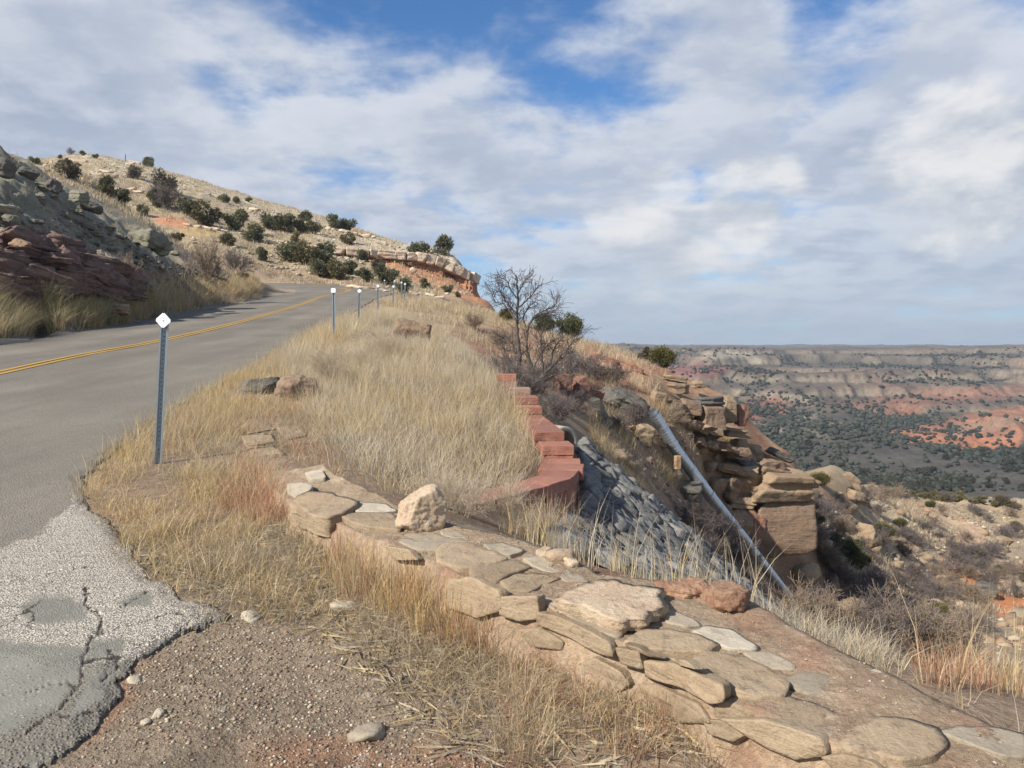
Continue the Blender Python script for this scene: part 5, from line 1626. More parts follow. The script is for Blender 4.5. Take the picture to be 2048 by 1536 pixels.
# the steps climbing away
STEP = [(0.50, 8.80, 0.44, .48, 'redblock', 1), (0.42, 9.22, 0.40, .585, 'redblock', 1), (0.385, 9.66, 0.40, .585, 'redblock', 1), (0.345, 10.1, 0.40, .585, 'redblock', 1), (0.31, 10.55, 0.40, .585, 'redblock', 1),
        (0.27, 11.0, 0.40, .585, 'redblock', 1), (0.245, 11.45, 0.42, .70, 'redblock', 1), (0.20, 11.95, 0.46, .81, 'redblock', 1), (0.12, 12.5, 0.34, .91, 'greyblock', 1), (-0.10, 13.1, 0.36, 1.11, 'redblock', 2)]
for i, (x, y, W, z, mt, n) in enumerate(STEP):
    L = 0.42 if i not in (7, 8) else 0.50
    wd = 0.36 if i < 7 else (0.37 if i < 8 else 0.34)
    ang = 0.085 if i < 8 else 0.02
    block('cap_stone', (x, y, z - 0.055), wd, L, 0.11, ang, MT[mt], 880 + i, 0.010, 0.012, rw, rl)
    if i == 9:
        block('wall_block', (x + 0.01, y, z - 0.16), wd, L, 0.10, ang, MT['greyblock'], 930, 0.008, 0.01, rw, rl)
    for k in range(3):
        block('wall_block', (x, y, z - (0.21 if i != 9 else 0.31) - 0.10 * 0 - 0.203 * k), wd * 0.96, L * 0.96, 0.195, ang, MT['redblock'], 900 + i * 4 + k, 0.010, 0.02, rw, rl)

# ------------------------------------------------------------------ concrete culvert end
def ring_tube(name, r0, r1, length, mat, seed, n=40, m=6):
    V = []; f = []
    prof = [(r1, 0), (r1 - 0.01, -0.012), (r0 + 0.01, -0.012), (r0, 0), (r0, length), (r1, length)]
    for k in range(n):
        a = 2 * math.pi * k / n
        for (r, l) in prof:
            rr = r * (1 + 0.02 * float(fbm(math.cos(a) * 3, math.sin(a) * 3, l * 3, seed, 2)))
            V.append((rr * math.cos(a), l, rr * math.sin(a)))
    q = len(prof)
    for k in range(n):
        for j in range(q):
            f.append((k * q + j, k * q + (j + 1) % q, ((k + 1) % n) * q + (j + 1) % q, ((k + 1) % n) * q + j))
    return mesh(name, V, f, mat, True)


c0 = P(1128, 888, 9.9)
o = obj('concrete_culvert', ring_tube('concrete_culvert', 0.165, 0.225, 0.9, MT['concrete'], 5), None, (c0.x, c0.y, c0.z + 0.005), (0.0, 0, 0.62))
tag(o, 'open end of a round concrete culvert beside the red steps', 'culvert')

# ------------------------------------------------------------------ wire-covered bank of grey stones
gb = thing('gabion_bank', 'grey stone bank under wire mesh below the red wall', 'gabion', (1.6, 9.0, -0.5))
gl = np.array(gb.location)
GP = [(1168, 900), (1205, 925), (1260, 962), (1330, 1015), (1400, 1085), (1450, 1130), (1495, 1185), (1560, 1260), (1450, 1300), (1250, 1250), (1130, 1150), (1100, 1110), (1150, 1050), (1172, 980)]
GST = [rock('bank_stone', (0.27, 0.21, 0.13), 950 + k, MT['gabstone'], 3, cuts=12, layers=0.05, rough=0.15, jit=0.25) for k in range(9)]
placed = []
tries = 0
while len(placed) < 299 and tries < 9000:
    tries += 1
    x = RS.uniform(0.3, 3.0); y = RS.uniform(5.6, 10.9)
    z = zt1(x, y)
    px, py = pix(x, y, z)
    if not in_poly(np.array([px]), np.array([py]), GP)[0]: continue
    if any((x - a) ** 2 + (y - b) ** 2 < 0.140 ** 2 for a, b in placed): continue
    placed.append((x, y))
    dx = (zt1(x + 0.2, y) - z) / 0.2; dy = (zt1(x, y + 0.2) - z) / 0.2
    up = Vector((-dx, -dy, 1)).normalized()
    q = up.to_track_quat('Z', 'Y') @ Euler((RS.uniform(-.3, .3), RS.uniform(-.3, .3), RS.uniform(0, 6))).to_quaternion()
    obj('bank_stone', GST[len(placed) % 9], gb, Vector((x, y, z + RS.uniform(0.03, 0.085))) - Vector(gl), q.to_euler(), (RS.uniform(0.7, 1.3), RS.uniform(0.7, 1.3), RS.uniform(0.9, 1.35)))
print('gabion stones', len(placed))
# bedding under the stones and the wire stretched over them
gx, gy = np.meshgrid(np.arange(0.3, 3.2, 0.04), np.arange(5.4, 11.0, 0.04))
gz = zt(gx, gy) + 0.005 + 0.05 * fbm(gx * 5, gy * 5, 0, 161, 3)
gpx, gpy = pix(gx, gy, gz)
gin = sdist(gpx, gpy, GP) > -4
fc = grid_faces(*gx.shape)
fc = fc[gin.ravel()[fc].all(1)]
GV = np.stack([gx, gy, gz], -1).reshape(-1, 3)
u_ = np.unique(fc); rm = np.full(len(GV), -1); rm[u_] = np.arange(len(u_))
o = obj('stone_fill', mesh('stone_fill', GV[u_] - gl, rm[fc], MT['gabstone'], True), gb)
o['kind'] = 'stuff'
Vw = []; Fw = []
def wire(xs, ys, w):
    z = zt(xs, ys) + 0.125 + 0.05 * fbm(xs * 5, ys * 5, 0, 161, 3) + 0.02 * fbm(xs * 13, ys * 13, 0, 163, 2)
    px, py = pix(xs, ys, z)
    ok = sdist(px, py, GP) > 0
    d = np.stack([np.gradient(xs), np.gradient(ys)], 1); d /= np.linalg.norm(d, axis=1)[:, None]
    n = np.stack([-d[:, 1], d[:, 0]], 1) * w / 2
    b = sum(len(v) for v in Vw)
    m = len(xs)
    Vw.append(np.concatenate([np.stack([xs - n[:, 0], ys - n[:, 1], z], 1), np.stack([xs + n[:, 0], ys + n[:, 1], z], 1), np.stack([xs, ys, z + w], 1)]))
    for i in range(m - 1):
        if ok[i] and ok[i + 1]:
            Fw.append((b + i, b + i + 1, b + 2 * m + i + 1, b + 2 * m + i)); Fw.append((b + 2 * m + i, b + 2 * m + i + 1, b + m + i + 1, b + m + i))
for k in range(84):
    c = 0.2 + k * 0.16
    s = np.linspace(0, 6.5, 110)
    wob = 0.018 * np.sin(s * 28 + k)
    wire(-2.2 + c + s * 0.5 + wob, 5.2 + s * 0.87 + wob, 0.004)
    wire(-2.2 + c - s * 0.5 + 3.2 + wob, 5.2 + s * 0.87 - wob, 0.004)
obj('wire_mesh', mesh('wire_mesh', np.concatenate(Vw) - gl, np.array(Fw), MT['wire'], False), gb)

# ------------------------------------------------------------------ steel drain pipe
pp = [P(1308, 829, 22.0), P(1352, 900, 22.2), P(1420, 992, 22.6), P(1486, 1076, 23.0), P(1540, 1146, 23.3), P(1603, 1228, 23.6)]
pipe = thing('drain_pipe', 'long galvanised steel drain pipe running down the ravine slope', 'pipe', tuple(pp[0]))
po = np.array(pp[0])


def tube(pts, rad, n=20, wav=None, seed=0):
    pts = np.asarray(pts, float)
    d = np.gradient(pts, axis=0); d /= np.linalg.norm(d, axis=1)[:, None]
    a = np.cross(d, (0.3, 1, 0.2)); a /= np.linalg.norm(a, axis=1)[:, None]
    b = np.cross(d, a)
    th = np.linspace(0, 2 * np.pi, n, endpoint=False)
    rad = np.asarray(rad) * np.ones(len(pts))
    R = rad[:, None] * np.ones(n)
    if wav is not None:
        R = R + wav
    V = pts[:, None] + (a[:, None] * np.cos(th)[None, :, None] + b[:, None] * np.sin(th)[None, :, None]) * R[..., None]
    m = len(pts)
    i = np.arange(m - 1)[:, None]; j = np.arange(n)[None]
    f = np.stack([i * n + j, i * n + (j + 1) % n, (i + 1) * n + (j + 1) % n, (i + 1) * n + j], -1).reshape(-1, 4)
    return V.reshape(-1, 3), f


line = resample([tuple(p) for p in pp], 900)
ln = np.linalg.norm(np.diff(line, axis=0), axis=1).sum()
s = np.linspace(0, ln, 900)
seg = np.linspace(0, 900, 9).astype(int)
for k in range(8):
    i0, i1 = seg[k], min(seg[k + 1] + 1, 900)
    ss = s[i0:i1]
    r = 0.165 if k < 5 else 0.145
    th = np.linspace(0, 2 * np.pi, 24, endpoint=False)
    wv = 0.0025 * np.sin(ss[:, None] * 2 * np.pi / 0.09 + th[None])
    if k >= 5:
        wv = wv + 0.012 * fbm(ss[:, None] * 9 + 0 * th, np.cos(th)[None] * 2, np.sin(th)[None] * 2, 171, 3)
    V, f = tube(line[i0:i1], r, 24, wv)
    obj('pipe_section', mesh('pipe_section', V - po, f, MT['galv'], True), pipe)
    if k:
        j = seg[k]
        V, f = tube(line[j - 5:j + 6], r + 0.012, 24)
        obj('band', mesh('band', V - po, f, MT['galv'], True), pipe)
for k in range(1, 5):
    j = (seg[k - 1] + seg[k]) // 2
    V, f = tube(line[j - 2:j + 3], 0.171, 24)
    obj('band', mesh('band', V - po, f, MT['galv'], True), pipe)
V, f = tube(resample([tuple(pp[0] + (pp[0] - pp[1]).normalized() * 0.12), tuple(pp[0])], 8), 0.135, 20)
obj('pipe_section', mesh('pipe_section', V - po, f, MT['galv'], True), pipe)
c0 = P(1355, 925, 21.4)
bmv = block('timber_stub', tuple(c0), 0.16, 0.14, 0.38, 0.3, MT['wood'], 77, 0.02, 0.01, None, (0, 0, 0))
tag(bmv, 'short tan timber stub standing in the grass beside the pipe', 'stake')

# ------------------------------------------------------------------ marker posts
def u_channel(h, mat, parent, rotz, holes):
    prof = [(-0.036, 0.0), (-0.022, 0.0), (-0.014, 0.026), (0.014, 0.026), (0.022, 0.0), (0.036, 0.0), (0.036, 0.004), (0.025, 0.004), (0.017, 0.031), (-0.017, 0.031), (-0.025, 0.004), (-0.036, 0.004)]
    n = len(prof)
    V = [(x, y, z) for z in (-0.25, h) for (x, y) in prof]
    f = [(j, (j + 1) % n, n + (j + 1) % n, n + j) for j in range(n)] + [tuple(range(n))[::-1], tuple(range(n, 2 * n))]
    o = obj('post', mesh('post', V, f, mat, False), parent, None, (0, 0, rotz))
    if holes:
        k = 0.09
        while k < h - 0.06:
            hv = []; hf = []
            for a in range(8):
                hv.append((0.0052 * math.cos(a * math.pi / 4), 0.0248, 0.0052 * math.sin(a * math.pi / 4)))
            obj('bolt_hole', HOLE, o, (0, 0, k))
            k += 0.0254 * 1.6
    return o


HOLE = mesh('bolt_hole', [(0.0055 * math.cos(a * math.pi / 4), 0.0252, 0.0055 * math.sin(a * math.pi / 4)) for a in range(8)], [tuple(range(8))], MT['hole'], False)


def plate(size, diamond, parent, z):
    bm = bmesh.new()
    bmesh.ops.create_cube(bm, size=1.0)
    bmesh.ops.scale(bm, vec=(size, 0.003, size), verts=bm.verts)
    ed = [e for e in bm.edges if abs(e.verts[0].co.x - e.verts[1].co.x) < 1e-6 and abs(e.verts[0].co.z - e.verts[1].co.z) < 1e-6]
    bmesh.ops.bevel(bm, geom=ed, offset=size * 0.10, segments=5, affect='EDGES')
    me = bpy.data.meshes.new('sign_plate'); bm.to_mesh(me); bm.free()
    me.materials.append(MT['sign'])
    o = obj('sign_plate', me, parent, (0, -0.024, z), (0, math.pi / 4 if diamond else 0, 0))
    bm = bmesh.new(); bmesh.ops.create_cone(bm, cap_ends=True, segments=10, radius1=0.006, radius2=0.005, depth=0.006)
    me = bpy.data.meshes.new('bolt'); bm.to_mesh(me); bm.free(); me.materials.append(MT['galv'])
    obj('bolt', me, o, (0, -0.004, 0), (math.pi / 2, 0, 0))
    return o


POSTS = [(315, 928, 329, 641, 6.9, 0.105, True, 0.35, 'nearest roadside marker post with white diamond plate, leaning slightly right'),
         (668, 668, 667, 581, 19.5, 0.115, False, 0.1, 'marker post with a square white plate set level, second from the camera'),
         (717, 655, 719, 582, 25.0, 0.105, True, 0.3, 'third marker post from the camera, white diamond, beside the square one'),
         (756, 636, 756, 572, 31.5, 0.105, True, 0.3, 'fourth marker post from the camera, small white diamond'),
         (786, 620, 787, 573, 40.0, 0.105, True, 0.3, 'fifth marker post, first of the tight cluster before the bend'),
         (809, 612, 810, 568, 45.0, 0.10, True, 0.3, 'rightmost marker post of the cluster before the bend'),
         (803, 606, 803, 565, 50.0, 0.10, True, 0.3, 'marker post just left of the rightmost one in the cluster'),
         (789, 598, 789, 562, 60.0, 0.10, True, 0.3, 'small marker post seen behind the fifth post of the cluster'),
         (769, 592, 769, 561, 70.0, 0.10, True, 0.3, 'smallest and farthest marker post at the bend')]
for i, (bx, by, tx, ty, Y, sz, dia, rz, lab) in enumerate(POSTS):
    v, e = ray(bx, by)
    x0 = v * Y; zg = zt1(x0, Y)
    top = P(tx, ty, Y)
    base = Vector((x0, Y, zg))
    ax = (top - base); h = ax.length + (sz * 0.10)
    pst = thing('marker_post', lab, 'marker post', tuple(base), (0, math.atan2(ax.x, ax.z), 0), 'roadside marker posts')
    u_channel(h, MT['galv_dull'], pst, rz, i < 1)
    plate(sz, dia, pst, ax.length)

# concrete kerb end on the left
kb = []
kz = [P(-60, 692, 19.0), P(46, 683, 20.4)]
o = obj('concrete_kerb', None)
bpy.data.objects.remove(o)
a, b = kz
mid = (a + b) / 2; L = (b - a).length
o = block('concrete_kerb', (mid.x, mid.y + 0.1, float(zr(mid.y)) + 0.06), L, 0.30, 0.22, math.atan2(b.y - a.y, b.x - a.x), MT['concrete'], 990, 0.02, 0.01, None, (0, 0, 0))
tag(o, 'broken end of a pale concrete kerb at the road edge', 'kerb')
# post on the hilltop
h_ = hit(251, 323, 130, 175)
o = thing('fence_post', 'thin dark fence post standing alone on the hilltop', 'fence post', tuple(h_))
bm = bmesh.new(); bmesh.ops.create_cone(bm, cap_ends=True, segments=7, radius1=0.10, radius2=0.085, depth=1.9)
for v in bm.verts: v.co.x += 0.03 * v.co.z
me = bpy.data.meshes.new('post'); bm.to_mesh(me); bm.free(); me.materials.append(MT['bark'])
obj('post', me, o, (0, 0, 0.6))

# ------------------------------------------------------------------ dry grass
VR = np.random.RandomState(77)


def scatter(poly, y0, y1, n, gap=None, dens=None):
    """points spread evenly over the ground inside a traced region"""
    pv = [ray(*p)[0] for p in poly]
    vmin, vmax = min(pv), max(pv)
    got = []
    tot = 0
    for _ in range(60):
        m = 60000
        # even per ground area: p(y) ~ y
        y = np.sqrt(VR.uniform(y0 * y0, y1 * y1, m)); v = VR.uniform(vmin, vmax, m)
        x = v * y
        z = zi(x, y)
        px, py = pix(x, y, z)
        ok = in_poly(px, py, poly) & (sdist(x, y, ROAD) < 0.0)
        if dens is not None:
            ok &= VR.uniform(0, 1, m) < dens(x, y, px, py)
        q = np.stack([x[ok], y[ok], z[ok]], 1)
        got.append(q); tot += len(q)
        if tot >= n: break
    q = np.concatenate(got)[:n]
    return q


def blades(base, h, lean, az, w, colr, lev=4, curl=1.8):
    """ribbons of grass; all arguments are arrays per blade"""
    B_ = len(base)
    t = np.array([0, 0.38, 0.72, 1.0]) if lev == 4 else np.array([0, 0.55, 1.0])
    L = len(t)
    dx = np.cos(az); dy = np.sin(az)
    hor = (lean * h)[:, None] * t[None] ** curl
    ver = h[:, None] * (t[None] - 0.42 * (np.clip(lean, 0, 1.6)[:, None] ** 2) * t[None] ** 2 * 0.75)
    cx = base[:, 0, None] + dx[:, None] * hor
    cy = base[:, 1, None] + dy[:, None] * hor
    cz = base[:, 2, None] + ver
    tw = az + math.pi / 2 + VR.uniform(-0.9, 0.9, B_)
    wx = np.cos(tw); wy = np.sin(tw)
    ww = w[:, None] * (1 - t[None] ** 1.6) * 0.5
    V = np.empty((B_, 2 * L - 1, 3), np.float32)
    for k in range(L - 1):
        V[:, 2 * k, 0] = cx[:, k] - wx * ww[:, k]; V[:, 2 * k, 1] = cy[:, k] - wy * ww[:, k]; V[:, 2 * k, 2] = cz[:, k]
        V[:, 2 * k + 1, 0] = cx[:, k] + wx * ww[:, k]; V[:, 2 * k + 1, 1] = cy[:, k] + wy * ww[:, k]; V[:, 2 * k + 1, 2] = cz[:, k]
    V[:, 2 * L - 2, 0] = cx[:, -1]; V[:, 2 * L - 2, 1] = cy[:, -1]; V[:, 2 * L - 2, 2] = cz[:, -1]
    f = []
    for k in range(L - 2):
        f += [(2 * k, 2 * k + 1, 2 * k + 3), (2 * k, 2 * k + 3, 2 * k + 2)]
    f.append((2 * L - 4, 2 * L - 3, 2 * L - 2))
    f = np.array(f)
    Fc = (np.arange(B_)[:, None, None] * (2 * L - 1) + f[None]).reshape(-1, 3)
    C = np.repeat(colr, 2 * L - 1, axis=0)
    return V.reshape(-1, 3), Fc, C


PAL = {'straw': [(0.66, 0.52, 0.30), (0.70, 0.58, 0.37), (0.60, 0.46, 0.25), (0.54, 0.44, 0.29)],
       'pale': [(0.73, 0.63, 0.45), (0.68, 0.58, 0.42), (0.62, 0.51, 0.35), (0.55, 0.47, 0.35)],
       'gold': [(0.66, 0.49, 0.23), (0.61, 0.43, 0.19), (0.68, 0.54, 0.30), (0.53, 0.39, 0.21)],
       'red': [(0.52, 0.28, 0.17), (0.58, 0.36, 0.21), (0.46, 0.24, 0.15), (0.64, 0.48, 0.30)],
       'grey': [(0.48, 0.42, 0.33), (0.41, 0.36, 0.28), (0.54, 0.46, 0.35), (0.33, 0.28, 0.21)],
       'green': [(0.33, 0.32, 0.15), (0.46, 0.41, 0.22), (0.58, 0.48, 0.28), (0.27, 0.28, 0.13)],
       'brown': [(0.45, 0.34, 0.22), (0.52, 0.40, 0.26), (0.38, 0.28, 0.19), (0.58, 0.47, 0.33)]}


def tufts(pts, nb, h, spread, w, pals, lean=(0.15, 0.7), lev=4, hv=0.3, thin=None):
    """clumps of blades at the given points; pals = [(palette, weight)]"""
    n = len(pts)
    k = np.maximum(1, VR.poisson(nb, n))
    idx = np.repeat(np.arange(n), k)
    Bn = len(idx)
    a = VR.uniform(0, 2 * np.pi, Bn); r = spread * np.sqrt(VR.uniform(0, 1, Bn))
    base = pts[idx].astype(float).copy()
    base[:, 0] += r * np.cos(a); base[:, 1] += r * np.sin(a)
    base[:, 2] = zi(base[:, 0], base[:, 1]) - 0.015
    sc = VR.uniform(1 - hv, 1 + hv, n)[idx]
    hh = VR.uniform(h[0], h[1], Bn) * sc
    ln = VR.uniform(lean[0], lean[1], Bn)
    az = a + VR.normal(0, 0.9, Bn)
    ww = w * VR.uniform(0.6, 1.4, Bn)
    names = [p for p, _ in pals]; wt = np.array([q for _, q in pals], float); wt /= wt.sum()
    # neighbouring tufts share a colour
    g = fbm(pts[:, 0] / 0.9, pts[:, 1] / 0.9, 0, 211, 3) * 0.9 + VR.uniform(-0.5, 0.5, n)
    rk = np.argsort(np.argsort(g)) / max(n, 1)
    which = np.searchsorted(np.cumsum(wt), rk, side='right').clip(0, len(names) - 1)
    T_ = np.array([PAL[q] for q in names])
    cc = T_[which[idx], VR.randint(0, 4, Bn)] * VR.uniform(0.72, 1.12, Bn)[:, None]
    return blades(base, hh, ln, az, ww, cc, lev)


def grass_obj(name, label, parts):
    V = []; Fc = []; C = []; o_ = 0
    for v, f, c in parts:
        V.append(v); Fc.append(f + o_); C.append(c); o_ += len(v)
    V = np.concatenate(V); Fc = np.concatenate(Fc); C = np.concatenate(C)
    o = obj(name, mesh(name, V, Fc, MT['grass'], False, C))
    tag(o, label, 'grass', None, 'stuff')
    print(name, len(Fc))
    return o


MOUND = [(545, 715), (650, 648), (735, 605), (790, 608), (880, 650), (950, 720), (1000, 765), (1055, 850), (1092, 915), (1040, 965), (960, 1012), (860, 1010), (760, 975), (690, 935), (640, 880), (600, 800), (560, 770)]
def wallfree(x, y, px, py):
    WP = [(q[0], q[1]) for q in wf] + [(q[0], q[1]) for q in wb[::-1]]
    return np.where(in_poly(x, y, WP), 0.0, 1.0)
WPOLY = [(q[0], q[1]) for q in wf[::4]] + [(q[0], q[1]) for q in wb[::-4]]
def notwall(x, y, px, py):
    return np.where(in_poly(x, y, WPOLY), 0.0, 1.0)
p1 = scatter(MOUND, 5.5, 30, 5200, dens=lambda x, y, px, py: notwall(x, y, px, py) * (0.35 + 0.65 * sstep(18, 10, y)))
g1 = tufts(p1, 13, (0.12, 0.36), 0.15, 0.0038, [('gold', 1), ('straw', 3), ('pale', 5), ('grey', 0.8)], (0.35, 1.35))
p2 = scatter(MOUND, 5.5, 30, 900, dens=lambda x, y, px, py: notwall(x, y, px, py) * sstep(-0.1, 0.3, fbm(x * 0.9, y * 0.9, 0, 227, 3)))
g2 = tufts(p2, 12, (0.28, 0.55), 0.10, 0.0034, [('straw', 2), ('pale', 3)], (0.1, 0.6))
p3 = scatter([(560, 720), (640, 665), (720, 632), (760, 622), (760, 650), (660, 700), (590, 750)], 12, 30, 420)
g3 = tufts(p3, 14, (0.30, 0.62), 0.14, 0.006, [('gold', 1), ('straw', 3), ('pale', 4)], (0.15, 0.8))
grass_obj('mound_grass', 'pale straw-coloured dry grass covering the mound between road and red wall', [g1, g2, g3])
# verge by the marker post and along the road
VERGE = [(165, 1010), (195, 930), (290, 845), (430, 770), (560, 700), (655, 645), (640, 700), (570, 770), (640, 870), (480, 840), (470, 900), (560, 985), (600, 1020), (640, 1060), (560, 1090), (420, 1100), (300, 1110), (230, 1070)]
p1 = scatter(VERGE, 4.5, 26, 1500, dens=lambda x, y, px, py: notwall(x, y, px, py) * sstep(-0.25, 0.2, fbm(x * 1.3, y * 1.3, 0, 225, 3) + 0.25 * sstep(6.2, 8.5, y)))
g1 = tufts(p1, 15, (0.08, 0.26), 0.11, 0.0036, [('gold', 3.5), ('straw', 4), ('red', 0.6), ('grey', 1.2)], (0.3, 1.3))
p2 = scatter([(165, 1000), (215, 915), (330, 830), (560, 705), (700, 625), (720, 640), (560, 760), (440, 860), (300, 960)], 5, 32, 900, dens=notwall)
g2 = tufts(p2, 8, (0.16, 0.34), 0.10, 0.0038, [('gold', 4), ('straw', 4)], (0.1, 0.7))
m_ = 60000
yy_ = VR.uniform(3.6, 22, m_); xx_ = VR.uniform(-6.5, -1.0, m_)
sd_ = sdist(xx_, yy_, ROAD)
ok_ = (sd_ < 0.05) & (sd_ > -0.32)
p3 = np.stack([xx_[ok_], yy_[ok_], zi(xx_[ok_], yy_[ok_])], 1)[:1500]
g3 = tufts(p3, 7, (0.05, 0.2), 0.08, 0.0036, [('gold', 3), ('straw', 4), ('grey', 1.5)], (0.4, 1.5))
p4 = scatter([(340, 920), (440, 830), (640, 830), (690, 940), (610, 1010), (420, 1000), (330, 960)], 4.5, 13, 620, dens=lambda x, y, px, py: notwall(x, y, px, py) * (0.25 + 0.75 * sstep(-0.05, 0.25, fbm(x * 2, y * 2, 0, 229, 3))))
g4 = tufts(p4, 12, (0.06, 0.20), 0.11, 0.0034, [('straw', 3), ('grey', 3), ('gold', 2), ('red', 1)], (0.4, 1.4))
grass_obj('verge_grass', 'golden dry grass along the road edge round the nearest marker post', [g1, g2, g3, g4])
# matted grass and tall tufts in front of the wall
FRONT = [(230, 1070), (420, 1090), (600, 1030), (740, 1085), (880, 1150), (1000, 1215), (1150, 1280), (1300, 1350), (1450, 1430), (1620, 1540), (900, 1540), (820, 1440), (700, 1330), (560, 1240), (430, 1200), (330, 1150)]
p1 = scatter(FRONT, 1.9, 7, 1400, dens=lambda x, y, px, py: notwall(x, y, px, py) * sstep(-20, 160, sdist(px, py, FRONT) + 130 * fbm(x * 2.2, y * 2.2, 0, 215, 3)))
g1 = tufts(p1, 9, (0.04, 0.14), 0.11, 0.0026, [('grey', 3), ('brown', 2.5), ('straw', 3)], (0.7, 1.6))
p2 = scatter([(640, 1120), (720, 1120), (850, 1190), (960, 1250), (1060, 1310), (1040, 1340), (930, 1300), (800, 1250), (680, 1190)], 2.2, 6, 95, dens=notwall)
g2 = tufts(p2, 24, (0.12, 0.27), 0.055, 0.0030, [('gold', 3), ('red', 2.5), ('straw', 3)], (0.1, 0.75))
p3 = scatter([(980, 1290), (1150, 1290), (1330, 1390), (1500, 1480), (1600, 1540), (1000, 1540), (1020, 1400)], 1.6, 5, 130, dens=notwall)
g3 = tufts(p3, 20, (0.06, 0.17), 0.06, 0.0024, [('straw', 3), ('brown', 3), ('red', 3), ('gold', 1)], (0.2, 1.3))
p4 = scatter([(470, 940), (560, 960), (600, 1040), (520, 1060), (440, 1010)], 4, 8, 60, dens=notwall)
g4 = tufts(p4, 22, (0.14, 0.30), 0.06, 0.0034, [('red', 5), ('straw', 1)], (0.15, 0.8))
p5 = scatter([(240, 1060), (560, 1010), (640, 1100), (600, 1250), (440, 1180), (330, 1130)], 3, 7, 130, dens=notwall)
g5 = tufts(p5, 24, (0.08, 0.20), 0.07, 0.003, [('straw', 3), ('brown', 3), ('gold', 2)], (0.4, 1.4))
pl = scatter(FRONT, 1.7, 7, 2600, dens=notwall)
lit_ = blades(pl + np.array((0, 0, 0.012)), VR.uniform(0.05, 0.20, len(pl)), VR.uniform(4, 9, len(pl)), VR.uniform(0, 6.28, len(pl)), VR.uniform(0.002, 0.004, len(pl)), np.array(PAL['grey'] + PAL['straw'])[VR.randint(0, 8, len(pl))] * VR.uniform(0.6, 1.1, (len(pl), 1)), 3, 1.0)
lv = lit_[0].reshape(-1, 5, 3)
flat_ = np.concatenate([VR.uniform(0.004, 0.02, (len(pl), 4)), VR.uniform(0.004, 0.02, (len(pl), 1))], 1)
ln_ = VR.uniform(0.05, 0.20, len(pl)); az_ = VR.uniform(0, 6.28, len(pl)); tt_ = np.array([0, 0, 0.5, 0.5, 1.0]); sd2 = np.array([-1, 1, -1, 1, 0]) * 0.0010
lv[..., 0] = pl[:, 0, None] + np.cos(az_)[:, None] * ln_[:, None] * tt_ - np.sin(az_)[:, None] * sd2
lv[..., 1] = pl[:, 1, None] + np.sin(az_)[:, None] * ln_[:, None] * tt_ + np.cos(az_)[:, None] * sd2
lv[..., 2] = zi(lv[..., 0].astype(float), lv[..., 1].astype(float)) + flat_
g6 = (lv.reshape(-1, 3), lit_[1], lit_[2])
grass_obj('foreground_grass', 'matted dry grass and reddish tufts growing before the stone wall', [g1, g2, g3, g4, g5, g6])
# behind the wall
p1 = scatter([(1040, 1085), (1130, 1105), (1200, 1140), (1480, 1175), (1520, 1225), (1300, 1195), (1150, 1165), (1050, 1110)], 3.0, 6.4, 75, dens=notwall)
g1 = tufts(p1, 7, (0.12, 0.42), 0.06, 0.0036, [('straw', 3), ('gold', 1), ('pale', 3)], (0.1, 0.6))
p2 = scatter([(1520, 1235), (1640, 1285), (1760, 1325), (1830, 1370), (1700, 1340), (1580, 1280)], 3.2, 5.2, 130, dens=notwall)
g2 = tufts(p2, 16, (0.08, 0.22), 0.09, 0.0030, [('pale', 2), ('grey', 3), ('straw', 1)], (0.2, 1.0))
p3 = scatter([(1840, 1330), (1920, 1310), (2060, 1340), (2060, 1440), (1960, 1420), (1870, 1390)], 2.6, 5.0, 34, dens=notwall)
g3 = tufts(p3, 34, (0.10, 0.22), 0.07, 0.0030, [('red', 5), ('gold', 1)], (0.1, 0.8))
g3b = tufts(p3, 3, (0.3, 0.55), 0.06, 0.0024, [('straw', 3), ('gold', 2)], (0.1, 0.5))
p4 = scatter([(1560, 1235), (1800, 1340), (2060, 1440), (2100, 1540), (1900, 1430), (1700, 1350)], 2.2, 6.5, 120, dens=notwall)
g4 = tufts(p4, 9, (0.05, 0.2), 0.08, 0.003, [('straw', 3), ('grey', 3)], (0.3, 1.3))
p5 = scatter([(1000, 1030), (1090, 1050), (1160, 1020), (1165, 1090), (1100, 1100), (1000, 1075)], 4.5, 7.5, 26, dens=notwall)
g5 = tufts(p5, 12, (0.18, 0.38), 0.08, 0.004, [('gold', 2), ('straw', 3), ('red', 1)], (0.2, 0.9))
grass_obj('wall_back_grass', 'tall pale stalks and red-brown tufts growing behind the stone wall', [g1, g2, g3, g3b, g4, g5])
# slopes farther off
p1 = scatter([(740, 605), (850, 595), (1000, 625), (1100, 665), (1260, 708), (1330, 745), (1300, 800), (1190, 780), (1100, 740), (1000, 740), (900, 660), (800, 620)], 17, 56, 3600, dens=lambda x, y, px, py: 0.15 + 0.85 * sstep(-0.1, 0.3, fbm(x / 2.5, y / 2.5, 0, 217, 3)))
g1 = tufts(p1, 9, (0.16, 0.42), 0.22, 0.013, [('straw', 4), ('brown', 3), ('pale', 2)], (0.2, 0.9), 3)
p2 = scatter([(1180, 830), (1300, 800), (1420, 850), (1480, 900), (1600, 980), (1420, 1010), (1330, 960), (1290, 1000), (1200, 920)], 13, 32, 1700, dens=lambda x, y, px, py: 0.1 + 0.9 * sstep(-0.15, 0.3, fbm(x / 1.6, y / 1.6, 0, 219, 3)))
g2 = tufts(p2, 10, (0.14, 0.38), 0.16, 0.009, [('straw', 3), ('brown', 4), ('gold', 2)], (0.2, 0.9), 3)
p3 = scatter([(1600, 1010), (1700, 990), (2060, 1010), (2060, 1380), (1800, 1330), (1620, 1230)], 16, 118, 5200, dens=lambda x, y, px, py: sstep(-0.25, 0.3, fbm(x / 5, y / 5, 0, 221, 3)))
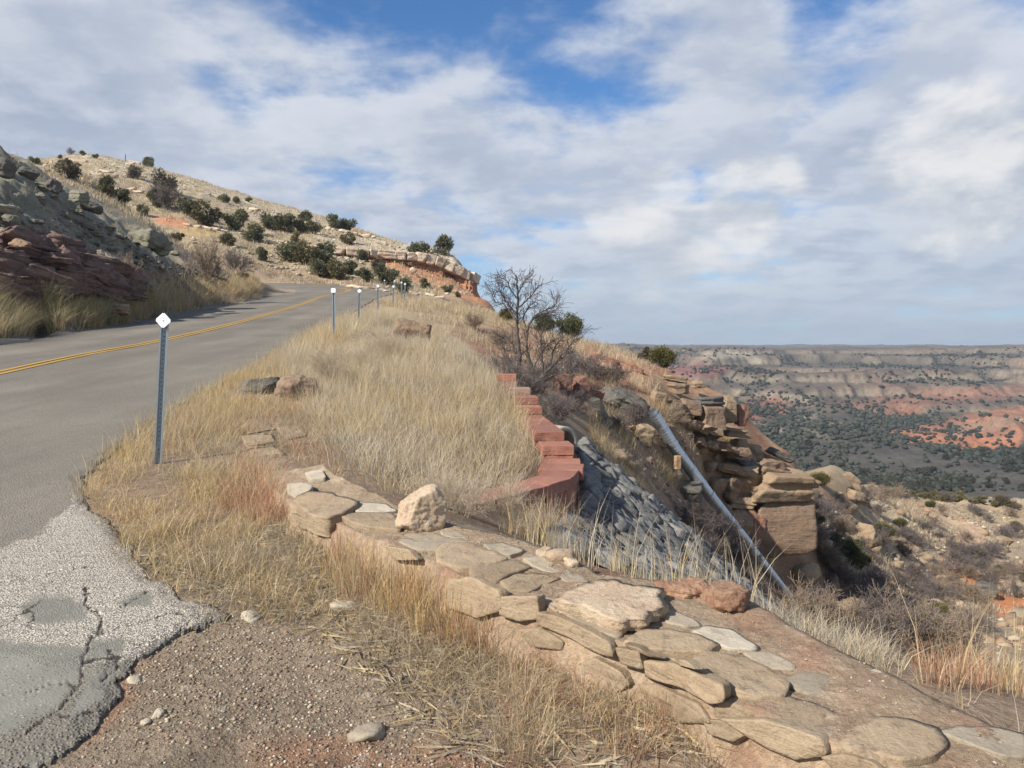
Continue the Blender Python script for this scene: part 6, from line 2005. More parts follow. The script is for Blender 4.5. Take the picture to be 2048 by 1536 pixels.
g3 = tufts(p3, 7, (0.2, 0.5), 0.35, 0.03, [('straw', 3), ('brown', 3), ('pale', 3), ('grey', 2)], (0.2, 1.0), 3)
grass_obj('slope_grass', 'short dry grass scattered over the ridge, ravine and spur slopes', [g1, g2, g3])
p1 = scatter([(0, 310), (150, 295), (300, 322), (500, 388), (700, 446), (900, 495), (950, 590), (800, 590), (560, 565), (420, 540), (300, 450), (150, 390), (0, 345)], 55, 180, 9000)
g1 = tufts(p1, 7, (0.25, 0.6), 0.5, 0.07, [('straw', 4), ('pale', 3), ('brown', 3), ('green', 0.6)], (0.2, 1.0), 3)
grass_obj('hill_grass', 'short dry bunch grass over the hill beyond the bend', [g1])
# left verge: arching bunch grass
p1 = scatter([(-60, 590), (60, 600), (150, 600), (250, 620), (255, 645), (150, 660), (60, 668), (-60, 690)], 15, 30, 170)
g1 = tufts(p1, 46, (0.5, 1.0), 0.16, 0.012, [('green', 3), ('straw', 3), ('gold', 1)], (0.3, 1.15))
p2 = scatter([(250, 590), (330, 580), (400, 575), (515, 560), (520, 585), (400, 612), (270, 640)], 24, 62, 420)
g2 = tufts(p2, 26, (0.4, 0.9), 0.30, 0.020, [('gold', 2), ('straw', 3), ('brown', 2), ('green', 0.5)], (0.2, 0.9), 3)
p3 = scatter([(-60, 300), (60, 320), (250, 420), (420, 520), (400, 580), (200, 540), (-60, 470)], 20, 75, 700)
g3 = tufts(p3, 10, (0.15, 0.4), 0.2, 0.014, [('straw', 3), ('brown', 3), ('grey', 2)], (0.3, 1.0), 3)
p4 = scatter([(-60, 600), (250, 610), (400, 590), (520, 570), (515, 598), (240, 640), (-60, 680)], 15, 62, 500)
g4 = tufts(p4, 16, (0.2, 0.5), 0.3, 0.014, [('brown', 3), ('straw', 2), ('grey', 2)], (0.3, 1.1), 3)
grass_obj('cut_grass', 'arching bunch grass along the foot of the road cut', [g1, g2, g3, g4])

# ------------------------------------------------------------------ twiggy shrubs
def sticks(A, Bp, ra, rb, colr):
    """three-sided tapered sticks between point pairs"""
    A = np.asarray(A, float); Bp = np.asarray(Bp, float)
    d = Bp - A; l = np.linalg.norm(d, axis=1); d /= np.maximum(l, 1e-9)[:, None]
    h = np.where(np.abs(d[:, 2:3]) > 0.9, np.array([[1.0, 0, 0]]), np.array([[0, 0, 1.0]]))
    u = np.cross(d, h); u /= np.linalg.norm(u, axis=1)[:, None]
    w = np.cross(d, u)
    V = np.empty((len(A), 6, 3))
    for k in range(3):
        a = 2 * math.pi * k / 3
        o_ = u * math.cos(a) + w * math.sin(a)
        V[:, k] = A + o_ * np.asarray(ra)[:, None]
        V[:, 3 + k] = Bp + o_ * np.asarray(rb)[:, None]
    f = np.array([(0, 1, 4), (0, 4, 3), (1, 2, 5), (1, 5, 4), (2, 0, 3), (2, 3, 5)])
    Fc = (np.arange(len(A))[:, None, None] * 6 + f[None]).reshape(-1, 3)
    return V.reshape(-1, 3), Fc, np.repeat(colr, 6, axis=0)


def grow(start, direc, length, rad, depth, rs, out, up=0.15, kids=3, wig=0.35, ang=0.7, shrink=0.62):
    """recursive branching"""
    n = 4 if depth > 0 else 3
    p = np.array(start, float); d = np.array(direc, float); d /= np.linalg.norm(d)
    pts = [p]
    for i in range(n):
        d = d + rs.normal(0, wig, 3) * 0.35 + np.array((0, 0, up)) * 0.4
        d /= np.linalg.norm(d)
        q = p + d * length / n
        r0 = rad * (1 - 0.55 * i / n); r1 = rad * (1 - 0.55 * (i + 1) / n)
        out.append((p, q, r0, r1, depth))
        if depth > 0 and i >= 1 or (depth > 0 and rs.rand() < 0.4):
            for k in range(rs.randint(1, kids + 1)):
                a = rs.normal(0, 1, 3); a -= d * (a @ d); a /= np.linalg.norm(a)
                nd = d * math.cos(ang) + a * math.sin(ang)
                grow(q, nd, length * shrink * rs.uniform(0.7, 1.15), r1 * 0.62, depth - 1, rs, out, up, kids, wig, ang, shrink)
        p = q


def shrub_mesh(name, seed, nst, h, spread, rad, depth, c0, c1, up=0.2, kids=2, minr=0.004, ang=0.6):
    rs = np.random.RandomState(seed)
    out = []
    for k in range(nst):
        a = rs.uniform(0, 2 * math.pi); t = rs.uniform(0.1, spread)
        d = (math.cos(a) * t, math.sin(a) * t, 1.0)
        b = (math.cos(a) * 0.06 * h, math.sin(a) * 0.06 * h, -0.06 * h)
        grow(b, d, h * rs.uniform(0.55, 0.85), rad * rs.uniform(0.6, 1.1), depth, rs, out, up, kids, 0.45, ang)
    A = np.array([o[0] for o in out]); Bp = np.array([o[1] for o in out])
    ra = np.maximum([o[2] for o in out], minr); rb = np.maximum([o[3] for o in out], minr * 0.7)
    t = rs.uniform(0, 1, len(out))[:, None]
    C = np.array(c0)[None] * (1 - t) + np.array(c1)[None] * t
    V, Fc, C = sticks(A, Bp, ra, rb, C)
    return mesh(name, V, Fc, MT['twig'], False, C)


DRK0, DRK1 = (0.13, 0.105, 0.095), (0.20, 0.165, 0.145)
BRN0, BRN1 = (0.24, 0.18, 0.13), (0.34, 0.26, 0.18)
PAL0, PAL1 = (0.42, 0.34, 0.24), (0.52, 0.43, 0.31)
SHR_D = [shrub_mesh('stems', 300 + k, 12, 1.0, 0.9, 0.010, 3, DRK0, DRK1, 0.12, 2, 0.006) for k in range(4)]
SHR_B = [shrub_mesh('stems', 310 + k, 14, 1.0, 1.1, 0.009, 3, BRN0, BRN1, 0.12, 2, 0.006) for k in range(4)]
SHR_P = [shrub_mesh('stems', 320 + k, 22, 1.0, 1.2, 0.006, 2, PAL0, PAL1, 0.10, 3, 0.0028) for k in range(4)]
print('shrub tris', [len(m.polygons) for m in SHR_D + SHR_B + SHR_P])


def put_shrub(protos, name, label, group, p, h, wide=1.0, seed=0, cat='shrub'):
    o = thing(name, label, cat, (p.x, p.y, p.z - 0.03 * h), (0, 0, seed * 2.1), group)
    obj('stems', protos[seed % len(protos)], o, None, None, (h * wide, h * wide, h))
    return o


def shrub_px(protos, name, label, group, px, py, y0, y1, hpx, wide=1.0, seed=0, cat='shrub'):
    p = hit(px, py, y0, y1)
    return put_shrub(protos, name, label, group, p, 0.72 * hpx * p.y / F, wide * 0.9, seed, cat)


# twiggy growth on the mound and by the red wall
for i, (px, py, y0, y1, h, wd, lab) in enumerate([
        (655, 775, 9, 18, 95, 1.25, 'grey-brown twiggy shrub behind the brown squarish boulder'),
        (760, 715, 12, 24, 70, 1.4, 'pale twiggy shrub on the mound below the crest boulder'),
        (700, 735, 11, 20, 70, 1.3, 'straw-grey twiggy shrub between boulders and mound crest'),
        (930, 1055, 5.4, 7.5, 120, 1.0, 'arching pale twiggy shrub against the curved red wall'),
        (1010, 1060, 5.4, 7.5, 130, 0.95, 'arching pale twiggy shrub before the middle of the red wall curve'),
        (870, 1020, 5.4, 8, 90, 1.0, 'pale twiggy shrub right behind the cream lump of concrete'),
        (1080, 1075, 5.0, 7.5, 100, 0.9, 'pale twiggy shrub before the right end of the red wall curve')]):
    shrub_px(SHR_P, 'twiggy_shrub', lab, 'twiggy shrubs on the fill', px, py, y0, y1, h, wd, i)
for i, (px, py, y0, y1, h, wd, lab) in enumerate([
        (1030, 790, 14.5, 19, 80, 0.9, 'dark bare shrub tight against the left of the dead tree trunk'), (1085, 790, 15, 20, 80, 1.1, 'dark bare shrub under the right limb of the dead tree'), (1130, 760, 18, 26, 70, 1.1, 'dark bare shrub farther right behind the dead tree limb'),
        (1060, 800, 15, 19, 60, 1.3, 'dark bare shrub beside the base of the dead tree'), (1110, 850, 14, 19, 75, 1.3, 'dark bare shrub below the dead tree above the culvert'),
        (1150, 830, 16, 21, 60, 1.2, 'dark bare shrub right of the culvert shrub'), (1185, 760, 22, 30, 60, 1.5, 'grey bare shrub on the slope right of the dead tree'),
        (1225, 770, 22, 30, 50, 1.4, 'grey bare shrub under the red ledge'), (1000, 700, 24, 40, 44, 1.3, 'brown bare shrub left of the dead tree on the slope'),
        (1010, 760, 15, 22, 60, 1.0, 'thin bare shrub just behind the top of the red steps'),
        (950, 660, 26, 50, 36, 1.5, 'brown bare shrub on the ridge left of the dead tree'), (1270, 850, 18, 24, 50, 1.5, 'dark tangle of twigs below the big dark slab'), (1235, 860, 17, 23, 44, 1.3, 'smaller dark tangle left of the slab tangle'),
        (1345, 850, 20, 27, 44, 1.3, 'brown shrub right of the pipe mouth'), (1398, 905, 20, 28, 52, 1.2, 'round brown shrub below the cubic block'),
        (1380, 1060, 17, 24, 70, 1.2, 'dark thicket shrub left end below the rusty block'), (1430, 1100, 17, 25, 90, 1.2, 'tall dark thicket shrub left of the pipe'), (1470, 1140, 17, 25, 80, 1.2, 'dark thicket shrub in the middle below the pipe'),
        (1500, 1190, 18, 25, 60, 1.2, 'dark thicket shrub near the lower part of the pipe'), (1410, 1130, 15, 24, 70, 1.3, 'dark thicket shrub against the grey bank')]):
    shrub_px(SHR_B if 'brown' in lab else SHR_D, 'bare_shrub', lab, 'bare shrubs of the ravine', px, py, y0, y1, h, wd, i)
# brush at the foot of the spur
n = 0
while n < 26:
    px = VR.uniform(1600, 1960); py = VR.uniform(1160, 1360)
    if py < 1160 + (px - 1600) * 0.1 or (px < 1640 and py < 1260): continue
    p = hit(px, py, 11, 48)
    put_shrub([SHR_D, SHR_B][n % 3 == 2], 'bare_shrub', 'dark leafless brush in the thicket below the spur', 'leafless brush below the spur', p, VR.uniform(0.5, 0.95) * (0.5 + p.y / 45), VR.uniform(0.9, 1.3), n)
    n += 1
n = 0
while n < 110:
    px = VR.uniform(1600, 2060); py = VR.uniform(985, 1260)
    p = hit(px, py, 30, 118)
    if p.y > 116: continue
    put_shrub([SHR_D, SHR_B, SHR_D][n % 3], 'bare_shrub', 'small grey-brown leafless shrub dotting the spur slope', 'leafless shrubs dotting the spur', p, VR.uniform(0.4, 0.85) * (0.55 + p.y / 90), VR.uniform(1.0, 1.5), n)
    n += 1
for i, (px, py, h, wd, lab, pr) in enumerate([(408, 580, 105, 0.6, 'reddish vase-shaped bare shrub on the inner verge', SHR_B), (470, 552, 60, 0.9, 'grey bare shrub right of the vase-shaped shrub', SHR_D), (240, 600, 90, 0.6, 'thin bare sapling at the foot of the cut', SHR_B),
                                               (330, 420, 55, 1.2, 'grey-brown leafless bush on the hillside above the capping boulder', SHR_D), (270, 360, 28, 1.3, 'small rusty bush high on the hill', SHR_B), (140, 308, 16, 1.0, 'tiny bare bush on the hilltop', SHR_D)]):
    shrub_px(pr, 'bare_shrub', lab, None, px, py, 24 if py > 500 else 62, 62 if py > 540 else 175, h, wd, i + 2)

# ------------------------------------------------------------------ dead tree
tr = thing('dead_tree', 'bare dark mesquite tree with forked trunks behind the red steps', 'tree', tuple(hit(1062, 792, 14, 20)))
t0 = np.array(tr.location)
TY = float(tr.location.y)


def zt3(x, y, dy=0.0):
    p = P(960 + x / 5.12, 540 + y / 5.12, TY + dy)
    return np.array(p)


LIMB = [([(500, 1300), (560, 1180), (640, 1090), (720, 1000), (800, 925), (900, 850)], 0.052, 0.0), ([(500, 1300), (535, 1150), (540, 1020), (500, 900), (475, 760), (482, 620)], 0.045, 0.15),
        ([(430, 1290), (410, 1150), (400, 1000), (402, 850), (385, 700), (375, 520), (385, 400), (390, 300), (385, 180), (370, 60)], 0.050, 0.1),
        ([(378, 480), (330, 400), (270, 330), (210, 230), (180, 130)], 0.018, -0.1), ([(376, 540), (320, 440), (240, 350), (150, 320), (105, 205)], 0.018, 0.2), ([(385, 400), (450, 330), (540, 250), (595, 165)], 0.018, 0.1),
        ([(390, 300), (330, 220), (262, 90)], 0.014, 0.0), ([(385, 250), (430, 170), (465, 95)], 0.013, 0.2),
        ([(482, 620), (500, 560), (540, 490), (620, 460), (720, 430), (810, 430)], 0.026, 0.0), ([(500, 560), (560, 480), (640, 420), (740, 380), (805, 325)], 0.020, 0.2), ([(482, 620), (440, 500), (470, 420), (520, 350)], 0.018, 0.3),
        ([(640, 1090), (640, 950), (620, 800), (630, 650), (650, 560)], 0.024, -0.1), ([(720, 1000), (740, 850), (800, 740), (860, 690)], 0.022, 0.1), ([(800, 925), (900, 800), (960, 720), (1050, 690)], 0.018, 0.0), ([(410, 1150), (330, 1000), (270, 900), (250, 800)], 0.022, -0.1),
        ([(402, 850), (330, 760), (280, 700), (220, 690)], 0.016, 0.1), ([(560, 1180), (700, 1100), (820, 1060), (900, 1040)], 0.02, -0.2), ([(540, 1020), (600, 900), (660, 800), (740, 720)], 0.018, 0.1)]
rs = np.random.RandomState(9)
tv = []; tf = []; to_ = 0
tw = []
for li, (pts, r, dy) in enumerate(LIMB):
    w = np.array([zt3(x, y, dy * (k / len(pts))) for k, (x, y) in enumerate(pts)])
    w = resample(w, 4 * len(pts))
    w[1:-1] += rs.normal(0, 0.008, w[1:-1].shape)
    rad = np.linspace(r * 1.25, max(r * 0.28, 0.007), len(w))
    V, f = tube(w - t0, rad, 7)
    obj('trunk' if r > 0.04 else 'branch', mesh('branch', V, f, MT['bark'], True), tr)
    for k in range(len(w) // 4, len(w)):
        d = w[min(k + 1, len(w) - 1)] - w[k - 1]; d /= np.linalg.norm(d)
        for _ in range(1 if rs.rand() < 0.4 else 2):
            a = rs.normal(0, 1, 3); a -= d * (a @ d); a /= np.linalg.norm(a)
            nd = d * 0.6 + a * 0.8 + np.array((0, 0, 0.25))
            grow(w[k] - t0, nd, rs.uniform(0.12, 0.34) * (1 if r < 0.04 else 0.8), 0.006, 1, rs, tw, 0.1, 2, 0.5, 0.75)
A = np.array([o[0] for o in tw]); Bp = np.array([o[1] for o in tw])
C = np.array([(0.09, 0.075, 0.068)]) * rs.uniform(0.8, 1.4, len(tw))[:, None]
V, Fc, C = sticks(A, Bp, np.maximum([o[2] for o in tw], 0.0044), np.maximum([o[3] for o in tw], 0.0032), C)
obj('twigs', mesh('twigs', V, Fc, MT['twig'], False, C), tr)
print('tree twigs', len(Fc))

# ------------------------------------------------------------------ junipers
def juniper_mesh(seed, n=2600, leaf=0.075, lobes=16, tone=(0.070, 0.088, 0.040), flat=0.8):
    """crown of a unit-high juniper: many small sprays gathered in uneven lobes"""
    rs = np.random.RandomState(seed)
    cs = []
    while len(cs) < lobes:
        p = rs.uniform(-1, 1, 3)
        if p @ p > 1: continue
        cs.append((p[0] * 0.40, p[1] * 0.40, 0.50 + p[2] * 0.36))
    cs = np.array(cs); rr = rs.uniform(0.10, 0.27, lobes)
    k = rs.randint(0, lobes, n)
    d = rs.normal(0, 1, (n, 3)); d /= np.linalg.norm(d, axis=1)[:, None]
    pos = cs[k] + d * (rr[k] * rs.uniform(0.2, 1.25, n) ** 0.7)[:, None]
    pos[:, 2] = np.maximum(pos[:, 2], 0.03)
    up = d + rs.normal(0, 0.5, (n, 3)) + np.array((0, 0, 0.5)); up /= np.linalg.norm(up, axis=1)[:, None]
    sd_ = np.cross(up, rs.normal(0, 1, (n, 3))); sd_ /= np.linalg.norm(sd_, axis=1)[:, None]
    s = leaf * rs.uniform(0.5, 1.3, n)[:, None]
    V = np.stack([pos - sd_ * s * 0.45 - up * s * 0.4, pos + sd_ * s * 0.45 - up * s * 0.3, pos + up * s * 0.9 + sd_ * s * rs.uniform(-.3, .3, (n, 1))], 1)
    Fc = np.arange(3 * n).reshape(n, 3)
    lob = rs.uniform(0.75, 1.25, lobes)[k]
    C = np.array(tone)[None] * (lob * rs.uniform(0.7, 1.35, n))[:, None]
    C[:, 0] += rs.uniform(0, 0.02, n)
    return mesh('crown', V.reshape(-1, 3), Fc, MT['leaf'], False, np.repeat(C, 3, 0))


def trunk_mesh(seed):
    rs = np.random.RandomState(seed); out = []
    for k in range(4):
        a = rs.uniform(0, 6.28)
        grow((0, 0, -0.06), (math.cos(a) * 0.5, math.sin(a) * 0.5, 1), 0.6, 0.035, 1, rs, out, 0.2, 2, 0.4, 0.7)
    V, Fc, C = sticks([o[0] for o in out], [o[1] for o in out], [o[2] for o in out], [o[3] for o in out], np.tile((0.12, 0.09, 0.07), (len(out), 1)))
    return mesh('trunk', V, Fc, MT['twig'], False, C)


TRK = [trunk_mesh(k) for k in range(3)]
JD = [juniper_mesh(500 + k, 2600, 0.075, 11, (0.135, 0.145, 0.080)) for k in range(6)]
JY = [juniper_mesh(520 + k, 2600, 0.075, 11, (0.17, 0.155, 0.075)) for k in range(3)]
JG = [juniper_mesh(530 + k, 1500, 0.085, 12, (0.14, 0.128, 0.088)) for k in range(3)]
JN = [juniper_mesh(540 + k, 9000, 0.042, 26, (0.080, 0.095, 0.040)) for k in range(2)]
JNY = [juniper_mesh(550 + k, 7000, 0.046, 20, (0.125, 0.125, 0.045)) for k in range(2)]


def put_juniper(protos, label, group, px, py, y0, y1, wpx, hk=0.95, seed=0, name='juniper'):
    p = hit(px, py, y0, y1)
    w = wpx * p.y / F * 1.03
    h = w * hk
    o = thing(name, label, 'juniper', (p.x, p.y, p.z - 0.04 * h), (0, 0, seed * 1.7), group)
    obj('crown', protos[seed % len(protos)], o, None, None, (w, w, h))
    obj('trunk', TRK[seed % 3], o, None, None, (w * 0.8, w * 0.8, h))
    return o


HJ = [(70, 328, 18, 'd', 'lone round juniper on the left skyline of the hill'), (212, 386, 35, 'd', 'juniper left of a touching pair on the upper hill'), (246, 408, 38, 'd', 'darkest juniper of a touching pair on the upper hill'), (215, 420, 32, 'y', 'olive-brown juniper below the touching pair'),
      (318, 416, 48, 'd', 'wide dark juniper in the middle of the hill above the orange patch'), (330, 388, 50, 'g', 'large grey-brown bush near the skyline above the wide juniper'), (137, 366, 46, 'g', 'low brownish bush spreading on the upper left hill'), (268, 358, 30, 'g', 'brownish bush below the fence post'),
      (285, 434, 30, 'd', 'small dark juniper left of the orange patch'), (378, 430, 42, 'd', 'dark juniper right of the orange patch top'), (410, 452, 52, 'y', 'broad yellow-green juniper below the orange patch'), (297, 335, 22, 'd', 'small juniper on the skyline right of the fence post'),
      (448, 406, 22, 'd', 'left one of three small junipers below the skyline'), (473, 408, 16, 'd', 'middle one of three small junipers below the skyline'), (498, 407, 13, 'd', 'right one of three small junipers below the skyline'), (472, 462, 50, 'd', 'large dark juniper in mid-hill right of the yellow-green one'),
      (458, 492, 30, 'd', 'juniper standing alone on the lower hill above the verge shrub'), (509, 484, 40, 'd', 'dark juniper clump left of the caprock ledge start'), (548, 462, 46, 'd', 'left half of a long dark juniper clump on the hill'), (575, 466, 40, 'd', 'middle of a long dark juniper clump on the hill'), (600, 468, 34, 'd', 'right part of a long dark juniper clump on the hill'),
      (627, 470, 30, 'd', 'right end of a long dark juniper clump on the hill'), (610, 444, 26, 'd', 'upright juniper just below the skyline above the long clump'), (668, 460, 34, 'd', 'left of two touching skyline junipers'), (694, 463, 32, 'd', 'right of two touching skyline junipers'),
      (525, 522, 28, 'd', 'small juniper on the lower slope before the big thicket'), (591, 488, 24, 'y', 'yellow-green juniper at the left start of the caprock'), (582, 524, 50, 'd', 'left end of the big juniper thicket under the caprock'), (615, 530, 50, 'y', 'yellowish middle of the big juniper thicket under the caprock'), (648, 528, 46, 'd', 'right end of the big juniper thicket under the caprock'),
      (640, 556, 44, 'd', 'low juniper at the thicket front above the bend'), (676, 560, 44, 'y', 'low yellowish juniper at the thicket front above the bend'), (700, 552, 36, 'd', 'low juniper right of the thicket front'), (355, 490, 26, 'y', 'narrow yellow-green juniper behind the capping boulder'), (697, 490, 28, 'y', 'single yellow-green juniper above the caprock ledge'),
      (725, 523, 25, 'd', 'small juniper growing over the caprock ledge'), (837, 516, 40, 'd', 'large round juniper standing on the caprock near the cliff'), (887, 512, 42, 'd', 'spreading juniper on the skyline above the cliff prow'), (728, 564, 36, 'd', 'round juniper behind the posts at the bend'), (772, 572, 48, 'd', 'large dark juniper behind the marker post cluster'),
      (755, 545, 34, 'g', 'grey-brown bush above the large juniper behind the posts'), (849, 578, 22, 'd', 'small juniper on the orange slope below the caprock'), (895, 585, 20, 'd', 'small juniper on the orange slope under the cliff'), (916, 596, 13, 'd', 'tiny juniper lowest on the orange slope'),
      (155, 337, 14, 'd', 'tiny dark juniper on the upper hill face'), (191, 318, 12, 'd', 'tiny juniper on the skyline left of the fence post'), (166, 313, 11, 'd', 'tiny juniper at the very top of the hill'), (808, 590, 34, 'd', 'low juniper at the foot of the orange slope behind the posts'), (482, 568, 30, 'y', 'green shrub on the inner verge near the bend'), (120, 320, 10, 'd', 'tiny juniper left of the hilltop')]
for i, (px, py, w, k, lab) in enumerate(HJ):
    near = (px, py) == (482, 568)
    put_juniper({'d': JD, 'y': JY, 'g': JG}[k], lab, 'junipers and bushes on the hill', px, py, 40 if near else 62, 62 if near else 178, w, 0.92, i, 'juniper' if k != 'g' else 'hill_bush')
for i, (px, py, y0, y1, w, pr, lab) in enumerate([(1140, 676, 34, 60, 56, JN, 'rounded green juniper on the ridge right of the dead tree'), (1088, 668, 34, 60, 44, JN, 'low juniper on the ridge behind the dead tree crown'), (1014, 644, 34, 60, 30, JNY, 'small green juniper on the ridge left of the dead tree'),
                                                   (1322, 738, 28, 50, 50, JNY, 'yellow-green juniper on the ridge shoulder against the far canyon'), (1288, 724, 28, 50, 34, JG, 'grey-green bush left of the yellow-green ridge juniper')]):
    put_juniper(pr, lab, 'junipers on the ridge', px, py, y0, y1, w, 0.95, i)
SG = [(1670, 1090, 34), (1764, 1088, 46), (1697, 1118, 56), (1639, 975, 36), (1705, 1000, 30), (1627, 1060, 40), (1834, 1098, 20), (1799, 1062, 26), (1612, 1030, 26), (1720, 1140, 46), (1860, 1015, 20), (1950, 1120, 20), (2000, 1150, 22), (1880, 1240, 44), (1810, 1290, 60), (2030, 1060, 22)]
for i, (px, py, w) in enumerate(SG):
    put_juniper(JNY if i % 2 else JN, 'green juniper shrub growing on the spur slope across the ravine', 'junipers on the spur', px, py, 20, 118, w, 0.8, i)
for i in range(16):
    px = 1795 + i * 16 + VR.uniform(-6, 6)
    put_juniper(JY, 'yellow-green juniper in the row along the spur crest', 'junipers along the spur crest', px, 992 + (px - 1800) * 0.11, 85, 135, VR.uniform(18, 28), 0.7, i)

# ------------------------------------------------------------------ canyon trees
m_ = 150000
y = np.exp(VR.uniform(math.log(330), math.log(1120), m_)); v = VR.uniform(0.12, 0.75, m_)
x = v * y
z = zc(x, y)
px, py = pix(x, y, z)
de = fbm(x / 60, y / 60, 0, 231, 4); fl = sstep(-38, -56, z)
redh = pmask(px, py, [(1760, 862), (1840, 850), (1900, 838), (2000, 822), (2060, 815), (2060, 900), (1940, 920), (1880, 900), (1800, 880)], 14, x, y, 1.0, 0.02)
pr = (0.08 + 0.92 * sstep(-0.05, 0.45, de + 0.22 * fl)) * (1 - 0.93 * redh) * (0.60 + 0.40 * fl + 0.25 * sstep(-15, -6, z))
wx = x + 40 * fbm(x / 160, y / 160, 0, 86, 3); wy = y + 40 * fbm(x / 160 + 7, y / 160, 0, 88, 3)
rgd = ridged(wx / 105, wy / 210, 81, 5)
pr = pr * (0.30 + 0.95 * sstep(0.35, -0.25, rgd)) * (y / 1120) ** 1.2 * 1.5                # even per ground area
ok = (VR.uniform(0, 1, m_) < pr) & (px > 1230) & (px < 2120)
x, y, z = x[ok][:11000], y[ok][:11000], z[ok][:11000]
sz = VR.uniform(1.2, 3.0, len(x)) * (1 + 0.3 * (VR.uniform(0, 1, len(x)) > 0.85))
order = np.argsort(-(sz / y))
print('canyon trees', len(x))
JC = [juniper_mesh(560 + k, 900, 0.13, 12, (0.055, 0.064, 0.040)) for k in range(4)]
for n, i in enumerate(order[:240]):
    o = obj('canyon_juniper', JC[n % 4], None, (x[i], y[i], z[i]), (0, 0, n * 1.3), (sz[i] * 1.2, sz[i] * 1.2, sz[i] * 1.05))
    tag(o, 'dark juniper among the nearest trees on the canyon floor', 'juniper', 'nearest junipers on the canyon floor')
rest = order[240:]
V0, F0 = ico(1)
nv = len(V0)
rsj = VR.normal(1, 0.34, (len(rest), nv, 1)).clip(0.45, 1.8)
Vt = V0[None] * rsj * np.array((0.55, 0.55, 0.45)) + np.array((0, 0, 0.4))
Vt = Vt * sz[rest][:, None, None] * np.array((1.1, 1.1, 1.0)) + np.stack([x[rest], y[rest], z[rest]], 1)[:, None]
Ft = (np.arange(len(rest))[:, None, None] * nv + F0[None]).reshape(-1, 3)
Ct = np.array((0.050, 0.056, 0.040)) * VR.uniform(0.6, 1.4, (len(rest), 1, 1)) * np.ones((1, nv, 1))
o = obj('juniper_scrub', mesh('juniper_scrub', Vt.reshape(-1, 3), Ft, MT['leaf'], False, Ct.reshape(-1, 3)))
tag(o, 'juniper scrub covering the far canyon floor and slopes', 'scrub', None, 'stuff')

# ------------------------------------------------------------------ gravel
def gravel(name, label, pts, smin, smax, cols, seed):
    rs = np.random.RandomState(seed)
    V0, F0 = ico(1)
    n = len(pts); nv = len(V0)
    s = smin * (smax / smin) ** (rs.uniform(0, 1, n) ** 2.2)
    j = rs.normal(1, 0.16, (n, nv, 1)).clip(0.6, 1.4)
    sh = np.stack([rs.uniform(0.8, 1.4, n), rs.uniform(0.7, 1.1, n), rs.uniform(0.35, 0.7, n)], 1)[:, None] * 0.5
    q = V0[None] * j * sh
    a = rs.uniform(0, 6.28, n); c, s_ = np.cos(a)[:, None], np.sin(a)[:, None]
    X = q[..., 0] * c - q[..., 1] * s_; Yq = q[..., 0] * s_ + q[..., 1] * c
    q = np.stack([X, Yq, q[..., 2]], -1) * s[:, None, None] + pts[:, None]
    q[..., 2] += s[:, None] * 0.10
    Fg = (np.arange(n)[:, None, None] * nv + F0[None]).reshape(-1, 3)
    cc = np.array(cols)[rs.randint(0, len(cols), n)] * rs.uniform(0.7, 1.2, (n, 1))
    o = obj(name, mesh(name, q.reshape(-1, 3), Fg, MT['pebble'], False, np.repeat(cc, nv, 0)))
    tag(o, label, 'gravel', None, 'stuff')


GRV = [(440, 1236), (560, 1200), (700, 1220), (820, 1300), (1000, 1400), (1150, 1560), (60, 1560), (150, 1480), (255, 1405), (250, 1330), (330, 1290)]
pg = scatter(GRV, 1.4, 6, 9000, dens=lambda x, y, px, py: 0.2 + 0.8 * sstep(-0.2, 0.3, fbm(x * 1.6, y * 1.6, 0, 241, 3)))
gravel('gravel', 'loose mixed gravel between the broken asphalt and the grass', pg, 0.004, 0.018, [(0.36, 0.285, 0.20), (0.24, 0.175, 0.12), (0.46, 0.39, 0.29), (0.26, 0.165, 0.11), (0.15, 0.12, 0.095), (0.32, 0.25, 0.17)], 5)
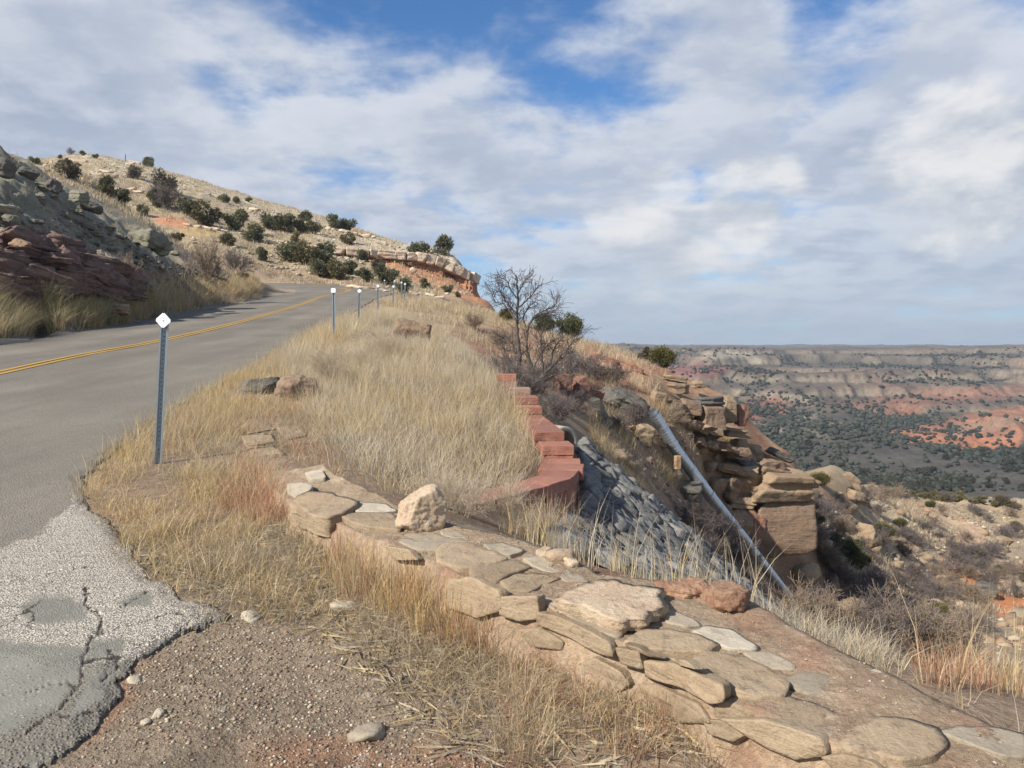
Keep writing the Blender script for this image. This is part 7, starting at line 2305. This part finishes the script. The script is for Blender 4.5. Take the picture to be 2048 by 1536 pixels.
# crumbs lying on the wall's dirt
k = VR.randint(9, 35, 1500); j = VR.randint(60, 170, 1500)
pw = WV[k, j] + np.stack([VR.uniform(-.02, .02, 1500), VR.uniform(-.02, .02, 1500), np.zeros(1500)], 1)
gravel('rubble', 'crumbled mortar and pebbles strewn over the top of the stone wall', pw, 0.003, 0.014, [(0.40, 0.30, 0.21), (0.34, 0.235, 0.155), (0.28, 0.175, 0.115), (0.44, 0.365, 0.275)], 6)
pb = scatter([(1200, 860), (1340, 820), (1480, 900), (1600, 960), (1500, 1120), (1620, 1230), (1480, 1190), (1300, 990)], 13, 32, 900)
gravel('rubble', 'rock fragments littering the ravine slope under the outcrop', pb, 0.05, 0.28, [(0.36, 0.28, 0.19), (0.28, 0.18, 0.12), (0.42, 0.35, 0.26)], 7)
pb = scatter([(-60, 400), (150, 420), (330, 520), (480, 580), (330, 610), (100, 600), (-60, 600)], 20, 56, 1400)
gravel('rubble', 'shale fragments littering the road cut', pb, 0.05, 0.35, [(0.26, 0.25, 0.19), (0.19, 0.18, 0.15), (0.30, 0.25, 0.19), (0.16, 0.105, 0.085)], 8)
pb = scatter([(0, 340), (150, 315), (300, 342), (500, 408), (700, 466), (900, 515), (950, 590), (800, 590), (560, 565), (420, 540), (300, 450)], 62, 172, 2600, dens=lambda x, y, px, py: sstep(-0.1, 0.4, fbm(x / 7, y / 7, 0, 243, 3)))
gravel('rubble', 'pale caprock rubble scattered over the hill', pb, 0.15, 0.8, [(0.52, 0.45, 0.34), (0.44, 0.36, 0.26), (0.38, 0.29, 0.20)], 9)
pb = scatter([(1600, 1000), (1700, 960), (1800, 985), (2060, 1010), (2060, 1380), (1800, 1330), (1620, 1230)], 20, 118, 3200, dens=lambda x, y, px, py: 0.15 + 0.85 * sstep(-0.1, 0.35, fbm(x / 4, y / 4, 0, 245, 3)))
gravel('rubble', 'pale rock fragments littering the spur across the ravine', pb, 0.10, 0.6, [(0.42, 0.34, 0.24), (0.35, 0.26, 0.17), (0.48, 0.40, 0.30), (0.30, 0.20, 0.13)], 10)

# ------------------------------------------------------------------ the air
bm = bmesh.new()
bmesh.ops.create_cube(bm, size=1.0)
me = bpy.data.meshes.new('haze')
bm.to_mesh(me); bm.free()
hz = obj('haze', me, None, (700, 1650, -25), None, (5400, 3600, 180))
mh = bpy.data.materials.new('thin air haze')
mh.use_nodes = True
nt = mh.node_tree
nt.nodes.clear()
no = nt.nodes.new('ShaderNodeOutputMaterial')
pv = nt.nodes.new('ShaderNodeVolumePrincipled')
pv.inputs['Color'].default_value = (0.70, 0.80, 0.95, 1)
pv.inputs['Density'].default_value = 0.00018
pv.inputs['Anisotropy'].default_value = 0.2
nt.links.new(pv.outputs[0], no.inputs['Volume'])
me.materials.append(mh)
tag(hz, 'thin bluish air haze over the canyon', None, None, 'stuff')
scn.cycles.volume_bounces = 0
